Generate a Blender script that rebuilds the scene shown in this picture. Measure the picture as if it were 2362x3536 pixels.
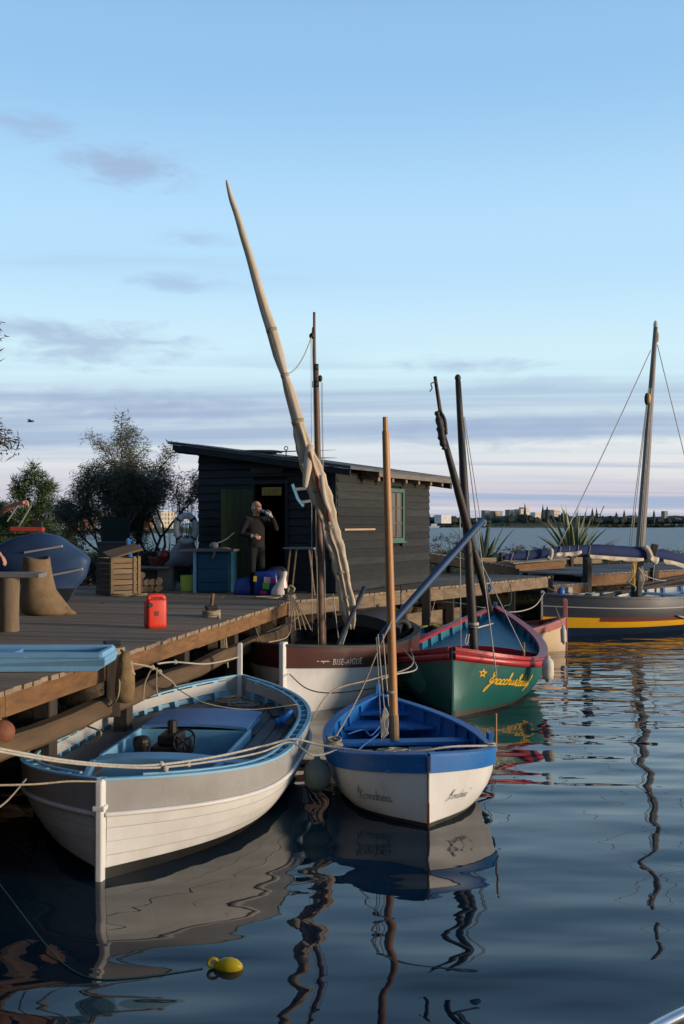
import bpy, bmesh, math, random
from mathutils import Vector, Matrix, noise
random.seed(7)
for o in list(bpy.data.objects): bpy.data.objects.remove(o)
SC = bpy.context.scene
COL = SC.collection
# ------------------------------------------------------------------ camera
CAMH = 2.7
FPX = 3500.0                      # focal length in photograph pixels (photo 2362 x 3536)
PITCH = math.atan(38/FPX)
cd = bpy.data.cameras.new('camera'); cam = bpy.data.objects.new('camera', cd); COL.objects.link(cam)
cd.sensor_fit = 'VERTICAL'; cd.sensor_height = 36; cd.lens = 36*FPX/3536
cd.clip_start = .05; cd.clip_end = 20000
cam.location = (0, 0, CAMH); cam.rotation_euler = (math.pi/2+PITCH, 0, 0)
SC.camera = cam
# ------------------------------------------------------------------ sky, sun, exposure
SUN_EL = math.radians(6.0); SUN_AZ = math.radians(107.0)      # azimuth from +Y towards +X: low, behind the camera to the right
SC.world = bpy.data.worlds.new('World'); SC.world.use_nodes = True
wt = SC.world.node_tree; wt.nodes.clear()
def wn(t, **k):
    n = wt.nodes.new(t)
    for a, b in k.items(): setattr(n, a, b)
    return n
def wl(a, b): wt.links.new(a, b)
def wmath(op, a, b=None, clamp=False):
    n = wn('ShaderNodeMath', operation=op, use_clamp=clamp)
    for i, s in enumerate((a, b)):
        if s is None: continue
        if isinstance(s, (int, float)): n.inputs[i].default_value = s
        else: wl(s, n.inputs[i])
    return n.outputs[0]
def wmap(v, a, b, c=0, d=1):
    n = wn('ShaderNodeMapRange', interpolation_type='SMOOTHSTEP')
    wl(v, n.inputs[0])
    for i, x in enumerate((a, b, c, d)): n.inputs[i+1].default_value = x
    return n.outputs[0]
def wmix(f, a, b, mode='MIX'):
    n = wn('ShaderNodeMix', data_type='RGBA', blend_type=mode)
    wl(f, n.inputs[0]) if not isinstance(f, (int, float)) else setattr(n.inputs[0], 'default_value', f)
    for s, i in ((a, 6), (b, 7)):
        if isinstance(s, tuple): n.inputs[i].default_value = (*s, 1)
        else: wl(s, n.inputs[i])
    return n.outputs[2]
sky = wn('ShaderNodeTexSky', sky_type='NISHITA', sun_disc=False)
sky.sun_elevation = SUN_EL; sky.sun_rotation = SUN_AZ; sky.altitude = 0; sky.air_density = 1.0; sky.dust_density = .6; sky.ozone_density = 2.2
tc = wn('ShaderNodeTexCoord'); sep = wn('ShaderNodeSeparateXYZ'); wl(tc.outputs['Generated'], sep.inputs[0])
elev = wmath('MAXIMUM', sep.outputs[2], 0.0)
SKYGAIN = 9.8
ramp = wn('ShaderNodeValToRGB'); wl(elev, ramp.inputs[0])
ramp.color_ramp.interpolation = 'EASE'
els = [(0.0, (.44,.44,.54)), (.025, (.53,.50,.58)), (.055, (.58,.60,.66)), (.09, (.60,.71,.76)), (.15, (.55,.74,.82)), (.26, (.41,.64,.84)), (.42, (.26,.48,.74)), (.62, (.065,.14,.28)), (1.0, (.02,.05,.12))]
while len(ramp.color_ramp.elements) < len(els): ramp.color_ramp.elements.new(.5)
for e, (p, c) in zip(ramp.color_ramp.elements, els): e.position = p; e.color = (*c, 1)
hsvn = wn('ShaderNodeVectorMath', operation='SCALE'); wl(ramp.outputs[0], hsvn.inputs[0]); hsvn.inputs['Scale'].default_value = SKYGAIN
base = wmix(.86, sky.outputs[0], hsvn.outputs[0])
# clouds: planar projection of the view direction onto a cloud deck, stretched into long streaks
inv = wmath('DIVIDE', 1.0, wmath('ADD', elev, .045))
cv = wn('ShaderNodeCombineXYZ'); wl(wmath('MULTIPLY', sep.outputs[0], inv), cv.inputs[0]); wl(wmath('MULTIPLY', sep.outputs[1], inv), cv.inputs[1])
def cloud(loc, scl, nscale, det, lo, hi, dist=.3, rot=0):
    m = wn('ShaderNodeMapping'); wl(cv.outputs[0], m.inputs[0]); m.inputs[1].default_value = loc; m.inputs[2].default_value = (0, 0, rot); m.inputs[3].default_value = scl
    n = wn('ShaderNodeTexNoise'); wl(m.outputs[0], n.inputs[0]); n.inputs['Scale'].default_value = nscale; n.inputs['Detail'].default_value = det; n.inputs['Distortion'].default_value = dist
    n.inputs['Roughness'].default_value = .52
    return wmap(n.outputs[0], lo, hi)
c1 = wmath('MULTIPLY', cloud((3.1, .4, 0), (.085, .30, 1), 1.0, 8, .45, .63, 1.2, .06), wmap(elev, .165, .115))
c1b = wmath('MULTIPLY', cloud((5.7, 9.4, 0), (.13, .95, 1), 1.0, 8, .52, .70, .8, .10), wmap(elev, .16, .10))
c2 = wmath('MULTIPLY', cloud((1.2, 7.7, 0), (.22, .9, 1), 1.3, 6, .56, .74, .6, .2), wmap(elev, .36, .20))
pale = wmath('MULTIPLY', cloud((9.3, 2.2, 0), (.06, .33, 1), 1.0, 7, .50, .66, .9, .05), wmap(elev, .15, .08))
k1 = wmix(wmath('MULTIPLY', pale, .42), base, tuple(x*SKYGAIN for x in (.70, .68, .64)))
k1b = wmix(wmath('MULTIPLY', c1b, .5), k1, tuple(x*SKYGAIN for x in (.30, .38, .53)))
k2 = wmix(wmath('MULTIPLY', c1, .82), k1b, tuple(x*SKYGAIN for x in (.26, .345, .49)))
k3 = wmix(wmath('MULTIPLY', c2, .35), k2, tuple(x*SKYGAIN for x in (.30, .40, .56)))
# single clouds in the clear air: soft, ragged, drawn out sideways
def blob(az, el, ra, re, amt, prev, seed):
    x = math.sin(az)*math.cos(el); y = math.cos(az)*math.cos(el); z = math.sin(el)
    vm = wn('ShaderNodeVectorMath', operation='SUBTRACT'); wl(tc.outputs['Generated'], vm.inputs[0]); vm.inputs[1].default_value = (x, y, z)
    m = wn('ShaderNodeMapping'); wl(vm.outputs[0], m.inputs[0]); m.inputs[2].default_value = (0, .06, 0); m.inputs[3].default_value = (1/ra, 1/ra, 1/re)
    mn = wn('ShaderNodeMapping'); wl(vm.outputs[0], mn.inputs[0]); mn.inputs[2].default_value = (0, .10, 0); mn.inputs[3].default_value = (18, 18, 60)
    nz = wn('ShaderNodeTexNoise'); wl(mn.outputs[0], nz.inputs[0]); nz.inputs['Scale'].default_value = 1.3; nz.inputs['Detail'].default_value = 7; nz.inputs['Roughness'].default_value = .58; nz.noise_dimensions = '4D'; nz.inputs['W'].default_value = seed; nz.inputs['Distortion'].default_value = .6
    ln = wn('ShaderNodeVectorMath', operation='LENGTH'); wl(m.outputs[0], ln.inputs[0])
    d = wmath('ADD', ln.outputs['Value'], wmath('MULTIPLY', wmath('SUBTRACT', nz.outputs[0], .5), 2.4))
    return wmix(wmath('MULTIPLY', wmap(d, 1.15, .05), amt), prev, tuple(x*SKYGAIN for x in (.26, .33, .49)))
f_ = lambda px, py: (math.atan((px-1181)/FPX), math.atan((1806-py)/FPX))
k = k3
for (px, py, ra, re, amt, sd) in [(420, 600, .070, .020, .68, 1.3), (90, 485, .06, .012, .5, 4.1), (600, 985, .05, .012, .45, 7.7), (680, 830, .045, .010, .38, 2.9), (330, 1210, .10, .022, .62, 9.2), (90, 1160, .07, .014, .5, 3.2), (1600, 1262, .075, .010, .5, 6.3), (1850, 1330, .08, .008, .3, 5.1), (300, 1400, .16, .016, .55, 8.4), (700, 1430, .14, .014, .5, 0.6), (1800, 1500, .18, .018, .5, 2.2)]:
    a_, e_ = f_(px, py); k = blob(a_, e_, ra, re, amt, k, sd)
bg = wn('ShaderNodeBackground'); bg.inputs[1].default_value = .1
wo = wn('ShaderNodeOutputWorld'); wl(k, bg.inputs[0]); wl(bg.outputs[0], wo.inputs[0])
sd_ = bpy.data.lights.new('sun', 'SUN'); sun = bpy.data.objects.new('sun', sd_); COL.objects.link(sun)
sd_.energy = 3.1; sd_.angle = math.radians(14); sd_.color = (1.0, .80, .58)
sdir = Vector((math.sin(SUN_AZ)*math.cos(SUN_EL), math.cos(SUN_AZ)*math.cos(SUN_EL), math.sin(SUN_EL)))
sun.rotation_euler = sdir.to_track_quat('Z', 'Y').to_euler()
SC.view_settings.view_transform = 'Standard'; SC.view_settings.look = 'None'; SC.view_settings.exposure = 0.42; SC.view_settings.gamma = 1
SC.view_settings.use_curve_mapping = False
SC.render.engine = 'CYCLES'
# ------------------------------------------------------------------ helpers
_F = Vector((0, math.cos(PITCH), math.sin(PITCH))); _U = Vector((0, -math.sin(PITCH), math.cos(PITCH)))
def ray(px, py): return _F + Vector(((px-1181)/FPX, 0, 0)) + _U*(-(py-1768)/FPX)
def at(px, py, D):                       # a point of the place seen at a photo position, D metres in front
    r = ray(px, py); return Vector((0, 0, CAMH)) + r*(D/r.y)
def atz(px, py, z):                      # the same at height z
    r = ray(px, py); return Vector((0, 0, CAMH)) + r*((z-CAMH)/r.z)
MW = {}
def V(*a): return Vector(a)
def rotz(a): return Matrix.Rotation(a, 4, 'Z')
class MB:
    def __init__(s): s.v = []; s.f = []; s.m = []; s.cur = 0
    def add(s, vs, fs):
        n = len(s.v); s.v += [Vector(p) for p in vs]
        for f in fs: s.f.append([i+n for i in f]); s.m.append(s.cur)
        return s
    def box(s, c, d, R=None, jit=0):
        c = Vector(c); vs = []
        for z in (-.5, .5):
            for x, y in ((-.5, -.5), (.5, -.5), (.5, .5), (-.5, .5)):
                p = Vector((x*d[0], y*d[1], z*d[2]))
                if jit: p += Vector((random.uniform(-jit, jit), random.uniform(-jit, jit), random.uniform(-jit, jit)))
                if R is not None: p = R.to_3x3() @ p
                vs.append(p+c)
        return s.add(vs, [(3, 2, 1, 0), (4, 5, 6, 7), (0, 1, 5, 4), (1, 2, 6, 5), (2, 3, 7, 6), (3, 0, 4, 7)])
    def beam(s, p0, p1, w, h, up=(0, 0, 1)):
        p0 = Vector(p0); p1 = Vector(p1); t = (p1-p0).normalized(); up = Vector(up)
        sd = t.cross(up)
        if sd.length < 1e-4: sd = t.cross(Vector((1, 0, 0)))
        sd.normalize(); u = sd.cross(t); vs = []
        for p in (p0, p1):
            for a, b in ((-1, -1), (1, -1), (1, 1), (-1, 1)): vs.append(p + sd*(a*w/2) + u*(b*h/2))
        return s.add(vs, [(3, 2, 1, 0), (4, 5, 6, 7), (0, 1, 5, 4), (1, 2, 6, 5), (2, 3, 7, 6), (3, 0, 4, 7)])
    def loft(s, rings, closed=True, caps=True):
        n = len(rings[0]); vs = [p for r in rings for p in r]; fs = []
        for i in range(len(rings)-1):
            for j in range(n if closed else n-1):
                a = i*n+j; b = i*n+(j+1) % n; fs.append((a, b, b+n, a+n))
        if caps and closed:
            fs.append(tuple(range(n-1, -1, -1))); fs.append(tuple((len(rings)-1)*n+j for j in range(n)))
        return s.add(vs, fs)
    def tube(s, pts, r, n=8, caps=True, sq=1.0):
        pts = [Vector(p) for p in pts]; N = len(pts)
        if not isinstance(r, (list, tuple)): r = [r]*N
        rings = []; prev = None
        for i, p in enumerate(pts):
            t = (pts[min(i+1, N-1)]-pts[max(i-1, 0)])
            t = t.normalized() if t.length > 1e-9 else Vector((0, 0, 1))
            if prev is None:
                a = t.cross(Vector((0, 0, 1)))
                if a.length < .05: a = t.cross(Vector((1, 0, 0)))
                a.normalize()
            else:
                a = (prev - t*prev.dot(t))
                a = a.normalized() if a.length > 1e-6 else t.orthogonal().normalized()
            prev = a; b = t.cross(a)
            rings.append([p + (a*math.cos(q)+b*math.sin(q)*sq)*r[i] for q in (2*math.pi*j/n for j in range(n))])
        return s.loft(rings, True, caps)
    def lathe(s, prof, c=(0, 0, 0), n=16, R=None):
        c = Vector(c); rings = []
        for r, z in prof:
            rg = []
            for j in range(n):
                q = 2*math.pi*j/n; p = Vector((max(r, 1e-4)*math.cos(q), max(r, 1e-4)*math.sin(q), z))
                if R is not None: p = R.to_3x3() @ p
                rg.append(p+c)
            rings.append(rg)
        return s.loft(rings)
    def grid(s, fn, nu, nv):
        vs = [fn(i/nu, j/nv) for i in range(nu+1) for j in range(nv+1)]
        return s.add(vs, [(i*(nv+1)+j, (i+1)*(nv+1)+j, (i+1)*(nv+1)+j+1, i*(nv+1)+j+1) for i in range(nu) for j in range(nv)])
    def prism(s, poly, vec):
        vec = Vector(vec); n = len(poly); vs = [Vector(p) for p in poly]+[Vector(p)+vec for p in poly]
        fs = [tuple(range(n-1, -1, -1)), tuple(range(n, 2*n))]+[(i, (i+1) % n, n+(i+1) % n, n+i) for i in range(n)]
        return s.add(vs, fs)
    def ball(s, c, r, n=12, m=8, R=None):
        c = Vector(c); r = Vector(r) if not isinstance(r, (int, float)) else Vector((r, r, r)); rings = []
        for i in range(m+1):
            th = math.pi*i/m; rg = []
            for j in range(n):
                q = 2*math.pi*j/n; k = max(math.sin(th), .002)
                p = Vector((k*math.cos(q)*r.x, k*math.sin(q)*r.y, -math.cos(th)*r.z))
                if R is not None: p = R.to_3x3() @ p
                rg.append(p+c)
            rings.append(rg)
        return s.loft(rings)
    def build(s, name, mats, parent=None, smooth=False, bevel=0, fixn=True, auto=None):
        M_ = MW.get(parent.name) if parent is not None else None
        vs = s.v
        if M_ is not None:
            I = M_.inverted(); vs = [I @ p for p in vs]
        me = bpy.data.meshes.new(name); me.from_pydata([tuple(p) for p in vs], [], s.f)
        if not isinstance(mats, (list, tuple)): mats = [mats]
        for m in mats: me.materials.append(m)
        if len(mats) > 1: me.polygons.foreach_set('material_index', s.m)
        if fixn:
            bm = bmesh.new(); bm.from_mesh(me); bmesh.ops.recalc_face_normals(bm, faces=bm.faces); bm.to_mesh(me); bm.free()
        if smooth: me.polygons.foreach_set('use_smooth', [True]*len(me.polygons))
        me.update()
        o = bpy.data.objects.new(name, me); COL.objects.link(o)
        if parent is not None: o.parent = parent; MW[o.name] = MW.get(parent.name, Matrix())
        else: MW[o.name] = Matrix()
        if bevel:
            b = o.modifiers.new('bevel', 'BEVEL'); b.width = bevel; b.segments = 2; b.limit_method = 'ANGLE'; b.angle_limit = .7
        if auto:
            me.polygons.foreach_set('use_smooth', [True]*len(me.polygons)); me.set_sharp_from_angle(angle=auto)
        return o
def tag(o, label, cat, group=None):
    o['label'] = label; o['category'] = cat
    if group: o['group'] = group
    return o
def thing(name, label, cat, loc=(0, 0, 0), rz=0, group=None):
    o = bpy.data.objects.new(name, None); COL.objects.link(o); o.location = loc; o.rotation_euler = (0, 0, rz); o.empty_display_size = .2
    MW[o.name] = Matrix.Translation(Vector(loc)) @ rotz(rz)
    return tag(o, label, cat, group)
def struct(o): o['kind'] = 'structure'; return o
def stuff(o): o['kind'] = 'stuff'; return o
def one(name, label, cat, mb, mat, group=None, **k):          # a thing of a single mesh, its origin at its base
    n = len(mb.v); c = Vector((sum(p.x for p in mb.v)/n, sum(p.y for p in mb.v)/n, min(p.z for p in mb.v)))
    mb.v = [p-c for p in mb.v]; o = mb.build(name, mat, None, **k); o.location = c; MW[o.name] = Matrix.Translation(c)
    return tag(o, label, cat, group)
def cr(pts, n=6, closed=False):                                # Catmull-Rom through points (any dimension)
    P = [Vector(p) for p in pts]; N = len(P); out = []
    for i in range(N if closed else N-1):
        if closed: a, b, c, d = P[(i-1) % N], P[i], P[(i+1) % N], P[(i+2) % N]
        else: a, b, c, d = P[max(i-1, 0)], P[i], P[i+1], P[min(i+2, N-1)]
        for j in range(n):
            t = j/n
            out.append(.5*((2*b)+(c-a)*t+(2*a-5*b+4*c-d)*t*t+(3*b-a-3*c+d)*t**3))
    if not closed: out.append(P[-1])
    return out
def lerp(a, b, t): return a+(b-a)*t
def interp(x, xs, ys):
    if x <= xs[0]: return ys[0]
    for i in range(len(xs)-1):
        if x <= xs[i+1]: return lerp(ys[i], ys[i+1], (x-xs[i])/(xs[i+1]-xs[i]))
    return ys[-1]
def sst(a, b, x):
    t = max(0, min(1, (x-a)/(b-a))); return t*t*(3-2*t)
# ------------------------------------------------------------------ materials
def mat(name, c1, c2=None, scale=5, rough=.6, bump=.15, st=(1, 1, 1), wear=None, wamt=.35, wscale=9, rnd=0, metal=0, spec=.4, fine=60, bdist=.01, wsharp=.06):
    m = bpy.data.materials.new(name); m.use_nodes = True; nt = m.node_tree; N = nt.nodes; L = nt.links.new
    bs = N['Principled BSDF']; bs.inputs['Roughness'].default_value = rough; bs.inputs['Metallic'].default_value = metal
    bs.inputs['Specular IOR Level'].default_value = spec
    c2 = c2 or tuple(x*.72 for x in c1)
    tcn = N.new('ShaderNodeTexCoord'); oi = N.new('ShaderNodeObjectInfo')
    mp = N.new('ShaderNodeMapping'); mp.inputs[3].default_value = st; L(tcn.outputs['Object'], mp.inputs[0])
    sc = N.new('ShaderNodeVectorMath'); sc.operation = 'SCALE'; sc.inputs[0].default_value = (37, 19, 53); L(oi.outputs['Random'], sc.inputs['Scale'])
    L(sc.outputs[0], mp.inputs[1])
    n1 = N.new('ShaderNodeTexNoise'); L(mp.outputs[0], n1.inputs[0]); n1.inputs['Scale'].default_value = scale; n1.inputs['Detail'].default_value = 7; n1.inputs['Roughness'].default_value = .6
    mr = N.new('ShaderNodeMapRange'); L(n1.outputs[0], mr.inputs[0]); mr.inputs[1].default_value = .3; mr.inputs[2].default_value = .7
    mx = N.new('ShaderNodeMix'); mx.data_type = 'RGBA'; L(mr.outputs[0], mx.inputs[0]); mx.inputs[6].default_value = (*c1, 1); mx.inputs[7].default_value = (*c2, 1)
    out = mx.outputs[2]
    if wear:
        n2 = N.new('ShaderNodeTexNoise'); L(mp.outputs[0], n2.inputs[0]); n2.inputs['Scale'].default_value = wscale; n2.inputs['Detail'].default_value = 8; n2.inputs['Roughness'].default_value = .68
        r2 = N.new('ShaderNodeMapRange'); L(n2.outputs[0], r2.inputs[0]); lo = .78-.5*wamt; r2.inputs[1].default_value = lo; r2.inputs[2].default_value = lo+wsharp
        m2 = N.new('ShaderNodeMix'); m2.data_type = 'RGBA'; L(r2.outputs[0], m2.inputs[0]); L(out, m2.inputs[6]); m2.inputs[7].default_value = (*wear, 1); out = m2.outputs[2]
    if rnd:
        hs = N.new('ShaderNodeHueSaturation'); L(out, hs.inputs['Color'])
        r3 = N.new('ShaderNodeMapRange'); L(oi.outputs['Random'], r3.inputs[0]); r3.inputs[3].default_value = 1-rnd; r3.inputs[4].default_value = 1+rnd; L(r3.outputs[0], hs.inputs['Value']); out = hs.outputs[0]
    L(out, bs.inputs['Base Color'])
    if bump:
        n3 = N.new('ShaderNodeTexNoise'); L(mp.outputs[0], n3.inputs[0]); n3.inputs['Scale'].default_value = fine; n3.inputs['Detail'].default_value = 5
        bp = N.new('ShaderNodeBump'); bp.inputs['Strength'].default_value = bump; bp.inputs['Distance'].default_value = bdist; L(n3.outputs[0], bp.inputs['Height']); L(bp.outputs[0], bs.inputs['Normal'])
    return m
m_deck = mat('weathered_deck_board', (.31, .23, .155), (.19, .135, .088), scale=3, rough=.85, bump=.5, wear=(.39, .31, .225), wamt=.4, wscale=5, rnd=.22, fine=30)
m_beam = mat('tarred_edge_timber', (.245, .125, .048), (.13, .065, .027), scale=3, st=(1, 1, 5), rough=.8, bump=.5, wear=(.10, .055, .03), wamt=.5, wscale=5, rnd=.1, wsharp=.2)
m_greybeam = mat('stained_pale_timber', (.25, .18, .115), (.14, .098, .062), scale=3, st=(1, 1, 4), rough=.85, bump=.5, wear=(.07, .05, .04), wamt=.5, wscale=4, rnd=.1, wsharp=.2)
m_pile = mat('dark_wet_pile', (.055, .04, .03), (.025, .02, .016), scale=4, st=(3, 3, .6), rough=.8, bump=.6)
m_black = mat('black_iron', (.02, .02, .02), (.012, .012, .012), rough=.6, bump=.2)
m_rope = mat('hemp_rope', (.40, .33, .24), (.24, .19, .13), scale=30, rough=.95, bump=.8, fine=160, bdist=.004)
m_whiterope = mat('pale_cord', (.50, .46, .39), (.33, .30, .25), scale=30, rough=.9, bump=.6, fine=160, bdist=.004)
m_darkrope = mat('dark_cord', (.10, .085, .07), (.05, .045, .04), scale=30, rough=.9, bump=.4)
m_bluerope = mat('blue_cord', (.04, .22, .6), (.03, .13, .4), scale=30, rough=.8, bump=.4)
m_tealrope = mat('teal_cord', (.035, .12, .11), (.03, .08, .08), scale=30, rough=.8, bump=.4)
# ================================================================== the setting
# water: one sheet to the horizon
def mat_water():
    m = bpy.data.materials.new('sea_water'); m.use_nodes = True; nt = m.node_tree; N = nt.nodes; L = nt.links.new
    bs = N['Principled BSDF']; bs.inputs['Base Color'].default_value = (.006, .018, .031, 1); bs.inputs['Roughness'].default_value = .015; bs.inputs['IOR'].default_value = 1.38
    g = N.new('ShaderNodeNewGeometry'); sp = N.new('ShaderNodeSeparateXYZ'); L(g.outputs['Position'], sp.inputs[0])
    def nz(st, scale, det, rot=0, dist=0):
        mp = N.new('ShaderNodeMapping'); mp.inputs[2].default_value = (0, 0, rot); mp.inputs[3].default_value = st; L(g.outputs['Position'], mp.inputs[0])
        n = N.new('ShaderNodeTexNoise'); L(mp.outputs[0], n.inputs[0]); n.inputs['Scale'].default_value = scale; n.inputs['Detail'].default_value = det; n.inputs['Roughness'].default_value = .4; n.inputs['Distortion'].default_value = dist
        return n.outputs[0]
    def mth(op, a, b):
        n = N.new('ShaderNodeMath'); n.operation = op
        for i, s in enumerate((a, b)):
            if isinstance(s, (int, float)): n.inputs[i].default_value = s
            else: L(s, n.inputs[i])
        return n.outputs[0]
    def mpr(v, a, b, c, d):
        n = N.new('ShaderNodeMapRange'); n.interpolation_type = 'SMOOTHSTEP'; L(v, n.inputs[0])
        for i, x in enumerate((a, b, c, d)): n.inputs[i+1].default_value = x
        return n.outputs[0]
    swell = nz((.62, 1.5, 1), 1.0, .8, .10)
    rip = nz((.9, 2.6, 1), 1.6, 1.5, -.12, .3)
    chop = nz((1.0, 2.2, 1), .9, 3, .15)
    calm = mth('ADD', mth('MULTIPLY', swell, .052), mth('MULTIPLY', rip, .0028))
    # ripples grow towards the open basin on the right and beyond the boats
    open_ = mpr(sp.outputs[1], 9, 22, 0, 1)
    far_ = mpr(sp.outputs[1], 40, 120, 0, 1)
    h = mth('ADD', calm, mth('MULTIPLY', mth('MULTIPLY', rip, open_), .017))
    h = mth('ADD', h, mth('MULTIPLY', mth('MULTIPLY', chop, far_), .25))
    L(mpr(sp.outputs[1], 40, 110, .015, .34), bs.inputs['Roughness'])
    bp = N.new('ShaderNodeBump'); bp.inputs['Strength'].default_value = 1; bp.inputs['Distance'].default_value = 1; L(h, bp.inputs['Height']); L(bp.outputs[0], bs.inputs['Normal'])
    return m
w = MB().add([(-9000, -60, 0), (9000, -60, 0), (9000, 12000, 0), (-9000, 12000, 0)], [(0, 1, 2, 3)])
struct(w.build('water', mat_water()))
# deck geometry: the edge of the jetty runs away from the camera, then bends right
DZ = CAMH-1.335
EDGE = [V(-3.7, 3.0, 0), V(-2.72, 8.07, 0), V(-.90, 17.37, 0), V(5.25, 25.4, 0)]
def inward(x, y):                        # distance behind the jetty edge (positive = on the land side)
    best = 1e9; p = V(x, y, 0); pts = EDGE+[V(14, 31.0, 0), V(60, 48, 0)]; pts = [V(-8, -30, 0)]+pts
    for a, b in zip(pts, pts[1:]):
        d = b-a; t = max(0, min(1, (p-a).dot(d)/d.dot(d))); q = a+d*t; dist = (p-q).length
        if dist < abs(best):
            s = d.x*(p.y-a.y)-d.y*(p.x-a.x); best = dist if s > 0 else -dist
    return best
def land_h(x, y):
    w_ = inward(x, y)
    n = noise.noise(V(x*.35, y*.35, 3.3))*.22+noise.noise(V(x*1.3, y*1.3, 1.3))*.09
    back = 66+6*noise.noise(V(x*.05, .3, 5))+ (0 if x > -6 else 2)
    h = -.9+sst(.5, 3.2, w_)*1.95
    h = min(h, 1.05-.25*sst(30, 60, y))
    k = sst(back+4, back-3, y)
    return -1.2+(h+1.2)*k + n*(.5+.5*sst(0, 3, w_))*k
lm = MB()
xs = [-45+1.0*i for i in range(46)]+[.5+.75*i for i in range(80)]+[61+4*i for i in range(10)]
ys = [-8+1.2*i for i in range(22)]+[18.5+.9*i for i in range(62)]
lm.add([V(x, y, land_h(x, y)) for x in xs for y in ys], [(i*len(ys)+j, (i+1)*len(ys)+j, (i+1)*len(ys)+j+1, i*len(ys)+j+1) for i in range(len(xs)-1) for j in range(len(ys)-1)])
m_land = mat('scrubby_shore_soil', (.14, .115, .08), (.07, .075, .035), scale=.6, rough=.95, bump=.8, wear=(.24, .21, .17), wamt=.45, wscale=1.4, fine=9, bdist=.1)
struct(lm.build('shore_ground', m_land, smooth=True))
# far shores
m_far = mat('far_shore_scrub', (.055, .065, .035), (.09, .085, .05), scale=.05, rough=1, bump=0, wear=(.2, .16, .1), wamt=.35, wscale=.08)
def farshore(name, pts, hfun, depth, n=120):
    mb = MB(); N = len(pts)-1
    def fn(u, v):
        i = min(int(u*N), N-1); p = lerp(pts[i], pts[i+1], u*N-i)
        prof = [-.5, .6, 3.0, 6.5, 7.5, 7.0][min(5, int(v*5+.001))]
        return V(p.x, p.y+depth*v, (prof/7)*hfun(u)*(1 if v < .05 else 1+.35*noise.noise(V(u*40, v*3, 1))) if v > .01 else -.5)
    mb.grid(fn, n, 5); return struct(mb.build(name, m_far, smooth=True))
farshore('far_shore', [V(30, 600, 0), V(120, 585, 0), V(190, 600, 0), V(235, 690, 0)], lambda u: 5.5*sst(1.02, .8, u)+.4, 60)
farshore('far_coast', [V(330, 2000, 0), V(520, 1900, 0), V(760, 1900, 0)], lambda u: 15, 300)
farshore('town_shore', [V(-140, 275, 0), V(-60, 262, 0), V(-10, 262, 0), V(20, 300, 0)], lambda u: 1.2, 40)

# unseen quay under the camera, with boat sheds added behind to block sky light
m_quay = mat('quay_stone', (.24, .21, .18), (.16, .14, .12), scale=1.5, rough=.9, bump=.4, fine=6, bdist=.05)
struct(MB().box(V(-10, -17.8, .1), (110, 34, 2.2)).build('quay', m_quay))
def shed(label, x0, x1, y, d, h):
    t = thing('rear_sky_blocker', label, 'shed', ((x0+x1)/2, y, 1.2), 0, 'unseen sheds added on the near quay'); cx = (x0+x1)/2
    mw = mat('sky_blocker_wall', (.055, .045, .04), (.035, .03, .027), scale=1, rough=.9, bump=.3)
    MB().box(V(cx, y-d/2, 1.2+h/2), (x1-x0, d, h)).build('wall', mw, t)
    MB().prism([V(x0-.3, y+.3, 1.2+h), V(x0-.3, y-d-.3, 1.2+h), V(x0-.3, y-d/2, 1.2+h+2.4)], V(x1-x0+.6, 0, 0)).build('roof', mw, t)
    for k in range(3): MB().box(V(lerp(x0, x1, (k+.5)/3), y+.03, 2.7), ((x1-x0)*.2, .08, 3.0)).build('door', m_pile, t)
shed('long unseen dark shed added behind the camera to block sky light', -36, -13, -5, 10, 14)
shed('second unseen dark shed added behind the camera to block sky light', -12.2, 1, -7, 10, 15)
t_ = thing('left_sky_blocker', 'dark unseen store added left of the view to block sky light', 'shed', (-13.5, 8, 1.2), 0); mw_ = bpy.data.materials['sky_blocker_wall']  # unseen block, added to keep left-hand sky light off the hulls
MB().box(V(-12.5, 6.5, 4.7), (6, 19, 7.0)).build('wall', mw_, t_); MB().prism([V(-15.8, -3.3, 8.2), V(-9.2, -3.3, 8.2), V(-12.5, -3.3, 10.2)], V(0, 19.6, 0)).build('roof', mw_, t_); MB().box(V(-9.47, 8, 2.5), (.08, 1.6, 2.3)).build('door', m_pile, t_)
# ================================================================== the jetty
jetty = thing('wooden_jetty', 'weathered plank jetty with orange-brown edge timbers beside the moored boats', 'jetty', (-2.72, 8.07, 0))
def unit_plank(name, m, k):
    mb = MB(); random.seed(100+k)
    n = 6
    rings = []
    for i in range(n+1):
        x = i/n; w0 = .46+random.uniform(-.025, .025); w1 = .46+random.uniform(-.025, .025); e = 0.012
        rings.append([V(x, -w0, 0), V(x, w1, 0), V(x, w1, 1-.12), V(x, w1-.06, 1+random.uniform(-.08, .08)), V(x, -w0+.06, 1+random.uniform(-.08, .08)), V(x, -w0, 1-.12)])
    mb.loft(rings); o = mb.build(name, m); me = o.data; bpy.data.objects.remove(o); return me
DECKMESH = [unit_plank('plank', m_deck, k) for k in range(4)]
def plank(parent, p0, dir_, length, width, thick, me, name='plank', tilt=0):
    o = bpy.data.objects.new(name, me); COL.objects.link(o); o.parent = parent
    I = MW[parent.name].inverted(); p = I @ Vector(p0)
    d = (I.to_3x3() @ Vector(dir_)).normalized()
    s = Vector((-d.y, d.x, 0)).normalized() if abs(d.z) < .99 else Vector((0, 1, 0)); u = d.cross(s)
    R = Matrix((d, s, u)).transposed()
    if tilt: R = R @ Matrix.Rotation(tilt, 3, 'X')
    M4 = Matrix.Translation(p) @ R.to_4x4() @ Matrix.Diagonal((length, width, thick, 1))
    o.matrix_local = M4
    MW[o.name] = MW[parent.name] @ M4
    return o
e1 = (EDGE[2]-EDGE[1]).normalized(); p1v = V(-e1.y, e1.x, 0)
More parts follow.
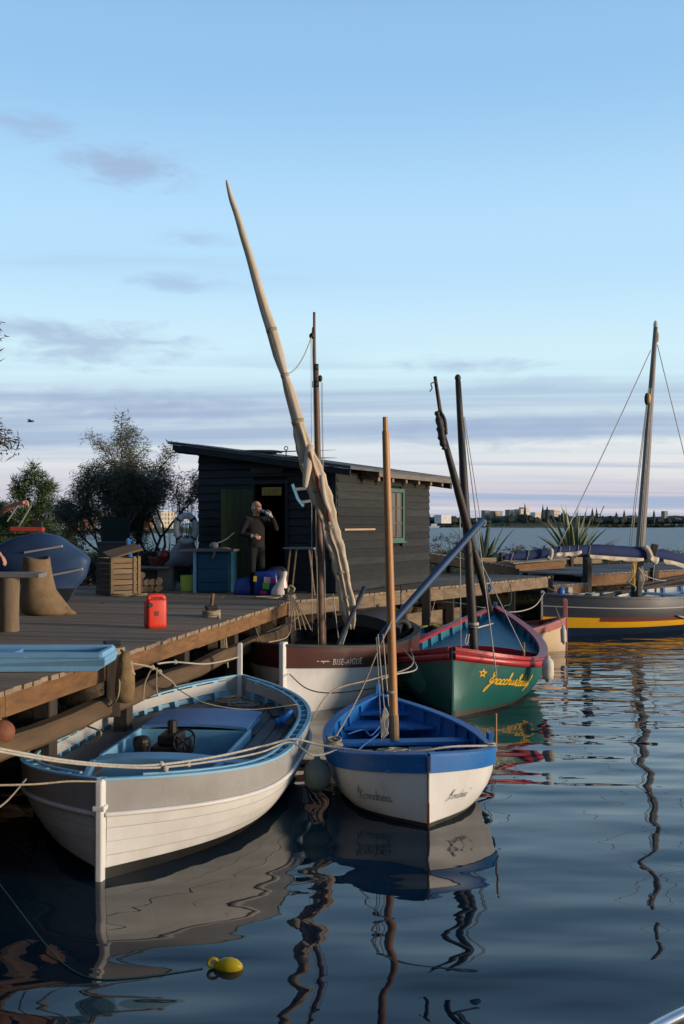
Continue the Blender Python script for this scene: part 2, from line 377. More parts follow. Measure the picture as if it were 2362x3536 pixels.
e2 = (EDGE[3]-EDGE[2]).normalized(); p2v = V(-e2.y, e2.x, 0)
random.seed(11)
PW = .149; TH = .04
a = -2.4; L1 = (EDGE[2]-EDGE[1]).length; i = 0
while a < L1+6.2:
    start = random.uniform(-.012, .012)
    if a > L1: start = (a-L1)*p2v.dot(p1v)/p2v.dot(e1)+.02
    st_ = EDGE[1]+e1*a+p1v*(start-.02)
    ln = (7.6 if a < 3 else 9.5)-max(start, 0)
    if ln > .3: plank(jetty, V(st_.x, st_.y, DZ-TH+random.uniform(-.004, .004)), p1v, ln, PW, TH, DECKMESH[i % 4], tilt=random.uniform(-.01, .01))
    a += PW+random.uniform(.004, .012); i += 1
a = .04; L2 = (EDGE[3]-EDGE[2]).length
while a < L2:
    st_ = EDGE[2]+e2*a+p2v*(random.uniform(-.012, .012)-.02)
    plank(jetty, V(st_.x, st_.y, DZ-TH+random.uniform(-.004, .004)), p2v, 6.2, PW, TH, DECKMESH[i % 4], tilt=random.uniform(-.01, .01))
    a += PW+random.uniform(.004, .012); i += 1
# edge beams in lengths, under the plank ends
def timbers(name, a, b, n, z0, z1, off, th, m, parent=jetty):
    d = (b-a).normalized(); p = V(-d.y, d.x, 0)
    for k in range(n):
        q0 = lerp(a, b, k/n)+d*.004; q1 = lerp(a, b, (k+1)/n)-d*.004; dz = random.uniform(-.006, .006)
        MB().beam(V(*(q0+p*off).xy, (z0+z1)/2+dz), V(*(q1+p*off).xy, (z0+z1)/2+dz), th, z1-z0).build(name, m, parent, bevel=.008)
timbers('edge_beam', EDGE[1]-e1*2.2, EDGE[2], 5, DZ-TH-.20, DZ-TH-.003, .07, .09, m_beam)
timbers('edge_beam', EDGE[2], EDGE[3], 4, DZ-TH-.235, DZ-TH-.003, .07, .09, m_greybeam)
# lower wale log of the first stretch, low stained boards of the second
lg = MB(); base = EDGE[1]-e1*2.4
pts = [base+e1*(12.4*k/24)+V(.02*math.sin(k), 0, .87+.012*math.sin(k*1.7)) for k in range(25)]
m_log = mat('tan_wale_log', (.14, .085, .042), (.075, .047, .025), scale=2, st=(4, .5, 4), rough=.75, bump=.4, wear=(.09, .06, .04), wamt=.45, wscale=3, wsharp=.2)
lg.loft([[p+p1v*(.06+x)+V(0, 0, z) for (x, z) in ((-.085, -.06), (-.06, -.09), (.06, -.09), (.085, -.06), (.085, .06), (.06, .09), (-.06, .09), (-.085, .06))] for p in pts]).build('wale_timber', m_log, jetty, auto=.6)
timbers('low_board', EDGE[2]+e2*1.6, EDGE[2]+e2*6.2, 2, .50, .84, .35, .06, m_greybeam)
# piles
def pile(p, z1, r, m=m_pile, sq=True):
    mb = MB()
    if sq: mb.box(V(p.x, p.y, (z1-1.0)/2), (r*2, r*2, z1+1.0), rotz(-.2))
    else: mb.tube([V(p.x, p.y, -1), V(p.x, p.y, z1)], r, 12)
    return mb.build('pile', m, jetty, bevel=.01)
for s_ in (-1.4, 1.15, 2.9, 4.7, 6.8, 8.0): pile(EDGE[1]+e1*s_+p1v*.20, DZ-TH-.01, .08)
for s_ in (1.4, 5.6, 8.4): pile(EDGE[2]+e2*s_+p2v*.22, DZ-TH-.01, .09)
pile(EDGE[2]+e2*4.15+p2v*-.11, DZ+.10, .085)
pile(EDGE[2]+p2v*.20+e2*.05, DZ-TH-.01, .085)
pile(EDGE[2]+e2*10.05+p2v*.02, DZ+.04, .08)
# rubble bank under the jetty
m_rock = mat('wet_rubble', (.10, .075, .05), (.045, .035, .028), scale=3, rough=.85, bump=.8, fine=14, bdist=.03, rnd=.3)
random.seed(5)
rk = MB()
def rock(mb, c, r, fl=.7):
    n, m_ = 8, 5; sd = random.uniform(0, 99); rings = []
    for i_ in range(m_+1):
        th = math.pi*i_/m_; rg = []
        for j_ in range(n):
            q = 2*math.pi*j_/n; k_ = max(math.sin(th), .01)
            d = V(k_*math.cos(q), k_*math.sin(q), -math.cos(th)*fl); d *= r*(1+.45*noise.noise(d*1.7+V(sd, 0, 0)))
            rg.append(Vector(c)+d)
        rings.append(rg)
    mb.loft(rings)
for k in range(420):
    s_ = random.uniform(-2, 19); w_ = random.uniform(.9, 3.0)
    p = (EDGE[1]+e1*s_+p1v*w_) if s_ < L1 else (EDGE[2]+e2*(s_-L1)+p2v*w_)
    rock(rk, V(p.x, p.y, land_h(p.x, p.y)+.02), random.uniform(.12, .34))
o = stuff(rk.build('rubble_bank', m_rock, None, smooth=True)); o['label'] = 'dark rubble stones under the jetty'
# second landing stage to the right, its ramp and the raised walkway
stage = thing('landing_stage', 'grey weathered landing stage with brown side timbers behind the long grey boat', 'jetty', (6.4, 26.6, 0))
m_deck2 = mat('silvered_deck_board', (.22, .205, .19), (.13, .12, .11), scale=3, rough=.9, bump=.5, rnd=.2, fine=30)
DECKMESH2 = [unit_plank('plank', m_deck2, 50+k) for k in range(3)]
e3 = (V(11.2, 30.4, 0)-V(6.35, 26.6, 0)).normalized(); p3 = V(-e3.y, e3.x, 0); S0 = V(6.35, 26.6, 0)
a = 0; k = 0
while a < 8.5:
    s_ = S0+e3*a; plank(stage, V(s_.x, s_.y, DZ-TH+random.uniform(-.005, .005)), p3, 3.4, .17, TH, DECKMESH2[k % 3]); a += .18; k += 1
timbers('side_timber', S0, S0+e3*8.5, 3, DZ-.34, DZ-.05, .05, .08, m_beam, stage)
# a lower step between the two decks
a = 0; T0 = V(5.35, 25.55, 0)
while a < 1.35:
    s_ = T0+e3*a; plank(stage, V(s_.x, s_.y, DZ-.26), p3, 3.0, .17, TH, DECKMESH2[k % 3]); a += .18; k += 1
timbers('side_timber', T0, T0+e3*1.3, 1, DZ-.56, DZ-.27, .05, .08, m_beam, stage)
for s_ in (.05, 3.0, 6.2): MB().box(V(*(S0+e3*s_+p3*-.06).xy, .45 if s_ > 1 else .85), (.17, .17, 2.0 if s_ > 1 else 2.5), rotz(.6)).build('post', m_pile, stage, bevel=.01)
for s_ in (.3, 1.3, 2.2, 3.4): MB().box(V(*(S0+e3*s_+p3*3.2).xy, 1.4), (.12, .12, .9), rotz(.6)).build('post', m_pile, stage, bevel=.01)
MB().beam(V(*(S0+e3*-.5+p3*3.3).xy, DZ+.2), V(*(S0+e3*5+p3*3.3).xy, DZ+.2), .06, .28).build('kick_board', m_greybeam, stage)
# ramp: a sloping walkway from behind the hut down to the jetty
ramp = thing('sloping_gangway', 'grey plank gangway sloping down from behind the hut', 'gangway', (2.9, 25.5, 0))
r0 = at(1440, 1905, 26.2); r1 = at(1790, 1962, 27.0); rd = (r1-r0); rl = rd.length; rd.normalize(); rp = V(-rd.y, rd.x, 0).normalized()
nb = int(rl/.15)
for k in range(nb):
    q = r0+rd*(k*rl/nb)
    o = plank(ramp, q, rp, 1.5, .145, .035, DECKMESH2[k % 3])
MB().beam(r0+V(0, 0, -.12), r1+V(0, 0, -.12), .06, .2).build('stringer', m_pile, ramp)
MB().beam(r0+rp*1.5+V(0, 0, -.12), r1+rp*1.5+V(0, 0, -.12), .06, .2).build('stringer', m_pile, ramp)
for t in (.05, .4, .75):
    q = lerp(r0, r1, t)+rp*.7; MB().box(V(q.x, q.y, (q.z-.1+.6)/2), (.1, .1, q.z-.1-.6)).build('trestle_post', m_pile, ramp)
# low pallet of boards lying on the far edge
pal = thing('board_stack', 'stack of grey boards on a low timber frame behind the blue sail bag', 'board stack', (8.0, 31.0, DZ))
q0 = at(1765, 1945, 28.3); q1 = at(1960, 1932, 29.2)
for k in range(4):
    d_ = (q1-q0); nn = V(-d_.y, d_.x, 0).normalized()
    MB().beam(q0+nn*(.22*k)+V(0, 0, .02*math.sin(k*2)), q1+nn*(.22*k)+V(0, 0, .03*math.cos(k*3)), .2, .04).build('board', m_deck2, pal)
MB().beam(q0+V(.1, 0, -.14), q1+V(-.1, 0, -.14), .08, .2).build('bearer', m_beam, pal)
MB().beam(q0+nn*.7+V(.1, 0, -.14), q1+nn*.7+V(-.1, 0, -.14), .08, .2).build('bearer', m_beam, pal)
# ================================================================== boats
class Hull:
    def __init__(s, bow, stern, B, zb, zm, zst, d=.35, kb=3, ks=2.6, tm=.45, nm=2.6, ne=1.15, minb=.025):
        s.bow = V(*bow, 0); s.stern = V(*stern, 0); s.ax = (s.stern-s.bow); s.L = s.ax.length; s.ax.normalize(); s.r = V(s.ax.y, -s.ax.x, 0)
        s.B, s.zb, s.zm, s.zst, s.d, s.kb, s.ks, s.tm, s.nm, s.ne, s.minb = B, zb, zm, zst, d, kb, ks, tm, nm, ne, minb
    def u(s, t): return (s.tm-t)/s.tm if t < s.tm else (t-s.tm)/(1-s.tm)
    def b(s, t): return s.minb+s.B*max(0, 1-s.u(t)**(s.kb if t < s.tm else s.ks))
    def zs(s, t): return s.zm+((s.zb if t < s.tm else s.zst)-s.zm)*s.u(t)**2
    def hb(s, t, z):
        q = max(0, min(1, (s.zs(t)-z)/(s.zs(t)+s.d))); n = lerp(s.nm, s.ne, s.u(t)**2)
        return s.minb+(s.b(t)-s.minb)*(1-q**n)
    def P(s, t, z, sd, off=0):
        y = s.hb(t, z)
        if off:
            e = .004; t0 = max(0, t-e); t1 = min(1, t+e)
            dy = (s.hb(t1, z)-s.hb(t0, z)); dx = (t1-t0)*s.L; l = math.hypot(dx, dy); nx = -dy/l*off; ny = dx/l*off
            yy = max(0.004, y+ny)
            return s.bow+s.ax*(t*s.L+nx)+s.r*(sd*yy)+V(0, 0, z)
        return s.bow+s.ax*(t*s.L)+s.r*(sd*y)+V(0, 0, z)
    def C(s, along, across, z): return s.bow+s.ax*along+s.r*across+V(0, 0, z)
    def ts(s, n, t0=0, t1=1): return [t0+(t1-t0)*(.5-.5*math.cos(math.pi*i/n)) for i in range(n+1)]
    def zf(s, t, f): return s.zs(t)-f*(s.zs(t)+.12)          # f=0 sheer .. 1 just under water
    def band(s, f0, f1, sides=(1, -1), off=0, nz=4, n=44, t0=0, t1=1):
        mb = MB(); T = s.ts(n, t0, t1)
        for sd in sides:
            rows = [[s.P(t, s.zf(t, lerp(f0, f1, k/nz)), sd, off) for k in range(nz+1)] for t in T]
            mb.loft(rows, closed=False, caps=False)
        return mb
    def bandz(s, z0, z1, off=0, nz=3, n=44):
        mb = MB(); T = s.ts(n)
        for sd in (1, -1): mb.loft([[s.P(t, lerp(z1, z0, k/nz), sd, off) for k in range(nz+1)] for t in T], closed=False, caps=False)
        return mb
    def solidband(s, f0, f1, sd, o0, o1, nz=3, n=44, t0=0, t1=1):      # closed strip between two offsets
        mb = MB(); rings = []
        for t in s.ts(n, t0, t1):
            A = [s.P(t, s.zf(t, lerp(f0, f1, k/nz)), sd, o1) for k in range(nz+1)]
            Bk = [s.P(t, s.zf(t, lerp(f1, f0, k/nz)), sd, o0) for k in range(nz+1)]
            rings.append(A+Bk)
        mb.loft(rings); return mb
    def rail(s, sd, o0, o1, dz0, dz1, n=44, t0=0, t1=1, zr=None, rnd=False):
        mb = MB(); rings = []
        for t in s.ts(n, t0, t1):
            z = s.zs(t) if zr is None else s.zf(t, zr)
            zz = min(z, s.zs(t)) if zr is not None else s.zs(t)
            if rnd:
                rg = []
                for j in range(8):
                    q = 2*math.pi*j/8; rg.append(s.P(t, zz, sd, (o0+o1)/2+(o1-o0)/2*math.cos(q))+V(0, 0, (dz0+dz1)/2+(dz1-dz0)/2*math.sin(q)))
                rings.append(rg)
            else: rings.append([s.P(t, zz, sd, o0)+V(0, 0, dz0), s.P(t, zz, sd, o1)+V(0, 0, dz0), s.P(t, zz, sd, o1)+V(0, 0, dz1), s.P(t, zz, sd, o0)+V(0, 0, dz1)])
        mb.loft(rings); return mb
    def floor(s, z, off=-.04, t0=.03, t1=.97, n=30, dz=0):
        mb = MB(); T = s.ts(n, t0, t1)
        rows = [[s.P(t, z, -1, off)+V(0, 0, dz), s.C(t*s.L, 0, z+dz+.02), s.P(t, z, 1, off)+V(0, 0, dz)] for t in T]
        mb.loft(rows, closed=False, caps=False); return mb
    def rib(s, t, z0, sd, w=.04, o0=-.075, o1=-.03, ztop=None):
        mb = MB(); zt = s.zs(t)-.01 if ztop is None else ztop; rings = []; h = w/2/s.L
        for k in range(6):
            z = lerp(zt, z0, k/5); rings.append([s.P(t-h, z, sd, o0), s.P(t+h, z, sd, o0), s.P(t+h, z, sd, o1), s.P(t-h, z, sd, o1)])
        mb.loft(rings); return mb
    def thwart(s, t, w, z, th=.035, off=-.06):
        mb = MB(); rings = []
        for k in range(7):
            v = lerp(-1, 1, k/6); h = w/2/s.L
            def q(tt, dz):
                a = s.P(tt, z, 1, off); c = s.C(tt*s.L, 0, z); return c+(a-c)*v+V(0, 0, dz)
            rings.append([q(t-h, 0), q(t+h, 0), q(t+h, th), q(t-h, th)])
        mb.loft(rings); return mb
    def stem(s, at_bow=True, w=.07, l=.08, top=.08, zlow=None):
        mb = MB(); t = 0 if at_bow else 1; d = -1 if at_bow else 1
        z1 = (s.zb if at_bow else s.zst)+top; z0 = -s.d if zlow is None else zlow; x = 0 if at_bow else s.L
        prof = []
        for z in (z0, lerp(z0, z1, .5), z1-.03, z1): prof.append(z)
        rings = []
        for k, z in enumerate(prof):
            sh = .02 if k == 3 else 0
            rings.append([s.C(x-d*l*.5, -w/2+sh*.3, z), s.C(x+d*(l*.5-sh), -w*.32, z), s.C(x+d*(l*.5-sh), w*.32, z), s.C(x-d*l*.5, w/2-sh*.3, z)])
        mb.loft(rings); return mb
def root(name, label, H, group='moored wooden boats'):
    return thing(name, label, 'boat', tuple(H.bow), math.atan2(H.ax.y, H.ax.x), group)
def spar(mb, p0, p1, rs, n=10, k=10):
    p0 = Vector(p0); p1 = Vector(p1); mb.tube([lerp(p0, p1, i/k) for i in range(k+1)], [interp(i/k, [j/(len(rs)-1) for j in range(len(rs))], rs) for i in range(k+1)], n); return mb
def sag(p0, p1, drop, r, n=14, mb=None, seg=6):
    mb = mb or MB(); p0 = Vector(p0); p1 = Vector(p1)
    mb.tube([lerp(p0, p1, i/n)+V(0, 0, -drop*4*(i/n)*(1-i/n)) for i in range(n+1)], r, seg); return mb
def coil(mb, c, R, turns, r, flat=.3, seed=0, n=14):
    rs = random.Random(seed); pts = []
    for i in range(int(turns*n)+1):
        q = 2*math.pi*i/n; k = R*(1+.25*math.sin(q*.37+seed)+rs.uniform(-.12, .12))
        pts.append(Vector(c)+V(k*math.cos(q), k*.75*math.sin(q), r+flat*R*(i/(turns*n))*(.5+.5*math.sin(q*.5+seed))))
    mb.tube(pts, r, 5); return mb
# text mapped onto a hull side: fn(x, y) gives a point for text coordinates
def ribbon(mb, pts2, w, fn, lift=.004):
    P = [Vector((*p, 0)) for p in pts2]; n = len(P); L_ = []; R_ = []
    for i in range(n):
        t = P[min(i+1, n-1)]-P[max(i-1, 0)]; t = t.normalized() if t.length > 1e-9 else V(1, 0, 0); nn = V(-t.y, t.x, 0)*w/2
        L_.append(fn(*(P[i]+nn).xy)); R_.append(fn(*(P[i]-nn).xy))
    mb.add(L_+R_, [(i, i+1, n+i+1, n+i) for i in range(n-1)]); return mb
def hulltext_fn(H, sd, t_start, f_base, slope=0, lift=.005):
    # x = metres along the hull from t_start towards the stern; y = metres up
    tab = [(0.0, t_start)]; t = t_start; p = H.P(t, H.zf(t, f_base), sd); s_ = 0
    while t < min(.999, t_start+.45):
        t += .002; q = H.P(t, H.zf(t, f_base), sd); s_ += (q-p).length; p = q; tab.append((s_, t))
    X = [a_ for a_, _ in tab]; T_ = [b_ for _, b_ in tab]
    def fn(x, y):
        t = interp(x, X, T_); return H.P(t, H.zf(t, f_base)+y+slope*x, sd, lift)
    return fn
GL = {  # cursive glyph strokes, x to the right, baseline 0, x-height 1
 'a': [[(.9, .85), (.5, 1), (.1, .6), (.15, .1), (.5, 0), (.85, .4), (.95, .95), (.85, .3), (1.0, 0), (1.3, .2)]], 'b': [[(0, .2), (.4, 1.2), (.5, 2.1), (.3, 2.2), (.25, 1), (.3, .1), (.7, 0), (.9, .5), (.6, .9), (1.2, .8)]],
 'c': [[(.85, .8), (.5, 1), (.1, .6), (.2, .1), (.6, 0), (1.0, .25)]], 'd': [[(.9, .85), (.5, 1), (.1, .6), (.15, .1), (.5, 0), (.85, .5), (1.0, 2.1), (.9, .4), (1.05, 0), (1.35, .2)]],
 'e': [[(.1, .4), (.6, .55), (.75, .85), (.45, 1), (.1, .6), (.25, .05), (.7, .05), (1.05, .3)]], 'f': [[(0, .2), (.5, 1.2), (.75, 2.1), (.5, 2.2), (.4, 1), (.2, -1.0), (0, -.9), (.3, 0), (.9, .4)]],
 'h': [[(0, .2), (.4, 1.2), (.5, 2.1), (.3, 2.2), (.2, 1), (.15, 0), (.3, .7), (.65, 1), (.8, .6), (.8, .05), (1.2, .2)]], 'n': [[(.1, .9), (.15, 0), (.3, .7), (.6, 1), (.8, .7), (.8, .05), (1.15, .2)]],
 'o': [[(.6, 1), (.15, .75), (.15, .15), (.5, 0), (.85, .3), (.8, .85), (.5, 1), (1.15, .85)]], 'r': [[(.05, .2), (.2, 1.1), (.35, .95), (.65, .95), (.6, .1), (.95, .15)]], 's': [[(.05, .1), (.55, 1.1), (.6, .4), (.4, 0), (.1, .1), (.9, .2)]],
 'u': [[(.1, .95), (.1, .3), (.35, 0), (.7, .35), (.8, .95), (.75, .2), (.95, 0), (1.2, .2)]],
 'K': [[(-.4, 1.3), (.1, 1.5), (.35, 2.6), (.25, .6), (0, -.2), (-.3, .2)], [(1.1, 2.0), (.8, 1.3), (.3, 1.0), (.6, .6), (.7, -.2), (1.1, -.1)]],
 'H': [[(-.5, -.2), (-.1, -.1), (.3, 1.4), (.6, 2.6), (.4, 1.2), (0, 1.3)], [(1.1, 2.4), (.7, 1.2), (.4, .0), (.6, .3)], [(.3, 1.1), (.9, 1.3)]],
 'G': [[(1.0, 1.9), (.75, 2.3), (.4, 2.1), (.5, 1.6), (.95, 1.7), (.6, 1.3), (.2, .8), (.4, .3), (.9, .7), (1.0, 1.1), (.8, 0), (.2, -1.4), (-.1, -1.5), (0, -.9), (.7, -.1), (1.3, .3)]],
 'B': [[(0, -.1), (.4, .6), (.6, 2.2), (.5, .5), (.4, 0)], [(.2, 1.7), (.7, 2.4), (1.1, 2.0), (.8, 1.4), (.6, 1.3), (1.1, 1.0), (1.1, .2), (.5, 0), (1.3, .1)]],
 "'": [[(.2, 1.9), (-.05, 1.4)]], ',': [[(.2, .1), (-.1, -.6)]]}
def script(mb, text, xh, w, fn, adv=1.15, slant=.25, x0=0):
    x = x0
    for ch in text:
        if ch == ' ': x += .9*xh*adv; continue
        for st in GL[ch]:
            pts = cr([(p[0]*xh+x+p[1]*xh*slant, p[1]*xh, 0) for p in st], 5); ribbon(mb, [(p.x, p.y) for p in pts], w, fn)
        if ch not in "',": x += {'c': .9, 'e': .95, 'r': .8, 's': .8, 'G': 1.35, 'B': 1.4, 'K': 1.25, 'H': 1.15, 'f': .9, 'n': 1.05, 'h': 1.1}.get(ch, 1.15)*xh*adv/1.15
    return x
def block_text(text, size, fn, adv=1.0):      # capitals from the built-in font, laid on a surface
    cu = bpy.data.curves.new('t', 'FONT'); cu.body = text; cu.size = size; cu.resolution_u = 3; cu.space_character = adv
    o = bpy.data.objects.new('t', cu); COL.objects.link(o); dg = bpy.context.evaluated_depsgraph_get(); me = bpy.data.meshes.new_from_object(o.evaluated_get(dg))
    mb = MB(); mb.add([fn(v.co.x, v.co.y) for v in me.vertices], [tuple(p.vertices) for p in me.polygons])
    w = max(v.co.x for v in me.vertices)
    bpy.data.objects.remove(o); bpy.data.curves.remove(cu); bpy.data.meshes.remove(me); return mb, w
# paints
m_white = mat('white_hull_paint', (.76, .74, .71), (.65, .62, .58), scale=3, st=(1.5, 1.5, .6), rough=.45, bump=.12, wear=(.44, .39, .32), wamt=.33, wscale=5, wsharp=.30)
m_greyp = mat('grey_strake_paint', (.36, .345, .33), (.29, .275, .26), scale=3, rough=.55, bump=.12, wear=(.52, .50, .46), wamt=.3, wscale=14, wsharp=.2)
m_palegrey = mat('pale_grey_paint', (.50, .49, .47), (.41, .40, .38), scale=3, rough=.55, bump=.12, wear=(.33, .31, .28), wamt=.3, wscale=12)
m_lblue = mat('light_blue_paint', (.25, .52, .68), (.18, .42, .60), scale=4, rough=.5, bump=.1, wear=(.42, .55, .60), wamt=.28, wscale=12)
m_mblue = mat('cornflower_lid_paint', (.11, .26, .52), (.09, .21, .43), scale=3, rough=.5, bump=.08)
m_blue = mat('bright_blue_paint', (.016, .16, .47), (.012, .12, .37), scale=4, rough=.42, bump=.1, wear=(.10, .27, .48), wamt=.34, wscale=13)
m_boot = mat('black_boot_top', (.012, .012, .013), (.02, .018, .016), rough=.6, bump=.2)
m_deckA = mat('charcoal_deck_paint', (.15, .14, .138), (.10, .094, .092), scale=5, st=(1, 6, 6), rough=.7, bump=.2, wear=(.16, .15, .14), wamt=.25)
m_weed = mat('weed_waterline', (.06, .055, .03), (.03, .03, .02), scale=15, rough=.8, bump=.6)
m_brown = mat('oxblood_band', (.085, .022, .016), (.06, .018, .014), scale=3, rough=.45, bump=.08)
m_tar = mat('tarred_dark_wood', (.035, .032, .03), (.02, .018, .017), scale=4, rough=.6, bump=.3, wear=(.09, .08, .07), wamt=.3)
m_green = mat('bottle_green_paint', (.012, .115, .10), (.010, .090, .08), scale=3, rough=.42, bump=.1, wear=(.035, .13, .11), wamt=.34, wscale=9, wsharp=.25)
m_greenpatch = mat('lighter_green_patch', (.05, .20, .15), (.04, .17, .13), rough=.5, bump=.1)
m_red = mat('crimson_rail_paint', (.42, .022, .03), (.32, .018, .025), scale=5, rough=.38, bump=.1, wear=(.48, .12, .12), wamt=.26, wscale=14)
m_teal = mat('teal_inner_paint', (.03, .22, .31), (.02, .16, .24), scale=4, rough=.5, bump=.1)
m_pink = mat('faded_pink_paint', (.40, .13, .11), (.30, .09, .08), scale=5, rough=.6, bump=.15, wear=(.50, .40, .34), wamt=.35, wscale=8)
m_cream = mat('cream_hull_paint', (.62, .47, .30), (.54, .40, .25), scale=3, rough=.5, bump=.1, wear=(.3, .22, .14), wamt=.24, wsharp=.2)
m_slate = mat('slate_grey_paint', (.032, .037, .050), (.025, .029, .04), scale=3, rough=.5, bump=.1, wear=(.2, .19, .19), wamt=.24, wsharp=.2)
m_yellow = mat('yellow_stripe_paint', (.80, .42, .012), (.68, .34, .012), scale=3, rough=.45, bump=.08, wear=(.5, .26, .03), wamt=.24)
m_navy = mat('navy_hull_paint', (.012, .03, .065), (.01, .022, .05), rough=.4, bump=.08)
m_rust = mat('rust_red_bottom', (.16, .03, .018), (.11, .022, .015), rough=.6, bump=.2)
m_gold = mat('yellow_sign_paint', (.78, .46, .015), (.6, .33, .02), rough=.5, bump=.05)
m_ink = mat('faded_black_ink', (.05, .05, .06), (.12, .11, .11), scale=30, rough=.6, bump=0)
m_pine = mat('varnished_pine_spar', (.50, .24, .085), (.32, .14, .05), scale=3, st=(3, 3, .35), rough=.45, bump=.2, wear=(.13, .06, .03), wamt=.34, wscale=4, wsharp=.12)
m_spar = mat('dark_brown_spar', (.16, .085, .055), (.085, .045, .03), scale=3, st=(3, 3, .35), rough=.5, bump=.25)
m_blackspar = mat('tarred_black_spar', (.035, .026, .022), (.02, .016, .014), scale=3, st=(3, 3, .35), rough=.55, bump=.3, wear=(.12, .07, .05), wamt=.28)
m_canvas = mat('furled_tan_canvas', (.56, .47, .36), (.45, .37, .275), scale=5, rough=.9, bump=.35, fine=7, bdist=.03, st=(1, 1, .35), wear=(.36, .29, .21), wamt=.36, wsharp=.35)
m_fender = mat('grubby_white_fender', (.62, .57, .48), (.45, .40, .32), scale=8, rough=.6, bump=.15, wear=(.22, .2, .15), wamt=.34, wsharp=.2)
m_engine = mat('dark_engine_iron', (.008, .008, .009), (.02, .014, .010), scale=10, rough=.5, bump=.4)
m_bare = mat('bare_wood', (.28, .19, .11), (.18, .12, .07), scale=4, st=(1, 1, 4), rough=.8, bump=.3)
m_bluespar = mat('dull_blue_spar', (.025, .075, .17), (.018, .05, .12), scale=4, rough=.55, bump=.2, wear=(.10, .15, .2), wamt=.28)
# ---------------------------------------------------------------- boat A: grey and white pointu
HA = Hull((-1.83, 7.72), (-1.31, 13.05), 1.17, .745, .605, .74, d=.42, kb=4.2, ks=3.0, tm=.47, nm=3.0, ne=1.2)
A = root('wooden_boat', 'grey and white wooden boat with light blue cockpit, nearest the camera', HA)
nst = 6
for sd in (1, -1):
    for k in range(nst):
        f0 = .30+(1.02-.30)*k/nst; f1 = .30+(1.02-.30)*(k+1)/nst
        HA.solidband(f0, f1-.003, sd, -.02, .004*(1 if k % 2 else .45), nz=2, t0=.002, t1=.998).build('strake', m_white, A, smooth=False, auto=.6)
    HA.solidband(0, .292, sd, -.022, 0, nz=3).build('sheer_strake', m_greyp, A, auto=.6)
    HA.rail(sd, -.01, .035, -.018, .022, zr=.30, rnd=True).build('rub_rail', m_white, A, smooth=True)
    HA.rail(sd, -.028, .012, .0, .018).build('gunwale', m_lblue, A, auto=.6)
    HA.rail(sd, -.125, -.098, .0, .018, t0=.03, t1=.97).build('inner_gunwale', m_lblue, A, auto=.6)
    HA.solidband(.02, .165, sd, -.122, -.100, nz=2, t0=.03, t1=.97).build('inner_bulwark', m_palegrey, A, auto=.6)
    HA.solidband(.20, .42, sd, -.045, -.03, nz=2, t0=.02, t1=.98).build('ceiling_board', m_lblue, A, auto=.6)
    for k in range(21):
        t = .05+.9*k/20; HA.rib(t, HA.zs(t)-.26, sd, w=.05, o0=-.122, o1=-.02, ztop=HA.zs(t)+.006).build('rib', m_lblue, A)
HA.bandz(-.25, .085, off=.010, nz=3).build('boot_top', m_boot, A, smooth=True)
ba = HA.band(1.0, 2.2, off=0, nz=4).build('bottom', m_boot, A, smooth=True)
st = HA.stem(True, .085, .13, .015).build('stem_post', m_white, A, bevel=.012)
HA.stem(False, .07, .1, .42).build('stern_post', m_white, A, bevel=.012)
MB().box(HA.C(0, 0, .545), (.14, .10, .04), rotz(math.atan2(HA.ax.y, HA.ax.x))).build('stem_band', m_white, A, bevel=.01)
zdk = .455; SHA = .5
# deck planks running fore and aft
random.seed(3)
for k in range(15):
    y0 = -1.05+2.1*k/15+.004; y1 = -1.05+2.1*(k+1)/15-.004; T = [t for t in [.02+.96*i/40 for i in range(41)] if HA.hb(t, zdk)-.06 > min(abs(y0), abs(y1))]
    if len(T) < 3: continue
    rings = []
    for t in T:
        lim = HA.hb(t, zdk)-.05; a0 = max(-lim, min(lim, y0)); a1 = max(-lim, min(lim, y1))
        if a1-a0 < .004: a1 = a0+.004
        x = t*HA.L; z = zdk+.03*(1-(min(abs(a0), abs(a1)))**2)
        rings.append([HA.C(x, a0, z-.03), HA.C(x, a1, z-.03), HA.C(x, a1, z), HA.C(x, a0, z)])
    # leave the two wells open
    seg = [[], [], []]
    for t, r_ in zip(T, rings):
        x = t*HA.L; yc = (y0+y1)/2
        x += SHA
        if 1.1 < x < 2.0 and abs(yc) < .56 or 2.25 < x < 3.46 and abs(yc) < .62: continue
        seg[0 if x < 1.5 else 1 if x < 2.9 else 2].append(r_)
    for sg in ([rings] if abs((y0+y1)/2) >= .62 else seg):
        if len(sg) > 1: MB().loft(sg).build('deck_plank', m_deckA, A)
RA = rotz(math.atan2(HA.ax.y, HA.ax.x)); RAi = RA.to_3x3()
def abox(mb, x0, x1, y0, y1, z0, z1):
    x0 -= SHA; x1 -= SHA
    mb.box(HA.C((x0+x1)/2, (y0+y1)/2, (z0+z1)/2), (x1-x0, y1-y0, z1-z0), RA); return mb
# forward hatch panel (arched), engine well, after lid
def arched(x0, x1, w, z, th, crown, n=10, yc=0):
    mb = MB(); rings = []; x0 -= SHA; x1 -= SHA
    for k in range(n+1):
        v = lerp(-1, 1, k/n); z_ = z+crown*(1-v*v); y = yc+v*w
        rings.append([HA.C(x0, y, z_), HA.C(x1, y, z_), HA.C(x1, y, z_+th), HA.C(x0, y, z_+th)])
    mb.loft(rings); return mb
arched(2.0, 2.26, .60, zdk+.045, .03, .035).build('thwart_bench', m_lblue, A, auto=.6)
mb = MB(); rings = []
for k in range(11):
    v = lerp(-1, 1, k/10); zc = zdk+.045+.035*(1-v*v); rings.append([HA.C(2.0-SHA, v*.58, .14), HA.C(2.03-SHA, v*.58, .14), HA.C(2.03-SHA, v*.58, zc), HA.C(2.0-SHA, v*.58, zc)])
mb.loft(rings).build('bulkhead', m_lblue, A)
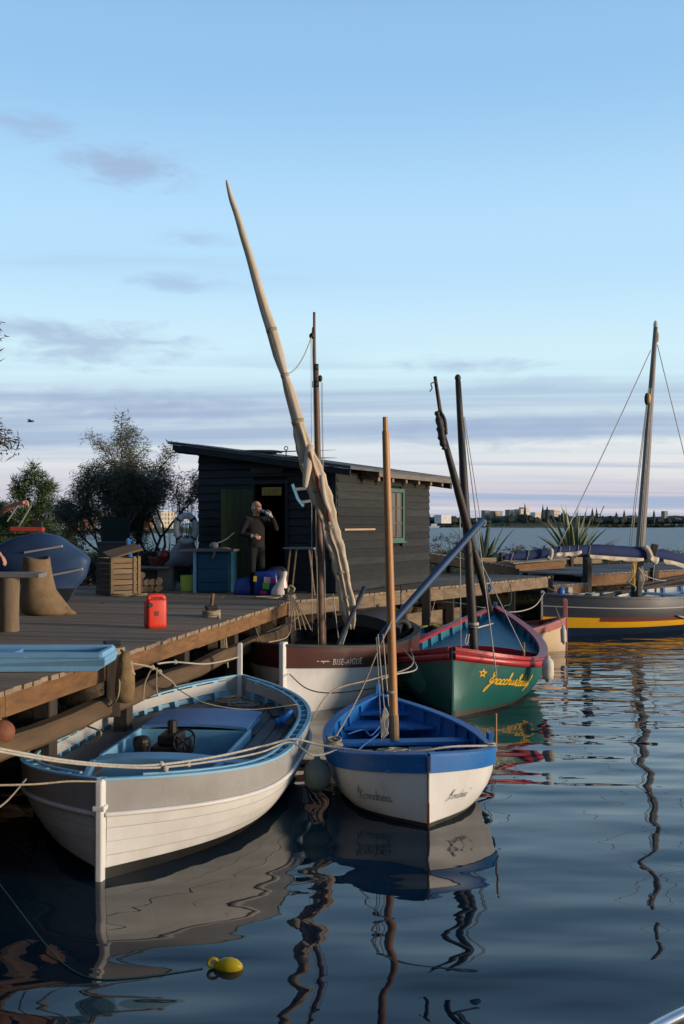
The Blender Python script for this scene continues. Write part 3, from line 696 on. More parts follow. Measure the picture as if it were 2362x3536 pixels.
for sd in (1, -1):
    MB().beam(HA.C(.86-SHA, sd*.34, zdk+.035), HA.C(2.02-SHA, sd*.60, zdk+.05), .05, .07).build('cockpit_coaming', m_lblue, A, bevel=.008)
c = MB(); abox(c, 1.05, 2.0, -.55, .55, .13, .16); c.build('cockpit_sole', m_tar, A)
arched(3.42, 4.32, .56, zdk+.085, .03, .03).build('after_lid', m_mblue, A, auto=.6)
c = MB(); abox(c, 3.44, 4.3, -.54, -.5, zdk, zdk+.085); abox(c, 3.44, 4.3, .5, .54, zdk, zdk+.085); abox(c, 4.27, 4.3, -.5, .5, zdk, zdk+.085); c.build('lid_coaming', m_lblue, A, bevel=.006)
c = MB(); abox(c, 2.2, 3.46, -.60, -.565, .06, zdk+.09); abox(c, 2.2, 3.46, .565, .60, .06, zdk+.09); abox(c, 2.22, 2.255, -.565, .565, .06, zdk+.04); abox(c, 3.42, 3.455, -.565, .565, .06, zdk+.08)
c.build('well_coaming', m_lblue, A, bevel=.006)
c = MB(); abox(c, 2.24, 3.42, -.56, .56, .05, .08); c.build('well_sole', m_tar, A)
c = MB(); abox(c, 2.06, 2.2, .58, 1.0, zdk+.05, zdk+.075); c.build('side_strip', m_lblue, A, bevel=.005)
# engine with steering wheel
eng = MB(); abox(eng, 2.75, 3.25, -.28, .02, .08, .50); abox(eng, 2.8, 3.15, -.22, -.02, .50, .60); abox(eng, 2.6, 2.75, -.40, -.28, .30, .58)
eng.lathe([(.001, 0), (.05, 0), (.05, .14), (.001, .14)], HA.C(3.0-SHA, -.12, .58), 10); eng.lathe([(.07, 0), (.09, .03), (.09, .09), (.06, .12)], HA.C(2.68-SHA, -.34, .5), 10)
ob = eng.build('engine', m_engine, A, bevel=.02)
wh = MB(); wc = HA.C(2.78-SHA, .06, zdk+.10); wp = [wc+RAi @ V(.05*math.sin(q), .11*math.cos(q), .11*math.sin(q)) for q in (2*math.pi*i/20 for i in range(21))]
wh.tube(wp, .013, 6)
for q in (.4, 2.5, 4.6): wh.tube([wc, wc+RAi @ V(.05*math.sin(q), .11*math.cos(q), .11*math.sin(q))], .008, 5)
wh.tube([wc, wc+RAi @ V(.25, -.02, -.15)], .012, 6)
wh.build('steering_wheel', m_engine, A, smooth=True)
# loose gear on deck: rope coil at the stern, blue bucketish kit by the quarter
mb = coil(MB(), HA.C(4.72, -.02, zdk+.06), .13, 5, .011, .6, 2); coil(mb, HA.C(4.55, .2, zdk+.05), .16, 3, .010, .1, 5)
one('rope_coil', 'tangled grey rope heaped at the post end of the grey boat', 'rope', mb, m_rope, smooth=True)
mb = MB(); mb.tube(cr([HA.C(3.3, .86, zdk+.10), HA.C(3.5, .92, zdk+.16), HA.C(3.72, .90, zdk+.12), HA.C(3.6, .80, zdk+.07), HA.C(3.38, .80, zdk+.1)], 5, True), .035, 6)
one('blue_line_bundle', 'bundle of blue line stowed by the grey boat rail', 'rope', mb, m_bluerope, smooth=True)
MB().beam(HA.C(3.9, .72, zdk+.04), HA.C(4.65, .50, zdk+.05), .10, .03).build('deck_batten', m_tar, A)
# ---------------------------------------------------------------- boat B: small blue and white double-ender
HB = Hull((.765, 9.02), (.43, 12.3), .80, .63, .52, .62, d=.30, kb=3.4, ks=2.2, tm=.34, nm=3.0, ne=1.15, minb=.006)
B = root('rowing_boat', 'small white rowing boat with bright blue topside and varnished pine mast', HB)
HB.band(.17, 1.03, off=0, nz=5).build('planking', m_white, B, smooth=True)
HB.bandz(-.28, .035, off=.006, nz=4).build('bottom', m_weed, B, smooth=True)
for sd in (1, -1):
    HB.solidband(0, .20, sd, -.02, .018, nz=2).build('sheer_strake', m_blue, B, auto=.6)
    HB.rail(sd, -.07, .026, -.006, .022).build('gunwale', m_blue, B, bevel=.004)
    HB.band(0, .85, sides=(sd,), off=-.03, nz=4, t0=.02, t1=.98).build('lining', m_blue, B, smooth=True)
    for k in range(9):
        t = .12+.76*k/8; HB.rib(t, .12, sd, w=.045, o0=-.06, o1=-.028, ztop=HB.zs(t)-.01).build('rib', m_blue, B)
HB.floor(.13).build('sole', mat('brown_sole_boards', (.16, .05, .035), (.09, .03, .02), scale=4, rough=.7, bump=.2), B)
HB.stem(True, .022, .04, .0).build('stem_post', mat('chipped_stem_edge', (.34, .28, .22), (.10, .06, .05), scale=12, rough=.6), B, bevel=.004)
MB().box(HB.C(-.012, 0, .565), (.05, .04, .13), rotz(math.atan2(HB.ax.y, HB.ax.x))).build('stem_head', mat('dark_blue_stem', (.015, .05, .13), (.012, .035, .09), scale=8, rough=.5), B, bevel=.008)
MB().box(HB.C(-.02, 0, .10), (.016, .014, .24), rotz(math.atan2(HB.ax.y, HB.ax.x))).build('stem_wear_strip', m_rust, B)
HB.stem(False, .07, .09, .14).build('stern_post', m_blue, B, bevel=.01)
for (t, w_, z) in ((.27, .19, .40), (.48, .20, .40), (.78, .42, .38)): HB.thwart(t, w_, z).build('thwart', m_blue, B, bevel=.006)
HB.thwart(.10, .30, .45, off=-.03).build('fore_deck', m_blue, B)
HB.thwart(.90, .30, .46, off=-.03).build('stern_sheets', m_blue, B)
RB = rotz(math.atan2(HB.ax.y, HB.ax.x))
for (x, y, w_, l_) in ((1.15, -.35, .35, .5), (1.25, .32, .36, .5), (1.95, -.34, .26, .45), (2.0, .33, .26, .5)): MB().box(HB.C(x, y, .19), (l_, w_, .05), RB).build('floor_panel', m_white, B, bevel=.005)
MB().box(HB.C(.93, .79, .60), (.10, .05, .07), RB).build('rowlock_block', m_blue, B, bevel=.006)
MB().box(HB.C(1.0, -.80, .60), (.10, .05, .07), RB).build('rowlock_block', m_blue, B, bevel=.006)
MB().tube([HB.C(.72, .80, .50), HB.C(.72, .80, .86)], .011, 8).build('thole_pin', m_pine, B)
mb = MB(); b0 = at(1362, 2548, 10.55); b1 = at(1330, 1440, 10.7)
spar(mb, b0, lerp(b0, b1, .955), [.043, .046, .045, .042, .037], 12); spar(mb, lerp(b0, b1, .95), b1, [.029, .027], 10); mo = mb.build('mast', m_pine, B, auto=.6)
MB().tube([b0+V(0, 0, -.02), lerp(b0, b1, .07)], .05, 12).build('mast_collar', m_bare, mo)
mb = MB(); spar(mb, at(1301, 2212, 10.5), at(1668, 1796, 11.3), [.03, .040, .043, .043, .041, .039], 10); bo = mb.build('boom', m_bluespar, B, smooth=True)
MB().tube(cr([at(1655, 1800, 11.28), at(1672, 1815, 11.25), at(1678, 1800, 11.3), at(1662, 1790, 11.3)], 4, True), .006, 5).build('boom_becket', m_whiterope, bo)
mb = MB(); fnB = hulltext_fn(HB, 1, .022, .55, lift=.006); script(mb, "Hondree", .034, .0042, fnB, x0=.10, slant=.35); ribbon(mb, [(.385, .075), (.365, .052)], .0045, fnB)
mb.build('name_lettering', m_ink, B, fixn=False)
mb = MB(); fB2 = hulltext_fn(HB, -1, .03, .58, lift=.006); script(mb, "Kondrea", .046, .0052, lambda x, y: fB2(.60-x, y), x0=.08); mb.build('name_lettering', m_ink, B, fixn=False)
# white tackle hanging on the mast, rope on the thwarts
mb = MB()
for (xa, ya, xb, yb) in ((1305, 2190, 1330, 2480), (1322, 2190, 1342, 2440), (1300, 2200, 1318, 2560)): sag(at(xa, ya, 10.45), at(xb, yb, 10.4), 0, .006, 6, mb, 5)
for k in range(5): mb.tube(cr([at(1330+3*k, 2440+6*k, 10.38), at(1318+2*k, 2500, 10.36), at(1325+4*k, 2550-4*k, 10.36), at(1340-2*k, 2500, 10.37)], 5, True), .006, 5)
mb.tube([at(1335, 2392, 10.36), at(1372, 2390, 10.36)], .016, 6)
mb.build('halyard', m_whiterope, B, smooth=True)
mb = MB(); coil(mb, at(1370, 2598, 9.8), .10, 5, .009, .4, 3); coil(mb, at(1335, 2601, 9.75), .09, 4, .009, .4, 8); sag(at(1370, 2596, 9.8), at(1428, 2596, 9.85), .01, .006, 6, mb)
mb.build('lashing', m_whiterope, B, smooth=True)
mb = MB(); coil(mb, HB.P(.26, .545, -1, -.04), .07, 6, .011, 1.2, 4); mb.build('gunwale_lashing', m_rope, B, smooth=True)
mb = MB(); mb.tube(cr([HB.P(.22, .48, -1, -.12), at(1225, 2600, 9.6), at(1260, 2570, 10.2), at(1310, 2530, 10.6), at(1330, 2480, 10.9)], 6), .009, 6)
mb.tube(cr([HB.P(.2, .5, -1, -.08), at(1190, 2610, 9.45), at(1230, 2620, 9.4), at(1215, 2600, 9.5)], 6), .02, 6); mb.tube(cr([at(1200, 2535, 10.8), at(1255, 2520, 10.9), at(1280, 2540, 10.8), at(1310, 2510, 11)], 6), .008, 6)
mb.build('blue_line', m_bluerope, B, smooth=True)
mb = MB(); coil(mb, HB.P(.2, .55, 1, -.05), .05, 4, .008, 1.0, 6); mb.build('gunwale_lashing', m_whiterope, B, smooth=True)
# ---------------------------------------------------------------- boat C: white with oxblood band, tall mast and furled lateen
HC = Hull((-.83, 14.25), (.9, 19.4), 1.16, .98, .84, .92, d=.45, kb=2.9, ks=2.6, tm=.42, nm=3.0, ne=1.25)
C = root('lateen_boat', 'white wooden boat with oxblood band, tall brown mast and furled tan sail', HC)
HC.band(.27, 1.03, off=0, nz=5).build('planking', m_white, C, smooth=True)
HC.band(.95, 2.0, off=.006, nz=4).build('bottom', m_boot, C, smooth=True)
for sd in (1, -1):
    HC.solidband(.012, .275, sd, -.02, .006, nz=2).build('name_band', m_brown, C, auto=.6)
    HC.rail(sd, -.10, .02, -.015, .022).build('gunwale', m_tar, C, bevel=.004)
    HC.band(.02, .8, sides=(sd,), off=-.04, nz=4, t0=.02, t1=.98).build('lining', m_tar, C, smooth=True)
    HC.rail(sd, -.004, .014, -.01, .01, zr=.28).build('band_moulding', m_tar, C)
    for k in range(8):
        t = .14+.74*k/7; HC.rib(t, .3, sd, w=.06, o0=-.09, o1=-.04).build('rib', m_tar, C)
HC.floor(.34).build('sole', m_tar, C)
stc = HC.stem(True, .11, .13, .05).build('stem_post', m_white, C, bevel=.012)
MB().box(HC.C(-.05, -.06, .30), (.05, .03, .36), rotz(math.atan2(HC.ax.y, HC.ax.x))).build('stem_iron', m_beam, C)
HC.stem(False, .08, .1, .25).build('stern_post', m_tar, C, bevel=.01)
for (t, w_, z) in ((.36, .3, .62), (.62, .3, .6)): HC.thwart(t, w_, z).build('thwart', m_tar, C)
# raised dark cuddy aft
mb = MB(); rings = []
for k in range(9):
    v = lerp(-1, 1, k/8); y = v*.80; z = .92+.22*(1-v*v); rings.append([HC.C(3.3, y, z-.2), HC.C(4.9, y*.55, z-.2), HC.C(4.9, y*.55, z), HC.C(3.3, y, z)])
mb.loft(rings).build('cuddy_top', m_tar, C, auto=.6)
fnC = hulltext_fn(HC, 1, .035, .21); tb, tw = block_text('BISE-AIGU\u00cb', .092, lambda x, y: fnC(x+.42, y*1.35-.035), 1.12); tb.build('name_lettering', mat('white_lettering', (.68, .66, .62), (.5, .47, .44), scale=20, rough=.6, bump=0), C, fixn=False)
mt_ = bpy.data.materials['white_lettering']
mb = MB(); ribbon(mb, [(.17+.02*i, .015) for i in range(11)], .014, fnC); ribbon(mb, [(.27, .015), (.275, -.015)], .014, fnC); mb.build('lettering_dash', mt_, C, fixn=False)
fC2 = hulltext_fn(HC, -1, .05, .21); tb, tw = block_text('BISE-AIGU\u00cb', .085, lambda x, y: fC2(.72-x, y), 1.05); tb.build('name_lettering', mat('dim_lettering', (.18, .16, .15), (.10, .09, .09), scale=20, rough=.7, bump=0), C, fixn=False)
mb = MB(); ribbon(mb, [(.05+.02*i, .04) for i in range(9)], .012, fC2); mb.build('lettering_dash', bpy.data.materials['dim_lettering'], C, fixn=False)
# mast
mb = MB(); c0 = V(*at(1112, 2250, 16.1).xy, .40); c1 = at(1090, 1262, 16.1); c2 = at(1085, 1078, 16.1)
spar(mb, c0, c1, [.062, .062, .058, .052, .046], 12); mo = mb.build('mast', m_spar, C, smooth=True)
mb = MB(); spar(mb, lerp(c1, c2, -.05)+V(-.02, 0, 0), c2, [.030, .024, .020], 8); mb.build('topmast', m_spar, mo, smooth=True)
mb = MB(); mb.tube([c1+V(0, 0, -.35), c1+V(0, 0, -.25)], .058, 10); mb.tube([c1+V(0, 0, -.08), c1+V(0, 0, .02)], .05, 10); mb.ball(at(1106, 1307, 16.0), (.035, .035, .055)); mb.ball(at(1077, 1160, 16.05), (.045, .045, .05)); mb.tube([at(1080, 1130, 16), at(1077, 1165, 16)], .012, 6)
mb.build('mast_block', m_black, mo, smooth=True)
# furled sail round its yard
ctr = [(1212, 2170, 16.3), (1205, 2100, 16.2), (1190, 2020, 16.1), (1178, 1960, 16.0), (1165, 1900, 15.9), (1148, 1850, 15.8), (1135, 1790, 15.7), (1112, 1720, 15.6), (1088, 1650, 15.55), (1066, 1590, 15.5), (1045, 1520, 15.4), (1022, 1430, 15.3), (1000, 1350, 15.2), (983, 1296, 15.1), (962, 1225, 15.1), (938, 1140, 15.0), (917, 1077, 15.0), (890, 985, 14.9), (863, 889, 14.8), (840, 815, 14.7), (818, 740, 14.65), (800, 690, 14.6), (788, 645, 14.55), (782, 622, 14.5)]
wid = [14, 30, 25, 29, 27, 32, 28, 36, 38, 34, 27, 24, 22, 14, 23, 22, 20, 17.5, 15, 13.5, 12, 10, 7, 3]
pp = cr([at(*c_) for c_ in ctr], 4); mb = MB(); rings = []; prev = None; N = len(pp)
for i_, p in enumerate(pp):
    t = (pp[min(i_+1, N-1)]-pp[max(i_-1, 0)]).normalized(); a_ = t.cross(V(0, 1, 0)).normalized(); b_ = t.cross(a_)
    wv = interp(i_/(N-1), [j/(len(wid)-1) for j in range(len(wid))], wid)*13.0/FPX
    lump = 1.0 if i_/N > .42 else 0.0
    rg = []
    for j in range(36):
        q = 2*math.pi*j/36
        fold = (.15*math.sin(3*q+i_*.035)+.13*math.sin(6*q-i_*.05)+.10*math.sin(9*q+i_*.09+2*noise.noise(V(i_*.07, 1, 5))))*(.22 if i_/N > .45 else 1.0)
        k_ = wv*(1+fold*(.9 if i_/N > .45 else 1.35))*(1+(0 if i_/N > .45 else .07)*math.sin(i_*1.7+4*q+3*noise.noise(V(i_*.2, q, 9))))*(1+(.05 if i_/N > .45 else .10)*noise.noise(V(i_*.22, q, 2)))
        rg.append(p+a_*(k_*math.cos(q))+b_*(k_*.8*math.sin(q)))
    rings.append(rg)
mb.loft(rings); so = mb.build('furled_sail', m_canvas, C, smooth=True)
mb = MB()      # loose folds of cloth hanging below the yard
for (pts_, w0) in (([(1070, 1540, 15.4), (1064, 1600, 15.32), (1058, 1645, 15.3), (1053, 1684, 15.3)], 34), ([(1110, 1640, 15.3), (1120, 1720, 15.3), (1138, 1765, 15.35), (1128, 1730, 15.35)], 18)):
    q_ = cr([at(*c_) for c_ in pts_], 5); rr = [w0*15.3/FPX/2*(1-.55*(k/(len(q_)-1))**2) for k in range(len(q_))]; mb.tube(q_, rr, 10)
mb.build('loose_fold', m_canvas, so, smooth=True)
m_rustcloth = mat('tan_red_cloth', (.22, .08, .05), (.14, .05, .035), rough=.9)
mb = MB(); mb.tube(cr([at(1068, 1560, 15.25), at(1090, 1640, 15.35), at(1115, 1720, 15.45), at(1130, 1760, 15.5), at(1138, 1800, 15.55)], 5), [.02]*6+[.035]*9+[.03]*6, 8); mb.build('rust_red_lining', m_rustcloth, so, smooth=True)
for (q0, tw, w_, i0, i1) in ((4.4, .012, .5, 8, 34), (5.3, -.010, .42, 12, 42), (3.6, .012, .45, 6, 26)):      # loose strips of cloth lapped over the bundle
    rings2 = []
    for i_ in range(i0, min(i1, N-1)):
        p = pp[i_]; t = (pp[min(i_+1, N-1)]-pp[max(i_-1, 0)]).normalized(); a_ = t.cross(V(0, 1, 0)).normalized(); b_ = t.cross(a_)
        wv = interp(i_/(N-1), [j/(len(wid)-1) for j in range(len(wid))], wid)*13.0/FPX; e_ = min(1, (i_-i0+1)/4, (i1-i_)/4); rg = []
        for (dq, lift) in ((-1, 1.02), (-.4, 1.22+.08*math.sin(i_*.9)), (.3, 1.30+.10*math.sin(i_*.7+1)), (1, 1.34+.14*math.sin(i_*1.1)), (.9, 1.20), (0, 1.05), (-.9, .95)):
            q = q0+tw*i_*3+dq*w_*e_*(1+.25*math.sin(i_*.6)); rg.append(p+a_*(wv*lift*math.cos(q))+b_*(wv*.8*lift*math.sin(q)))
        rings2.append(rg)
    MB().loft(rings2).build('cloth_lap', m_canvas, so, smooth=True)
mb = MB()
for (px, py, D, r_) in ((983, 1296, 15.1, .062), (1178, 1975, 16.0, .075), (1028, 1455, 15.3, .098), (1100, 1690, 15.58, .118), (1141, 1820, 15.74, .09), (1196, 2060, 16.15, .085), (938, 1140, 15.0, .085)): MB().tube([at(px-2, py-5, D), at(px+2, py+6, D)], r_, 12).build('gasket', m_rope, so, smooth=True)
mb = MB()
for (a0, a1, dr) in ((at(1075, 1165, 16), at(995, 1290, 15.1), .12),): sag(a0, a1, dr, .010, 12, mb)
for (x0, y0, x1, y1) in ((1074, 1170, 1078, 2180), (1078, 1170, 1100, 2225), (1109, 1320, 1118, 1800), (1113, 1320, 1125, 2230)): sag(at(x0, y0, 15.98), at(x1, y1, 15.9), 0, .005, 6, mb, 5)
sag(at(1150, 2050, 16), at(1170, 2215, 15.6), 0, .008, 4, mb, 5); sag(at(1205, 2160, 16.2), at(1182, 2230, 15.2), 0, .008, 4, mb, 5)
mb.build('rigging', m_whiterope, C, smooth=True)
mb = MB(); spar(mb, at(1165, 2235, 15.2), at(1258, 2030, 16.6), [.04, .04, .035, .04], 8); mb.build('tiller_spar', m_slate, C, smooth=True)
# ---------------------------------------------------------------- boat D: green with crimson rail
HD = Hull((1.53, 14.1), (3.02, 20.0), 1.12, .95, .62, 1.04, d=.40, kb=2.8, ks=2.2, tm=.36, nm=2.6, ne=1.15)
Dd = root('fishing_boat', 'green wooden fishing boat with crimson rail and yellow painted name', HD)
HD.band(.12, .9, off=0, nz=5).build('planking', m_green, Dd, smooth=True)
HD.band(.80, 2.0, off=.006, nz=4).build('bottom', mat('muddy_bottom', (.07, .06, .05), (.04, .036, .03), scale=6, rough=.7, bump=.3), Dd, smooth=True)
for sd in (1, -1):
    HD.rail(sd, -.09, .045, -.02, .03, n=60).build('gunwale', m_red, Dd, bevel=.012)
    HD.rail(sd, -.005, .05, -.05, .05, zr=.09, rnd=True, n=60).build('rub_rail', m_red, Dd, smooth=True)
    HD.solidband(.0, .15, sd, -.02, .012, nz=2).build('sheer_strake', m_red, Dd, auto=.6)
    HD.band(.02, .8, sides=(sd,), off=-.04, nz=4, t0=.02, t1=.99).build('lining', m_teal, Dd, smooth=True)
    for k in range(12):
        t = .1+.82*k/11; HD.rib(t, .25, sd, w=.07, o0=-.10, o1=-.04).build('rib', m_teal, Dd)
HD.floor(.3).build('sole', m_tar, Dd)
HD.stem(True, .05, .05, .02).build('stem_post', m_green, Dd, bevel=.008)
HD.stem(False, .09, .12, .10).build('stern_post', m_teal, Dd, bevel=.01)
# after deck in teal with a crimson coaming, dark hold in front
mb = MB(); T = HD.ts(14, .54, .985); rows = [[HD.P(t, HD.zs(t)-.16, -1, -.05), HD.C(t*HD.L, -.4*HD.hb(t, .8), HD.zs(t)-.10), HD.C(t*HD.L, 0, HD.zs(t)-.07), HD.C(t*HD.L, .4*HD.hb(t, .8), HD.zs(t)-.10), HD.P(t, HD.zs(t)-.16, 1, -.05)] for t in T]
mb.loft(rows, closed=False, caps=False).build('after_deck', m_teal, Dd, smooth=True)
mb = MB(); rings = []
for k in range(11):
    v = lerp(-1, 1, k/10); hbw = HD.hb(.54, .6)-.10; y = v*hbw; z = HD.zs(.54)-.17+.11*(1-v*v); x = .54*HD.L
    rings.append([HD.C(x-.03, y, z-.16), HD.C(x+.02, y, z-.16), HD.C(x+.02, y, z+.02), HD.C(x-.03, y, z+.02)])
mb.loft(rings).build('hold_coaming', m_red, Dd, auto=.6)
HD.thwart(.30, .25, .50).build('mast_thwart', m_teal, Dd)
fnD = hulltext_fn(HD, 1, .03, .42, slope=-.03); mb = MB(); script(mb, "Gracchus", .072, .020, fnD, x0=.33); script(mb, "Babeuf,", .068, .018, lambda x, y: fnD(x, y-.015), x0=.92, adv=1.0); mb.build('name_lettering', m_gold, Dd, fixn=False)
mb = MB(); star = []
for k in range(10):
    q = math.pi/2+math.pi*k/5; r_ = .075 if k % 2 == 0 else .034; star.append(fnD(.20+r_*math.cos(q), .14+r_*math.sin(q)))
mb.add(star+[fnD(.20, .14)], [(k, (k+1) % 10, 10) for k in range(10)]); so = mb.build('painted_star', m_gold, Dd, fixn=False)
mb = MB(); fl = hulltext_fn(HD, 1, .03, .42, slope=-.03, lift=.009); mb.add([fl(.20+.018*math.cos(q), .14+.018*math.sin(q)) for q in (2*math.pi*k/8 for k in range(8))], [tuple(range(8))]); mb.build('star_centre', m_rust, so, fixn=False)
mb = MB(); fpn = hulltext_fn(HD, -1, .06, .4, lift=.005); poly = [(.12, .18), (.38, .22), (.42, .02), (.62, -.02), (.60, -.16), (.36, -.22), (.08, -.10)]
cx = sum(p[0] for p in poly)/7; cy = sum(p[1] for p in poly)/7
mb.add([fpn(*p) for p in poly]+[fpn(cx, cy)], [(k, (k+1) % 7, 7) for k in range(7)]); mb.build('lighter_bow_patch', m_greenpatch, Dd, fixn=False)  # lighter green polygon laid over the left bow planking
mb = MB(); d0 = V(*at(1642, 2262, 15.9).xy, .35); d1 = at(1580, 1290, 16.0); spar(mb, d0, lerp(d0, d1, .975), [.072, .074, .07, .066, .058, .045], 12); mb.ball(lerp(d0, d1, .985), (.05, .05, .06)); mo = mb.build('mast', m_blackspar, Dd, smooth=True)
mb = MB(); spar(mb, at(1692, 2110, 16.3), at(1535, 1520, 15.5), [.05, .06, .07, .06, .045], 10); spar(mb, at(1535, 1520, 15.5), at(1502, 1300, 15.2), [.045, .032, .028], 8); yo = mb.build('yard', m_blackspar, Dd, smooth=True)
mb = MB(); q_ = cr([at(1508, 1420, 15.1), at(1520, 1470, 15.1), at(1528, 1520, 15.12), at(1536, 1552, 15.15)], 5); mb.tube(q_, [.03+.03*math.sin(math.pi*k/(len(q_)-1))+.012*math.sin(k*2.3) for k in range(len(q_))], 8)
q_ = cr([at(1520, 1420, 15.1), at(1536, 1450, 15.1), at(1541, 1500, 15.1)], 5); mb.tube(q_, .025, 7); mb.build('black_sail_bundle', m_tar, yo, smooth=True)
mb = MB(); mb.tube(cr([at(1502, 1320, 15.2), at(1488, 1325, 15.15), at(1492, 1340, 15.1), at(1484, 1352, 15.1)], 4), .010, 5); sag(at(1508, 1325, 15.2), at(1518, 1420, 15.1), -.03, .008, 6, mb); mb.build('yard_lashing', m_darkrope, yo, smooth=True)
mb = MB()
for (x0, y0, x1, y1, D0, D1, r_) in ((1600, 1440, 1715, 2338, 15.9, 14.05, .009), (1604, 1440, 1660, 1800, 15.9, 15.9, .007), (1640, 1900, 1812, 2255, 15.9, 14.8, .008), (1588, 1790, 1592, 2255, 16.2, 14.8, .007), (1585, 1500, 1590, 1900, 16.1, 16.2, .006)): sag(at(x0, y0, D0), at(x1, y1, D1), 0, r_, 6, mb, 5)
mb.tube([at(1625, 2165, 15.85), at(1648, 2168, 15.78), at(1702, 2153, 17.5)], .012, 6); mb.tube([d0+V(-.03, 0, .75), d0+V(-.03, 0, .79)], .085, 10)
mb.tube(cr([at(1612, 2190, 15.8), at(1605, 2220, 15.7), at(1613, 2222, 15.7), at(1620, 2190, 15.8)], 5), .009, 5)
mb.build('rigging', m_whiterope, Dd, smooth=True)
mb = MB(); mb.ball(HD.C(1.6, .62, .50), (.20, .16, .12), 10, 6); mb.ball(HD.C(1.75, .5, .52), (.14, .12, .10), 10, 6); mb.build('net_float', mat('pale_net', (.35, .33, .26), (.4, .28, .05), scale=6, rough=.9, bump=.6), Dd, smooth=True)
MB().tube([HD.C(1.45, .88, .55), HD.C(1.45, .88, .90)], .018, 8).build('thole_pin', m_bare, Dd)
def fender(name, label, p, r, h, tilt=0, m=m_fender, mr=m_whiterope, ropeto=None):
    t = thing(name, label, 'fender', p, 0, 'fenders hung over the boats'); R = Matrix.Rotation(tilt, 4, 'X')
    MB().lathe([(.001, -.02), (r*.4, -.01), (r*.55, .02), (r*.9, r*.4), (r, r), (r, h-r), (r*.9, h-r*.4), (r*.5, h), (r*.3, h+.04), (.001, h+.05)], p, 14, R).build('body', m, t, smooth=True)
    top = Vector(p)+R.to_3x3() @ V(0, 0, h+.03)
    mb = MB(); sag(top, ropeto if ropeto is not None else top+V(0, 0, .2), 0, .008, 4, mb, 5); mb.build('lanyard', mr, t, smooth=True)
fender('fender', 'large white fender hung on the green boat', at(1892, 2352, 14.85), .088, .33, ropeto=HD.P(.17, .68, 1, .05))
# ---------------------------------------------------------------- boat E: pink and cream
HE = Hull((4.72, 21.45), (1.7, 22.0), .98, .70, .46, .6, d=.3, kb=2.2, ks=2.4, tm=.45, nm=2.4, ne=1.2)
E = root('dinghy', 'faded pink and cream dinghy squeezed in behind the green boat', HE)
HE.band(.16, 1.03, off=0, nz=5).build('planking', m_cream, E, smooth=True)
HE.band(1.0, 2.0, off=.004, nz=4).build('bottom', m_weed, E, smooth=True)
for sd in (1, -1):
    HE.solidband(0, .2, sd, -.02, .012, nz=2).build('sheer_strake', m_pink, E, auto=.6)
    HE.rail(sd, -.07, .03, -.01, .025).build('gunwale', m_pink, E, bevel=.005)
    HE.band(.02, .8, sides=(sd,), off=-.035, nz=4, t0=.02, t1=.98).build('lining', m_pink, E, smooth=True)
    for k in range(6): HE.rib(.15+.7*k/5, .2, sd, w=.06, o0=-.08, o1=-.035).build('rib', m_rust, E)
HE.floor(.24).build('sole', m_rust, E)
HE.stem(True, .06, .09, .40).build('stem_post', m_pink, E, bevel=.01); HE.stem(False, .06, .08, .08).build('stern_post', m_pink, E, bevel=.01)
HE.thwart(.2, .5, .44).build('fore_deck', mat('dusty_mauve_board', (.22, .13, .12), (.16, .09, .085), rough=.7), E); HE.thwart(.55, .25, .45).build('thwart', m_pink, E)
fender('fender', 'small dirty white fender at the bow of the pink dinghy', at(1947, 2222, 20.75), .062, .32, -.2, ropeto=HE.P(.07, .95, -1, .0))
# ---------------------------------------------------------------- boat F: long grey boat with yellow stripe
HF = Hull((4.75, 24.15), (11.6, 28.9), 1.3, 1.0, .86, 1.1, d=.5, kb=2.6, ks=2.6, tm=.45, nm=3.2, ne=1.3)
Fb = root('sailing_boat', 'long slate grey sailing boat with yellow and rust stripes and blue sail cover', HF)
HF.band(.02, .46, off=0, nz=4).build('topside_planking', m_slate, Fb, smooth=True)
HF.band(.46, .565, off=0, nz=2).build('rust_stripe', m_rust, Fb, smooth=True)
for sd in (1, -1):
    HF.solidband(.56, .70, sd, -.02, .03, nz=2).build('yellow_rub_strake', m_yellow, Fb, auto=.6)
    HF.solidband(.47, .57, sd, -.02, .022, nz=2, t0=.0, t1=.14).build('yellow_bow_patch', m_yellow, Fb, auto=.6)
    HF.rail(sd, -.12, .03, -.02, .03).build('gunwale', m_slate, Fb, bevel=.006)
    HF.rail(sd, -.002, .016, -.012, .012, zr=.24).build('moulding', m_greyp, Fb)
    HF.band(.02, .7, sides=(sd,), off=-.05, nz=4, t0=.02, t1=.98).build('lining', m_white, Fb, smooth=True)
    for k in range(13): HF.rib(.08+.84*k/12, .4, sd, w=.07, o0=-.11, o1=-.05).build('rib', m_mblue, Fb)
    HF.rail(sd, -.115, -.095, -.22, -.17, t0=.04, t1=.96).build('stringer', m_white, Fb)
HF.band(.70, .90, off=0, nz=3).build('navy_planking', m_navy, Fb, smooth=True)
HF.band(.90, 2.0, off=.003, nz=4).build('bottom', m_rust, Fb, smooth=True)
HF.floor(.55).build('sole', m_mblue, Fb)
HF.stem(True, .08, .1, .1).build('stem_post', m_slate, Fb, bevel=.01)
HF.thwart(.12, 1.0, .84, off=-.05).build('fore_deck', m_mblue, Fb)
HF.thwart(.33, .3, .75).build('thwart', m_lblue, Fb); HF.thwart(.62, .5, .75).build('thwart', m_lblue, Fb)
mb = MB(); f0 = V(*at(2196, 2080, 25.9).xy, .5); f1 = at(2264, 1130, 26.2); spar(mb, f0, f1, [.125, .12, .11, .095, .075, .055], 12); mo = mb.build('mast', mat('silvery_mast_wood', (.22, .19, .16), (.09, .075, .065), scale=2, st=(5, 5, .25), rough=.55, bump=.3), Fb, smooth=True)
MB().tube([f0+V(.01, -.02, -.05), f0+V(.01, -.02, .72)], .14, 12).build('mast_sleeve', m_black, mo)
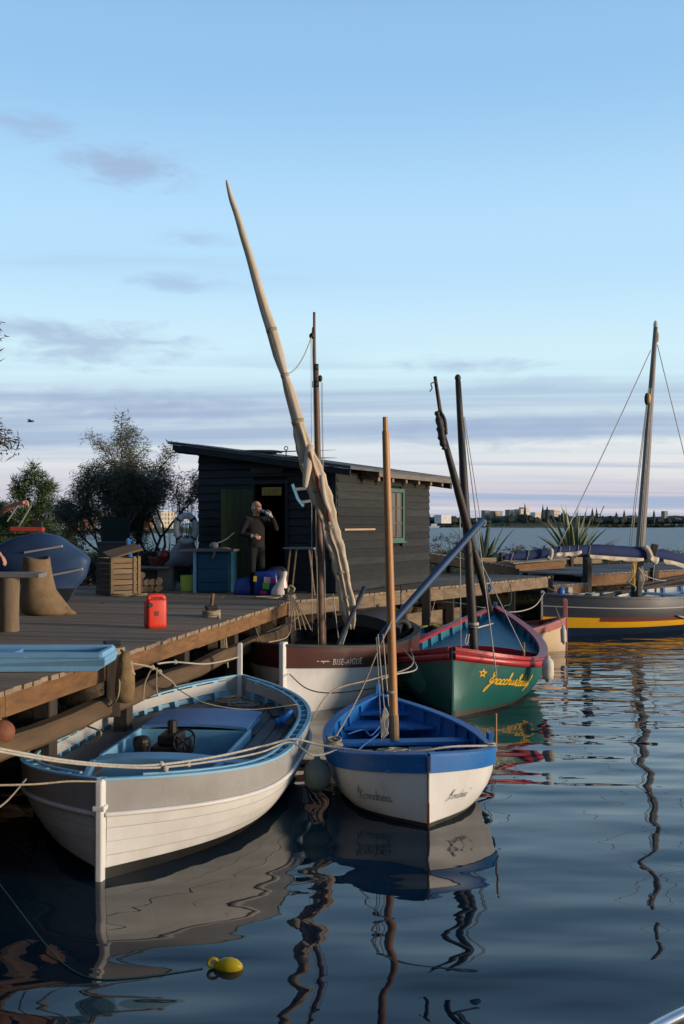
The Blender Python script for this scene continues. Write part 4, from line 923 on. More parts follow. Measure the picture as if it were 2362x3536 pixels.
mb = MB(); mb.ball(f1+V(0, 0, .05), (.06, .06, .13)); mb.ball(f1+V(.04, 0, -.25), (.06, .06, .14)); mb.build('truck', m_fender, mo, smooth=True)
MB().ball(at(2240, 1375, 25.9), (.05, .06, .14)).build('yellow_block', m_yellow, mo, smooth=True); mb = MB(); mb.box(at(2190, 1955, 25.2), (.10, .08, .55), Matrix.Rotation(.1, 4, 'Y')); mb.ball(at(2188, 2005, 25.2), (.05, .05, .16)); mb.build('yellow_tackle', m_yellow, mo)
mb = MB(); mb.ball(at(2233, 1378, 25.85), (.06, .05, .16)); mb.build('dark_block', m_black, mo, smooth=True)
mb = MB()
for dx in (-14, -9, 9, 13): sag(at(2245+dx*.4, 1340, 26), at(2193+dx*1.5, 1890, 25.6), 0, .012, 4, mb, 5)
sag(at(2247, 1210, 26.1), at(1930, 1885, 24.2), .05, .014, 8, mb, 5); sag(at(2270, 1190, 26.3), at(2395, 1700, 27), 0, .012, 6, mb, 5)
for (x0, y0, x1, y1) in ((2185, 1945, 2165, 2010), (2205, 1960, 2212, 2035), (2165, 2010, 2192, 2040)): mb.tube(cr([at(x0, y0, 25.2), at((x0+x1)/2+14, (y0+y1)/2, 25.1), at(x1, y1, 25.2)], 5), .02, 6)
sag(at(2262, 1900, 25.5), at(2255, 2010, 25.5), 0, .015, 4, mb, 5); sag(at(2215, 1980, 25.3), at(2300, 2005, 26.2), .05, .012, 4, mb, 5)
mb.build('rigging', mat('weathered_wire', (.45, .43, .40), (.3, .28, .26), rough=.6, bump=0), Fb, smooth=True)
# sail bundled under a blue cover along the lowered yard
m_cover = mat('navy_sail_cover', (.010, .026, .10), (.008, .020, .075), scale=4, rough=.85, bump=.5, fine=9, bdist=.02)
m_ivory = mat('ivory_sailcloth', (.62, .52, .40), (.48, .38, .28), scale=6, rough=.9, bump=.6, fine=14, bdist=.02)
def sailroll(name, ctr, wid, m, par, flat=.75, sd=0):
    pp = cr([at(*c_) for c_ in ctr], 6); N = len(pp); rings = []; mb = MB()
    for i_, p in enumerate(pp):
        t = (pp[min(i_+1, N-1)]-pp[max(i_-1, 0)]).normalized(); a_ = V(0, 0, 1); b_ = t.cross(a_).normalized(); wv = interp(i_/(N-1), [j/(len(wid)-1) for j in range(len(wid))], wid)
        rings.append([p+a_*(wv*math.sin(q)*(1+.12*noise.noise(V(i_*.35+sd, q*2, 0)))*(1 if math.sin(q) > 0 else .8))+b_*(wv*flat*math.cos(q)*(1+.1*noise.noise(V(i_*.4, q, 7+sd)))) for q in (2*math.pi*j/16 for j in range(16))])
    mb.loft(rings); return mb.build(name, m, par, smooth=True)
cv_ = sailroll('sail_cover', [(1738, 1927, 23.6), (1790, 1922, 23.8), (1850, 1917, 24.0), (1920, 1906, 24.2), (2000, 1905, 24.5), (2090, 1905, 24.8), (2160, 1912, 25.1), (2232, 1912, 25.3)], [.05, .10, .13, .12, .14, .17, .18, .18, .17], m_cover, Fb)
sailroll('sail_cover', [(2248, 1915, 25.4), (2300, 1922, 25.7), (2350, 1938, 26.0), (2420, 1965, 26.4)], [.13, .17, .16, .13], m_cover, Fb, sd=3)
def hem(ctr, hgt, name='sail_hem'):
    pp = cr([at(*c_) for c_ in ctr], 8); N = len(pp); rings = []; mb = MB()
    for i_, p in enumerate(pp):
        w_ = hgt*(.6+.5*abs(math.sin(i_*.42))+.25*noise.noise(V(i_*.3, 0, 0)))*min(1, i_/3+.3, (N-1-i_)/3+.3); y = .03*math.sin(i_*.8)
        rings.append([p+V(0, y-.03, .05), p+V(0, y-.05, -w_*.5), p+V(0, y-.02, -w_), p+V(0, y+.03, -w_*.9), p+V(0, y+.04, .05)])
    mb.loft(rings); mb.build(name, m_ivory, Fb, smooth=True)
hem([(1905, 1921, 24.0), (1930, 1915, 24.05), (1965, 1914, 24.15), (2008, 1908, 24.25)], .06)
hem([(2035, 1922, 24.4), (2090, 1926, 24.6), (2150, 1930, 24.85), (2222, 1934, 25.05)], .06)
hem([(2235, 1910, 25.1), (2250, 1925, 25.15), (2275, 1932, 25.3)], .13)
hem([(2290, 1938, 25.5), (2330, 1945, 25.7), (2390, 1962, 26.0)], .08)
mb = MB()
for (px, py, D, r_) in ((1765, 1925, 23.7, .11), (1820, 1920, 23.9, .135), (1930, 1907, 24.2, .13), (1960, 1906, 24.35, .14), (1990, 1906, 24.45, .15), (2030, 1906, 24.6, .17)):
    c_ = at(px, py, D); mb.tube([c_+V(.04*math.sin(q), -r_*.85*math.cos(q), r_*math.sin(q)) for q in (2*math.pi*k/14 for k in range(15))], .012, 5)
mb.build('gasket', m_rope, cv_, smooth=True)
mb = MB(); mb.tube(cr([at(1893, 1898, 23.9), at(1905, 1902, 23.85), at(1900, 1928, 23.85), at(1890, 1922, 23.85)], 5), .05, 8); mb.tube(cr([at(2225, 1888, 25.1), at(2238, 1900, 25.1), at(2248, 1925, 25.1)], 5), .07, 8); mb.build('sail_tie', m_ivory, cv_, smooth=True)
MB().box(at(2257, 1902, 25.3), (.16, .14, .34), Matrix.Rotation(.2, 4, 'Y')).build('sheave_box', m_tar, Fb, bevel=.02)
mb = MB(); spar(mb, at(2070, 2062, 25.4), at(2370, 2000, 29.0), [.05, .05], 8); spar(mb, at(2150, 2030, 26.5), at(2390, 1985, 29.5), [.04, .04], 8); mb.build('stowed_oar', m_pile, Fb, smooth=True)
mb = MB()
for k in range(4): coil(mb, HF.C(.9+.35*k, -.5+.1*k, .9), .12, 3, .016, .5, k+20)
mb.build('mooring_heap', m_whiterope, Fb, smooth=True)
MB().box(HF.C(1.15, -.2, 1.0), (.14, .14, .25), rotz(.4)).build('bitt', m_greyp, Fb, bevel=.02)
mb = MB(); mb.ball(at(1937, 2046, 24.6), (.10, .10, .14)); mb.build('blue_cap', m_blue, Fb, smooth=True)
mb = MB(); sag(HF.P(.40, .42, 1, .05), HF.P(.46, .30, 1, .12), .0, .02, 4, mb); mb.build('loose_stay', m_whiterope, Fb, smooth=True)
# ---------------------------------------------------------------- boat G: small blue and yellow punt under the jetty edge
HG = Hull((1.2, 18.3), (1.85, 20.7), .36, .66, .56, .62, d=.25, kb=2.6, ks=2.6, tm=.5, nm=3, ne=1.3)
G = root('punt', 'little blue and yellow punt half hidden between two boats by the jetty', HG)
HG.band(.0, 1.03, off=0, nz=4).build('planking', m_teal, G, smooth=True); HG.band(1.0, 2, off=.003).build('bottom', m_weed, G)
for sd in (1, -1):
    HG.rail(sd, -.09, .02, -.005, .03).build('gunwale', mat('pale_yellow_rail', (.62, .52, .10), (.5, .42, .08), rough=.5), G, bevel=.004)
    HG.band(.02, .8, sides=(sd,), off=-.03, nz=3, t0=.02, t1=.98).build('lining', m_mblue, G, smooth=True)
HG.floor(.25).build('sole', m_tar, G); HG.thwart(.3, .3, .5).build('thwart', m_mblue, G); HG.thwart(.62, .3, .5).build('thwart', m_mblue, G)
HG.stem(True, .05, .06, .05).build('stem_post', m_mblue, G); HG.stem(False, .05, .06, .05).build('stern_post', m_mblue, G)
# ---------------------------------------------------------------- corner of a dinghy at the photographer's feet
HK = Hull((.84, 3.78), (3.64, 4.88), .62, .5, .45, .5, d=.25, kb=2.2, ks=6, tm=.6, nm=3, ne=1.2)
K = root('tender', 'steel-railed tender just entering the bottom right corner', HK)
m_steel = mat('polished_rail', (.62, .64, .68), (.5, .52, .56), rough=.22, bump=.02, metal=.85)
HK.band(.0, 1.1, off=0, nz=4).build('planking', m_navy, K, smooth=True)
for sd in (1, -1):
    HK.rail(sd, -.02, .04, -.03, .03, rnd=True, n=60).build('gunwale_rail', m_steel, K, smooth=True); HK.rail(sd, .0, .02, -.02, .02, zr=.16, rnd=True).build('rub_rail', m_greyp, K, smooth=True)
HK.floor(.38, off=-.02).build('fore_deck', m_slate, K)
# ================================================================== the hut
CX = V(-.11, 19.1, 0); hu = V(-.886, .464, 0).normalized(); hv = V(.464, .886, 0).normalized()
HW, HL = 3.13, 4.45
def hp(s, q, z): return CX+hu*s+hv*q+V(0, 0, z)
hut = thing('wooden_hut', 'dark weathered board hut with sloping roof standing on the jetty', 'hut', tuple(hp(HW/2, HL/2, DZ)), math.atan2(-hu.y, -hu.x))
def roofz(s): return 3.70+.147*s
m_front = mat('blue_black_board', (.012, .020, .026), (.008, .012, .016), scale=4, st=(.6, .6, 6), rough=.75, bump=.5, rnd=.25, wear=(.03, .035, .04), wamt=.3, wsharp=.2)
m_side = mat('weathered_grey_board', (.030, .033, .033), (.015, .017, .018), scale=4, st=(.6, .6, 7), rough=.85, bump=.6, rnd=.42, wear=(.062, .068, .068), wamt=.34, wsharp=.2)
m_roof = mat('grey_roof_sheet', (.12, .13, .14), (.07, .075, .08), scale=3, rough=.7, bump=.3)
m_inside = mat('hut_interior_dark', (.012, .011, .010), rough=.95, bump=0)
random.seed(21)
def wallboards(P0, dirv, length, z0, zt, m, nrm, gaps=(), bw=.158, name='wall_board'):
    z = z0
    while z < max(zt(0), zt(length)):
        h = bw+random.uniform(-.012, .012); spans = [(0.0, length)]
        for (a, b, g0, g1) in gaps:
            if z+h > g0 and z < g1:
                ns = []
                for (x0, x1) in spans:
                    if b <= x0 or a >= x1: ns.append((x0, x1))
                    else:
                        if a-x0 > .03: ns.append((x0, a))
                        if x1-b > .03: ns.append((b, x1))
                spans = ns
        for (x0, x1) in spans:
            zz0 = [z+random.uniform(-.005, .005) for _ in (0, 1)]; tops = [min(z+h+.012, zt(x)) for x in (x0, x1)]
            if tops[0]-zz0[0] < .02 or tops[1]-zz0[1] < .02:
                # clip a wedge under the sloping roof
                if max(tops[0]-zz0[0], tops[1]-zz0[1]) < .03: continue
                tops = [max(tops[k], zz0[k]+.004) for k in (0, 1)]
            lo, to = .042+random.uniform(0, .010), .012+random.uniform(0, .004); ext = random.uniform(0, .02)
            a0 = P0+dirv*(x0+(0 if x0 > .01 else -ext)); a1 = P0+dirv*(x1+(0 if x1 < length-.01 else ext)); vs = []
            for (p, k) in ((a0, 0), (a1, 1)): vs += [p+V(0, 0, zz0[k]), p+V(0, 0, zz0[k])+nrm*lo, p+V(0, 0, tops[k])+nrm*to, p+V(0, 0, tops[k])]
            MB().add(vs, [(0, 1, 2, 3), (7, 6, 5, 4), (0, 4, 5, 1), (1, 5, 6, 2), (2, 6, 7, 3), (3, 7, 4, 0)]).build(name, m, hut)
        z += h
DOOR = (1.06, 1.82, 0, DZ+2.10)
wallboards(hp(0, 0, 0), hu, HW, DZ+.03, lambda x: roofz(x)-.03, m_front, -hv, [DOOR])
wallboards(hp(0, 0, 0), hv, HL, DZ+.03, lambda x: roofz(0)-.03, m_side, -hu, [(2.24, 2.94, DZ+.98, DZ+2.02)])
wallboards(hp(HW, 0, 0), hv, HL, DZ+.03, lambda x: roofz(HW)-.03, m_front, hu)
# inner shell so the doorway and window show a dark room
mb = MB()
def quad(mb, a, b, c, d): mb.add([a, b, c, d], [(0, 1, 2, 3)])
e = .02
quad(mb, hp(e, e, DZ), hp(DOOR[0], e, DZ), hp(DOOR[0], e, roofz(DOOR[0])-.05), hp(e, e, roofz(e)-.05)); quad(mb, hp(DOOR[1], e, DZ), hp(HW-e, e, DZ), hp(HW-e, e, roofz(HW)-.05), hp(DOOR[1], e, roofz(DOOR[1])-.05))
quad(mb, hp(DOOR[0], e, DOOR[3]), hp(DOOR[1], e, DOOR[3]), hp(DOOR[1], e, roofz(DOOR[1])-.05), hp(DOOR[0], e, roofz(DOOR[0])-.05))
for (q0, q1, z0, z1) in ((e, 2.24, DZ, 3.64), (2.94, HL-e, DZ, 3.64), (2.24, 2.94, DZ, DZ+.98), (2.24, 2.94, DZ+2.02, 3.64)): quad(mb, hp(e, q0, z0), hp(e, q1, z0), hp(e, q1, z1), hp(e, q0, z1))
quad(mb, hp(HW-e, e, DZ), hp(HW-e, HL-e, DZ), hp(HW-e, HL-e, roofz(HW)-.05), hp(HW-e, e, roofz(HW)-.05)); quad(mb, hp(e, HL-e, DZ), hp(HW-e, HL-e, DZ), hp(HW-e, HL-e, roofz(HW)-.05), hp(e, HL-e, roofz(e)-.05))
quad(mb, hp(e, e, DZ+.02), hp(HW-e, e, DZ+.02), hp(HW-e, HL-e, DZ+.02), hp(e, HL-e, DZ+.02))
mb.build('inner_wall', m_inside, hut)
# corner posts
MB().box(hp(.03, -.0, (DZ+roofz(0))/2), (.11, .10, roofz(0)-DZ-.08), rotz(math.atan2(hv.y, hv.x))).build('corner_post', m_front, hut)
MB().box(hp(.03, HL, (DZ+roofz(0))/2), (.09, .08, roofz(0)-DZ-.08), rotz(math.atan2(hv.y, hv.x))).build('corner_post', m_side, hut)
# roof: boards under sheet, fascia boards, rafter ends
def rbox(s0, s1, q0, q1, dz0, dz1):
    vs = []
    for (dz) in (dz0, dz1):
        for (s_, q_) in ((s0, q0), (s1, q0), (s1, q1), (s0, q1)): vs.append(hp(s_, q_, roofz(s_)+dz))
    return MB().add(vs, [(3, 2, 1, 0), (4, 5, 6, 7), (0, 1, 5, 4), (1, 2, 6, 5), (2, 3, 7, 6), (3, 0, 4, 7)])
rf = rbox(-.46, 3.72, -.30, HL+.55, .06, .10).build('roof', m_roof, hut)
for k in range(5): rbox(-.47, 3.74, -.32+k*1.04, -.32+(k+1)*1.04-.012, .103+.004*(k % 2), .118+.004*(k % 2)).build('roof_sheet', m_roof, rf)
rbox(-.44, 3.60, -.29, -.25, -.06, .058).build('fascia_board', m_front, rf)
rbox(-.47, -.43, .9, HL+.5, -.03, .058).build('fascia_board', mat('grey_fascia_board', (.20, .17, .15), (.13, .11, .095), scale=4, st=(1, 1, 6), rough=.85, bump=.3), rf)
rbox(3.3, 3.58, -.24, HL+.3, -.10, .055).build('eave_board', m_side, rf)
for k in range(6): rbox(-.40, .25, 1.0+k*.66, 1.09+k*.66, -.12, .057).build('rafter_end', m_bare, rf)
rbox(-.42, .3, HL+.3, HL+.42, -.16, .057).build('rafter_end', m_side, rf)
# roof clutter: coil of hose and a ring
mb = MB(); coil(mb, hp(1.9, .3, roofz(1.9)+.10), .34, 2, .028, .03, 3); one('hose_coil', 'dark hose coil lying on the hut roof', 'hose', mb, m_slate, smooth=True)
mb = MB(); c_ = at(988, 1548, 19.6); mb.tube([c_+V(.035*math.cos(q), 0, .035*math.sin(q)) for q in (2*math.pi*k/12 for k in range(13))], .01, 6); mb.tube([c_+V(0, 0, -.03), V(c_.x, c_.y, roofz(1.1)+.12)], .012, 6); mb.build('roof_eye', m_black, rf, smooth=True)
# door: olive leaf swung open, frame, number plate
dr = MB(); dh = hp(DOOR[1], -.04, 0); dd = (hu*.60-hv*.34).normalized(); dn = V(-dd.y, dd.x, 0)
m_door = mat('olive_green_door', (.035, .05, .014), (.02, .03, .01), scale=5, rough=.6, bump=.2, wear=(.06, .05, .02), wamt=.3)
for k in range(5): MB().beam(dh+dd*(.06+.128*k)+V(0, 0, DZ+.02), dh+dd*(.06+.128*k)+V(0, 0, DZ+2.0), .122, .03, up=tuple(dn)).build('door_board', m_door, hut)
for z in (.3, 1.1, 1.8): MB().beam(dh-dn*.03+dd*.02+V(0, 0, DZ+z), dh-dn*.03+dd*.62+V(0, 0, DZ+z), .02, .09).build('door_ledge', m_door, hut)
for s_ in DOOR[:2]: MB().box(hp(s_, -.02, DZ+1.05), (.06, .07, 2.08), rotz(math.atan2(hu.y, hu.x))).build('door_post', m_front, hut)
MB().box(hp(1.44, -.02, DZ+2.13), (.84, .07, .07), rotz(math.atan2(hu.y, hu.x))).build('door_lintel', m_front, hut)
sg = MB(); sc_ = hp(1.38, -.07, DZ+1.95); RS = rotz(math.atan2(-hu.y, -hu.x)); sg.box(sc_, (.44, .02, .16), RS)
sgo = sg.build('number_plate', mat('yellow_number_plate', (.36, .23, .03), (.26, .16, .02), rough=.6, bump=.05), hut)
tb, tw = block_text('2310', .16, lambda x, y: sc_+RS.to_3x3() @ V(x-.19, -.013, y-.058), 1.05); tb.build('plate_digits', m_ink, sgo, fixn=False)
MB().box(hp(1.5, -.045, DZ+2.36), (.75, .03, .10), RS).build('name_board', mat('faded_brown_board', (.035, .025, .02), (.05, .035, .025), rough=.8), hut)
MB().box(hp(-.055, .9, DZ+1.21), (1.35, .02, .035), rotz(math.atan2(hv.y, hv.x)+.008)).build('gap_light_strip', mat('painted_gap_light', (.42, .22, .09), (.50, .44, .36), scale=2, rough=.8, bump=.2), hut)  # orange strip painted in for light showing through a gap between boards
# window with green frame
m_wf = mat('sea_green_window_paint', (.07, .15, .12), (.05, .11, .09), scale=8, rough=.6, bump=.2, wear=(.18, .22, .19), wamt=.3)
m_glass = bpy.data.materials.new('window_glass'); m_glass.use_nodes = True; b_ = m_glass.node_tree.nodes['Principled BSDF']; b_.inputs['Base Color'].default_value = (.10, .11, .09, 1); b_.inputs['Roughness'].default_value = .08
wn_ = MB(); zA, zB = DZ+.98, DZ+2.02
RW = rotz(math.atan2(hv.y, hv.x))
wo_ = MB().box(hp(-.045, 2.59, (zA+zB)/2), (.60, .02, zB-zA-.1), RW).build('window', m_wf, hut); wo_.data.materials.clear(); wo_.data.materials.append(m_glass)
for (q_, z_, w_, h_) in ((2.26, (zA+zB)/2, .07, zB-zA), (2.92, (zA+zB)/2, .07, zB-zA), (2.59, zA, .74, .08), (2.59, zB, .74, .08)): MB().box(hp(-.06, q_, z_), (w_, .06, h_), RW).build('window_frame', m_wf, wo_, bevel=.004)
for (q_, z_, w_, h_) in ((2.59, zA+.35, .60, .03), (2.59, zA+.68, .60, .03), (2.59, (zA+zB)/2, .03, zB-zA-.08)): MB().box(hp(-.058, q_, z_), (w_, .03, h_), RW).build('glazing_bar', m_beam, wo_)
MB().box(hp(-.075, 2.59, zA-.05), (.80, .10, .03), RW).build('window_sill', m_wf, wo_)
# ================================================================== things on the jetty
def deckpt(px, py): return atz(px, py, DZ)
G_ = 'gear lying about on the jetty'
# red jerrycan
p = deckpt(536, 2168); jc = thing('jerrycan', 'bright red plastic fuel can standing alone on the jetty', 'fuel can', tuple(p), .5, G_); RJ = rotz(.5)
m_redp = mat('red_plastic', (.70, .035, .012), (.52, .028, .012), scale=6, rough=.42, bump=.05, wear=(.30, .04, .02), wamt=.32, wsharp=.2)
def rrect(w, d, r, z, n=4):
    out = []
    for (sx, sy, a0) in ((1, 1, 0), (-1, 1, 1), (-1, -1, 2), (1, -1, 3)):
        for k in range(n+1):
            q = math.pi/2*(a0+k/n); out.append(V(sx*(w/2-r)+r*math.cos(q), sy*(d/2-r)+r*math.sin(q), z))
    return out
mb = MB(); mb.loft([[p+RJ.to_3x3() @ v for v in rrect(w_, d_, .035, z_)] for (w_, d_, z_) in ((.22, .15, 0), (.25, .18, .015), (.255, .185, .05), (.255, .185, .34), (.25, .18, .362), (.22, .15, .37))]); mb.build('can_body', m_redp, jc, smooth=True)
mb = MB(); mb.tube([p+RJ.to_3x3() @ v for v in cr([V(-.09, 0, .35), V(-.085, 0, .395), V(-.03, 0, .405), V(.05, 0, .405), V(.105, 0, .39), V(.11, 0, .35)], 5)], .030, 8); mb.build('handle', m_redp, jc, smooth=True)
mb = MB(); mb.lathe([(.001, 0), (.03, 0), (.03, .03), (.001, .03)], p+RJ.to_3x3() @ V(-.10, -.095, .30), 12, RJ @ Matrix.Rotation(math.pi/2, 4, 'X')); mb.build('cap', m_black, jc)
mb = MB(); mb.box(p+RJ.to_3x3() @ V(-.01, -.096, .19), (.05, .006, .06), RJ); mb.build('dark_label', m_rust, jc)
# workbench: thick plank on a heavy log leg
bn = thing('workbench', 'rough plank bench on a thick pale log leg at the left edge', 'bench', tuple(deckpt(30, 2180)), 0, G_)
p = deckpt(33, 2180); m_logp = mat('pale_split_log', (.25, .18, .11), (.15, .105, .065), scale=4, st=(3, 3, .5), rough=.85, bump=.5)
mb = MB(); mb.tube([p+V(0, 0, z) for z in (0, .2, .45, .66)], [.118, .112, .116, .12], 10); mb.build('leg', m_logp, bn, auto=.7); mb = MB(); mb.tube([p+V(-1.2, .4, z) for z in (0, .2, .45, .66)], [.118, .112, .116, .12], 10); mb.build('leg', m_logp, bn, auto=.7)
for k in range(2): MB().beam(p+V(-1.7, .12+.25*k, .69), p+V(.40-.05*k, .0+.25*k, .69), .235, .05).build('top_plank', m_deck2, bn, bevel=.006)
# burlap sack
m_burlap = mat('burlap', (.23, .155, .085), (.15, .10, .055), scale=8, rough=.95, bump=.7, fine=90, bdist=.006)
p = deckpt(140, 2122); mb = MB(); rings = []
for (z, rx, ry, ox) in ((0, .30, .24, .1), (.05, .37, .28, .08), (.18, .33, .27, .02), (.36, .25, .23, -.03), (.55, .215, .2, -.05), (.72, .205, .185, -.06), (.82, .20, .18, -.06), (.83, .17, .15, -.06), (.74, .165, .15, -.06)):
    rings.append([p+V(ox+rx*math.cos(q)*(1+.09*noise.noise(V(q*1.3, z*4, 3))), ry*math.sin(q)*(1+.09*noise.noise(V(q*1.6, z*5, 8))), z+.02*math.sin(2*q)*(z > .5)) for q in (2*math.pi*k/20 for k in range(20))])
mb.loft(rings); one('burlap_sack', 'tall open burlap sack slumped in front of the blue stored boat', 'sack', mb, m_burlap, G_, smooth=True)
mb = MB(); mb.tube([p+V(.25, -.05, .10), p+V(.42, -.05, .04), p+V(.53, -.02, .015)], [.10, .06, .01], 8); mb.build('sack_corner', m_burlap, bpy.data.objects['burlap_sack'], smooth=True)
# blue boat stored on the deck, transom towards us
bb = thing('stored_boat', 'blue boat hauled out on the jetty behind the sack', 'boat', tuple(deckpt(215, 2098)), 0)
m_sb = mat('scuffed_royal_blue', (.026, .062, .15), (.018, .042, .105), scale=3, rough=.6, bump=.15, wear=(.09, .13, .2), wamt=.36, wscale=4, wsharp=.25)
D0 = 15.9; outl = [(-40, 1905), (30, 1862), (90, 1848), (140, 1843), (195, 1853), (250, 1890), (300, 1928), (298, 1962), (285, 2000), (258, 2032)]
low = [(258, 2032), (238, 2070), (212, 2097), (185, 2078), (150, 2034)]; low2 = [(150, 2034), (80, 2020), (0, 1990), (-40, 1950)]
ring0 = cr([at(x, y, D0) for (x, y) in outl+low[1:]+low2[1:]], 3, True)
cen = at(150, 1950, D0)
def scaled(k, dy, dx, dz): return [cen+(q-cen)*k+V(dx, dy, dz) for q in ring0]
mb = MB(); mb.loft([scaled(.02, -.14, 0, 0), scaled(.5, -.11, 0, 0), scaled(.86, -.05, 0, 0), scaled(.97, 0, 0, 0), scaled(1.0, .06, 0, 0), scaled(1.03, .5, -.1, 0), scaled(.98, 1.4, -.4, 0), scaled(.7, 2.4, -.8, .1), scaled(.3, 3.1, -1.1, .25)]); mb.build('hull', [m_sb, m_slate], bb, auto=.9)
mb = MB(); mb.prism([at(x, y, D0-.12) for (x, y) in low], V(0, .12, 0)); mb.build('skeg', m_slate, bb)
for (x0, y0, x1, y1) in ((85, 1908, 215, 1886), (150, 1992, 285, 1965)): MB().beam(at(x0, y0, D0-.11), at(x1, y1, D0-.11), .06, .03).build('batten', m_greyp, bb)
MB().beam(at(-20, 1848, D0+.5), at(205, 1842, D0+.5), .30, .03).build('cover_board', m_tar, bb)
MB().beam(at(35, 1827, D0+.2), at(152, 1829, D0+.2), .12, .075).build('red_fender_board', mat('red_painted_timber', (.42, .05, .04), (.32, .04, .03), rough=.6), bb, bevel=.02)
MB().box(at(130, 1812, D0+.4), (.15, .12, .12)).build('box', m_tar, bb)
for (x0, y0, x1, y1) in ((25, 1800, 62, 1745), (65, 1818, 108, 1745)): MB().tube([at(x0, y0, D0+.6), at(x1, y1, D0+.6)], .014, 6).build('thin_stick', m_greyp, bb)
# slatted wooden crate with tilted lid, stacked
p = deckpt(378, 2060); cr_ = thing('wooden_crate', 'slatted wooden crate with loose rope at its foot', 'crate', tuple(p), 0, G_)
RC = rotz(.62); R3 = RC.to_3x3(); cw, cdp, ch = .60, .62, .70
m_crate = mat('crate_slat', (.24, .165, .095), (.15, .10, .058), scale=4, st=(.6, .6, 5), rough=.85, bump=.4, rnd=.25); m_crate_shade = mat('shaded_crate_slat', (.045, .038, .03), (.03, .025, .02), rough=.9, bump=.4, rnd=.2)
for k in range(7):
    z = .05+k*.1
    MB().box(p+R3 @ V(cw/2, 0, z), (cw, .022, .085), RC).build('slat', m_crate, cr_); MB().box(p+R3 @ V(cw/2, cdp, z), (cw, .022, .085), RC).build('slat', m_crate, cr_)
    MB().box(p+R3 @ V(0, cdp/2, z), (.022, cdp-.03, .085), RC).build('slat', m_crate_shade, cr_); MB().box(p+R3 @ V(cw, cdp/2, z), (.022, cdp-.03, .085), RC).build('slat', m_crate, cr_)  # left side slats coloured darker, its shade put into the material
for (x, y) in ((.04, -.02), (cw-.12, -.02), (cw-.03, -.02)): MB().box(p+R3 @ V(x, y, .36), (.05, .02, .72), RC).build('batten', m_crate, cr_)
MB().box(p+R3 @ V(cw/2, .1, .82), (.64, .34, .03), RC @ Matrix.Rotation(-.25, 4, 'Y') @ Matrix.Rotation(.3, 4, 'X')).build('lid', m_crate, cr_)
mb = MB(); coil(mb, p+R3 @ V(.2, -.12, 0), .14, 3, .012, .5, 3); coil(mb, p+R3 @ V(.5, -.14, 0), .13, 3, .012, .4, 9); one('rope_scraps', 'scraps of pale rope on the deck before the crate', 'rope', mb, m_rope, smooth=True)
# grey bin and dark panel behind the crate
q = deckpt(395, 2030); mb = MB(); mb.loft([[q+V(x*s_, y*s_*.8, z) for (x, y) in ((-.28, -.3), (.32, -.3), (.32, .3), (-.28, .3))] for (s_, z) in ((.85, 0), (1.0, .9), (1.06, .91), (1.06, .95))]); o = one('grey_bin', 'square grey bin standing behind the crate', 'bin', mb, m_slate, G_, bevel=.01)
q = deckpt(388, 2018)+V(0, .3, 0); mb = MB(); mb.box(q+V(0, 0, .75), (.62, .06, 1.45), rotz(.1)); one('green_panel', 'dark green board propped upright behind the grey bin', 'panel', mb, mat('dark_green_board', (.015, .03, .026), (.01, .02, .02), rough=.8), G_, bevel=.008)
mb = MB(); mb.beam(deckpt(470, 2052), at(442, 1862, 19.4), .05, .09); one('blue_plank', 'narrow blue plank leaning beside the wooden crate', 'plank', mb, m_blue, G_)
# firewood heap with a pale board on top
random.seed(8)
for k in range(9):
    base = deckpt(488+9*(k % 4)*2.2, 2046)+V(0, 0, .07+.13*(k//4)); mb = MB(); a_ = random.uniform(-.5, .5); ln = random.uniform(.28, .42)
    mb.tube([base+V(-ln/2*math.sin(a_)*.4, -.1, 0), base+V(0, .05, random.uniform(-.02, .03)), base+V(ln/2*math.sin(a_), .25, 0)], [.065, .07, .06], 7)
    one('firewood_log', 'split log in the firewood heap beside the crate', 'log', mb, m_logp if k % 3 else m_bare, 'firewood heap')
q = deckpt(532, 2040)+V(0, .1, .46); mb = MB(); mb.box(q, (.66, .32, .035), rotz(-.12)); mb.box(q+V(.2, .1, -.24), (.3, .25, .44)); one('pale_shelf', 'low grey board bench beside the firewood', 'bench', mb, m_deck2, G_)
# red float and pink tub
mb = MB(); mb.ball(at(566, 1920, 20.4), (.125, .125, .135), 14, 10); one('red_float', 'round dark red float behind the pink tub', 'float', mb, mat('dark_red_plastic', (.16, .02, .015), rough=.4), G_, smooth=True)
q = at(540, 1962, 20.2); mb = MB(); mb.lathe([(.001, .0), (.11, .0), (.19, .20), (.2, .2), (.185, .195), (.10, .02), (.001, .02)], q, 18, Matrix.Rotation(.15, 4, 'Y')); one('pink_tub', 'faded pink plastic tub among the clutter', 'tub', mb, mat('faded_pink_plastic', (.36, .09, .10), rough=.5), G_, smooth=True)
mb = MB(); mb.box(at(540, 1990, 20.3), (.6, .3, .28)); one('dark_chest', 'dark low chest under the pink tub', 'chest', mb, m_tar, G_, bevel=.01)
# life ring
c_ = at(643, 1826, 20.3); lr = thing('life_ring', 'white life ring hanging at the left corner of the hut', 'life ring', tuple(c_), 0)
m_ring = mat('grubby_white_ring', (.42, .45, .45), (.30, .33, .34), scale=6, rough=.6, bump=.1)
def rp_(q, R_=.235): return c_+V(R_*math.cos(q)*.82, .03*math.cos(q), R_*math.sin(q)*1.12)
MB().tube([rp_(2*math.pi*k/32) for k in range(33)], .068, 10, caps=False).build('ring', m_ring, lr, smooth=True)
for q in (.8, 2.4, 3.9, 5.5): mb = MB(); mb.tube([rp_(q-.1), rp_(q), rp_(q+.1)], .073, 10); mb.build('band', m_slate, lr, smooth=True)
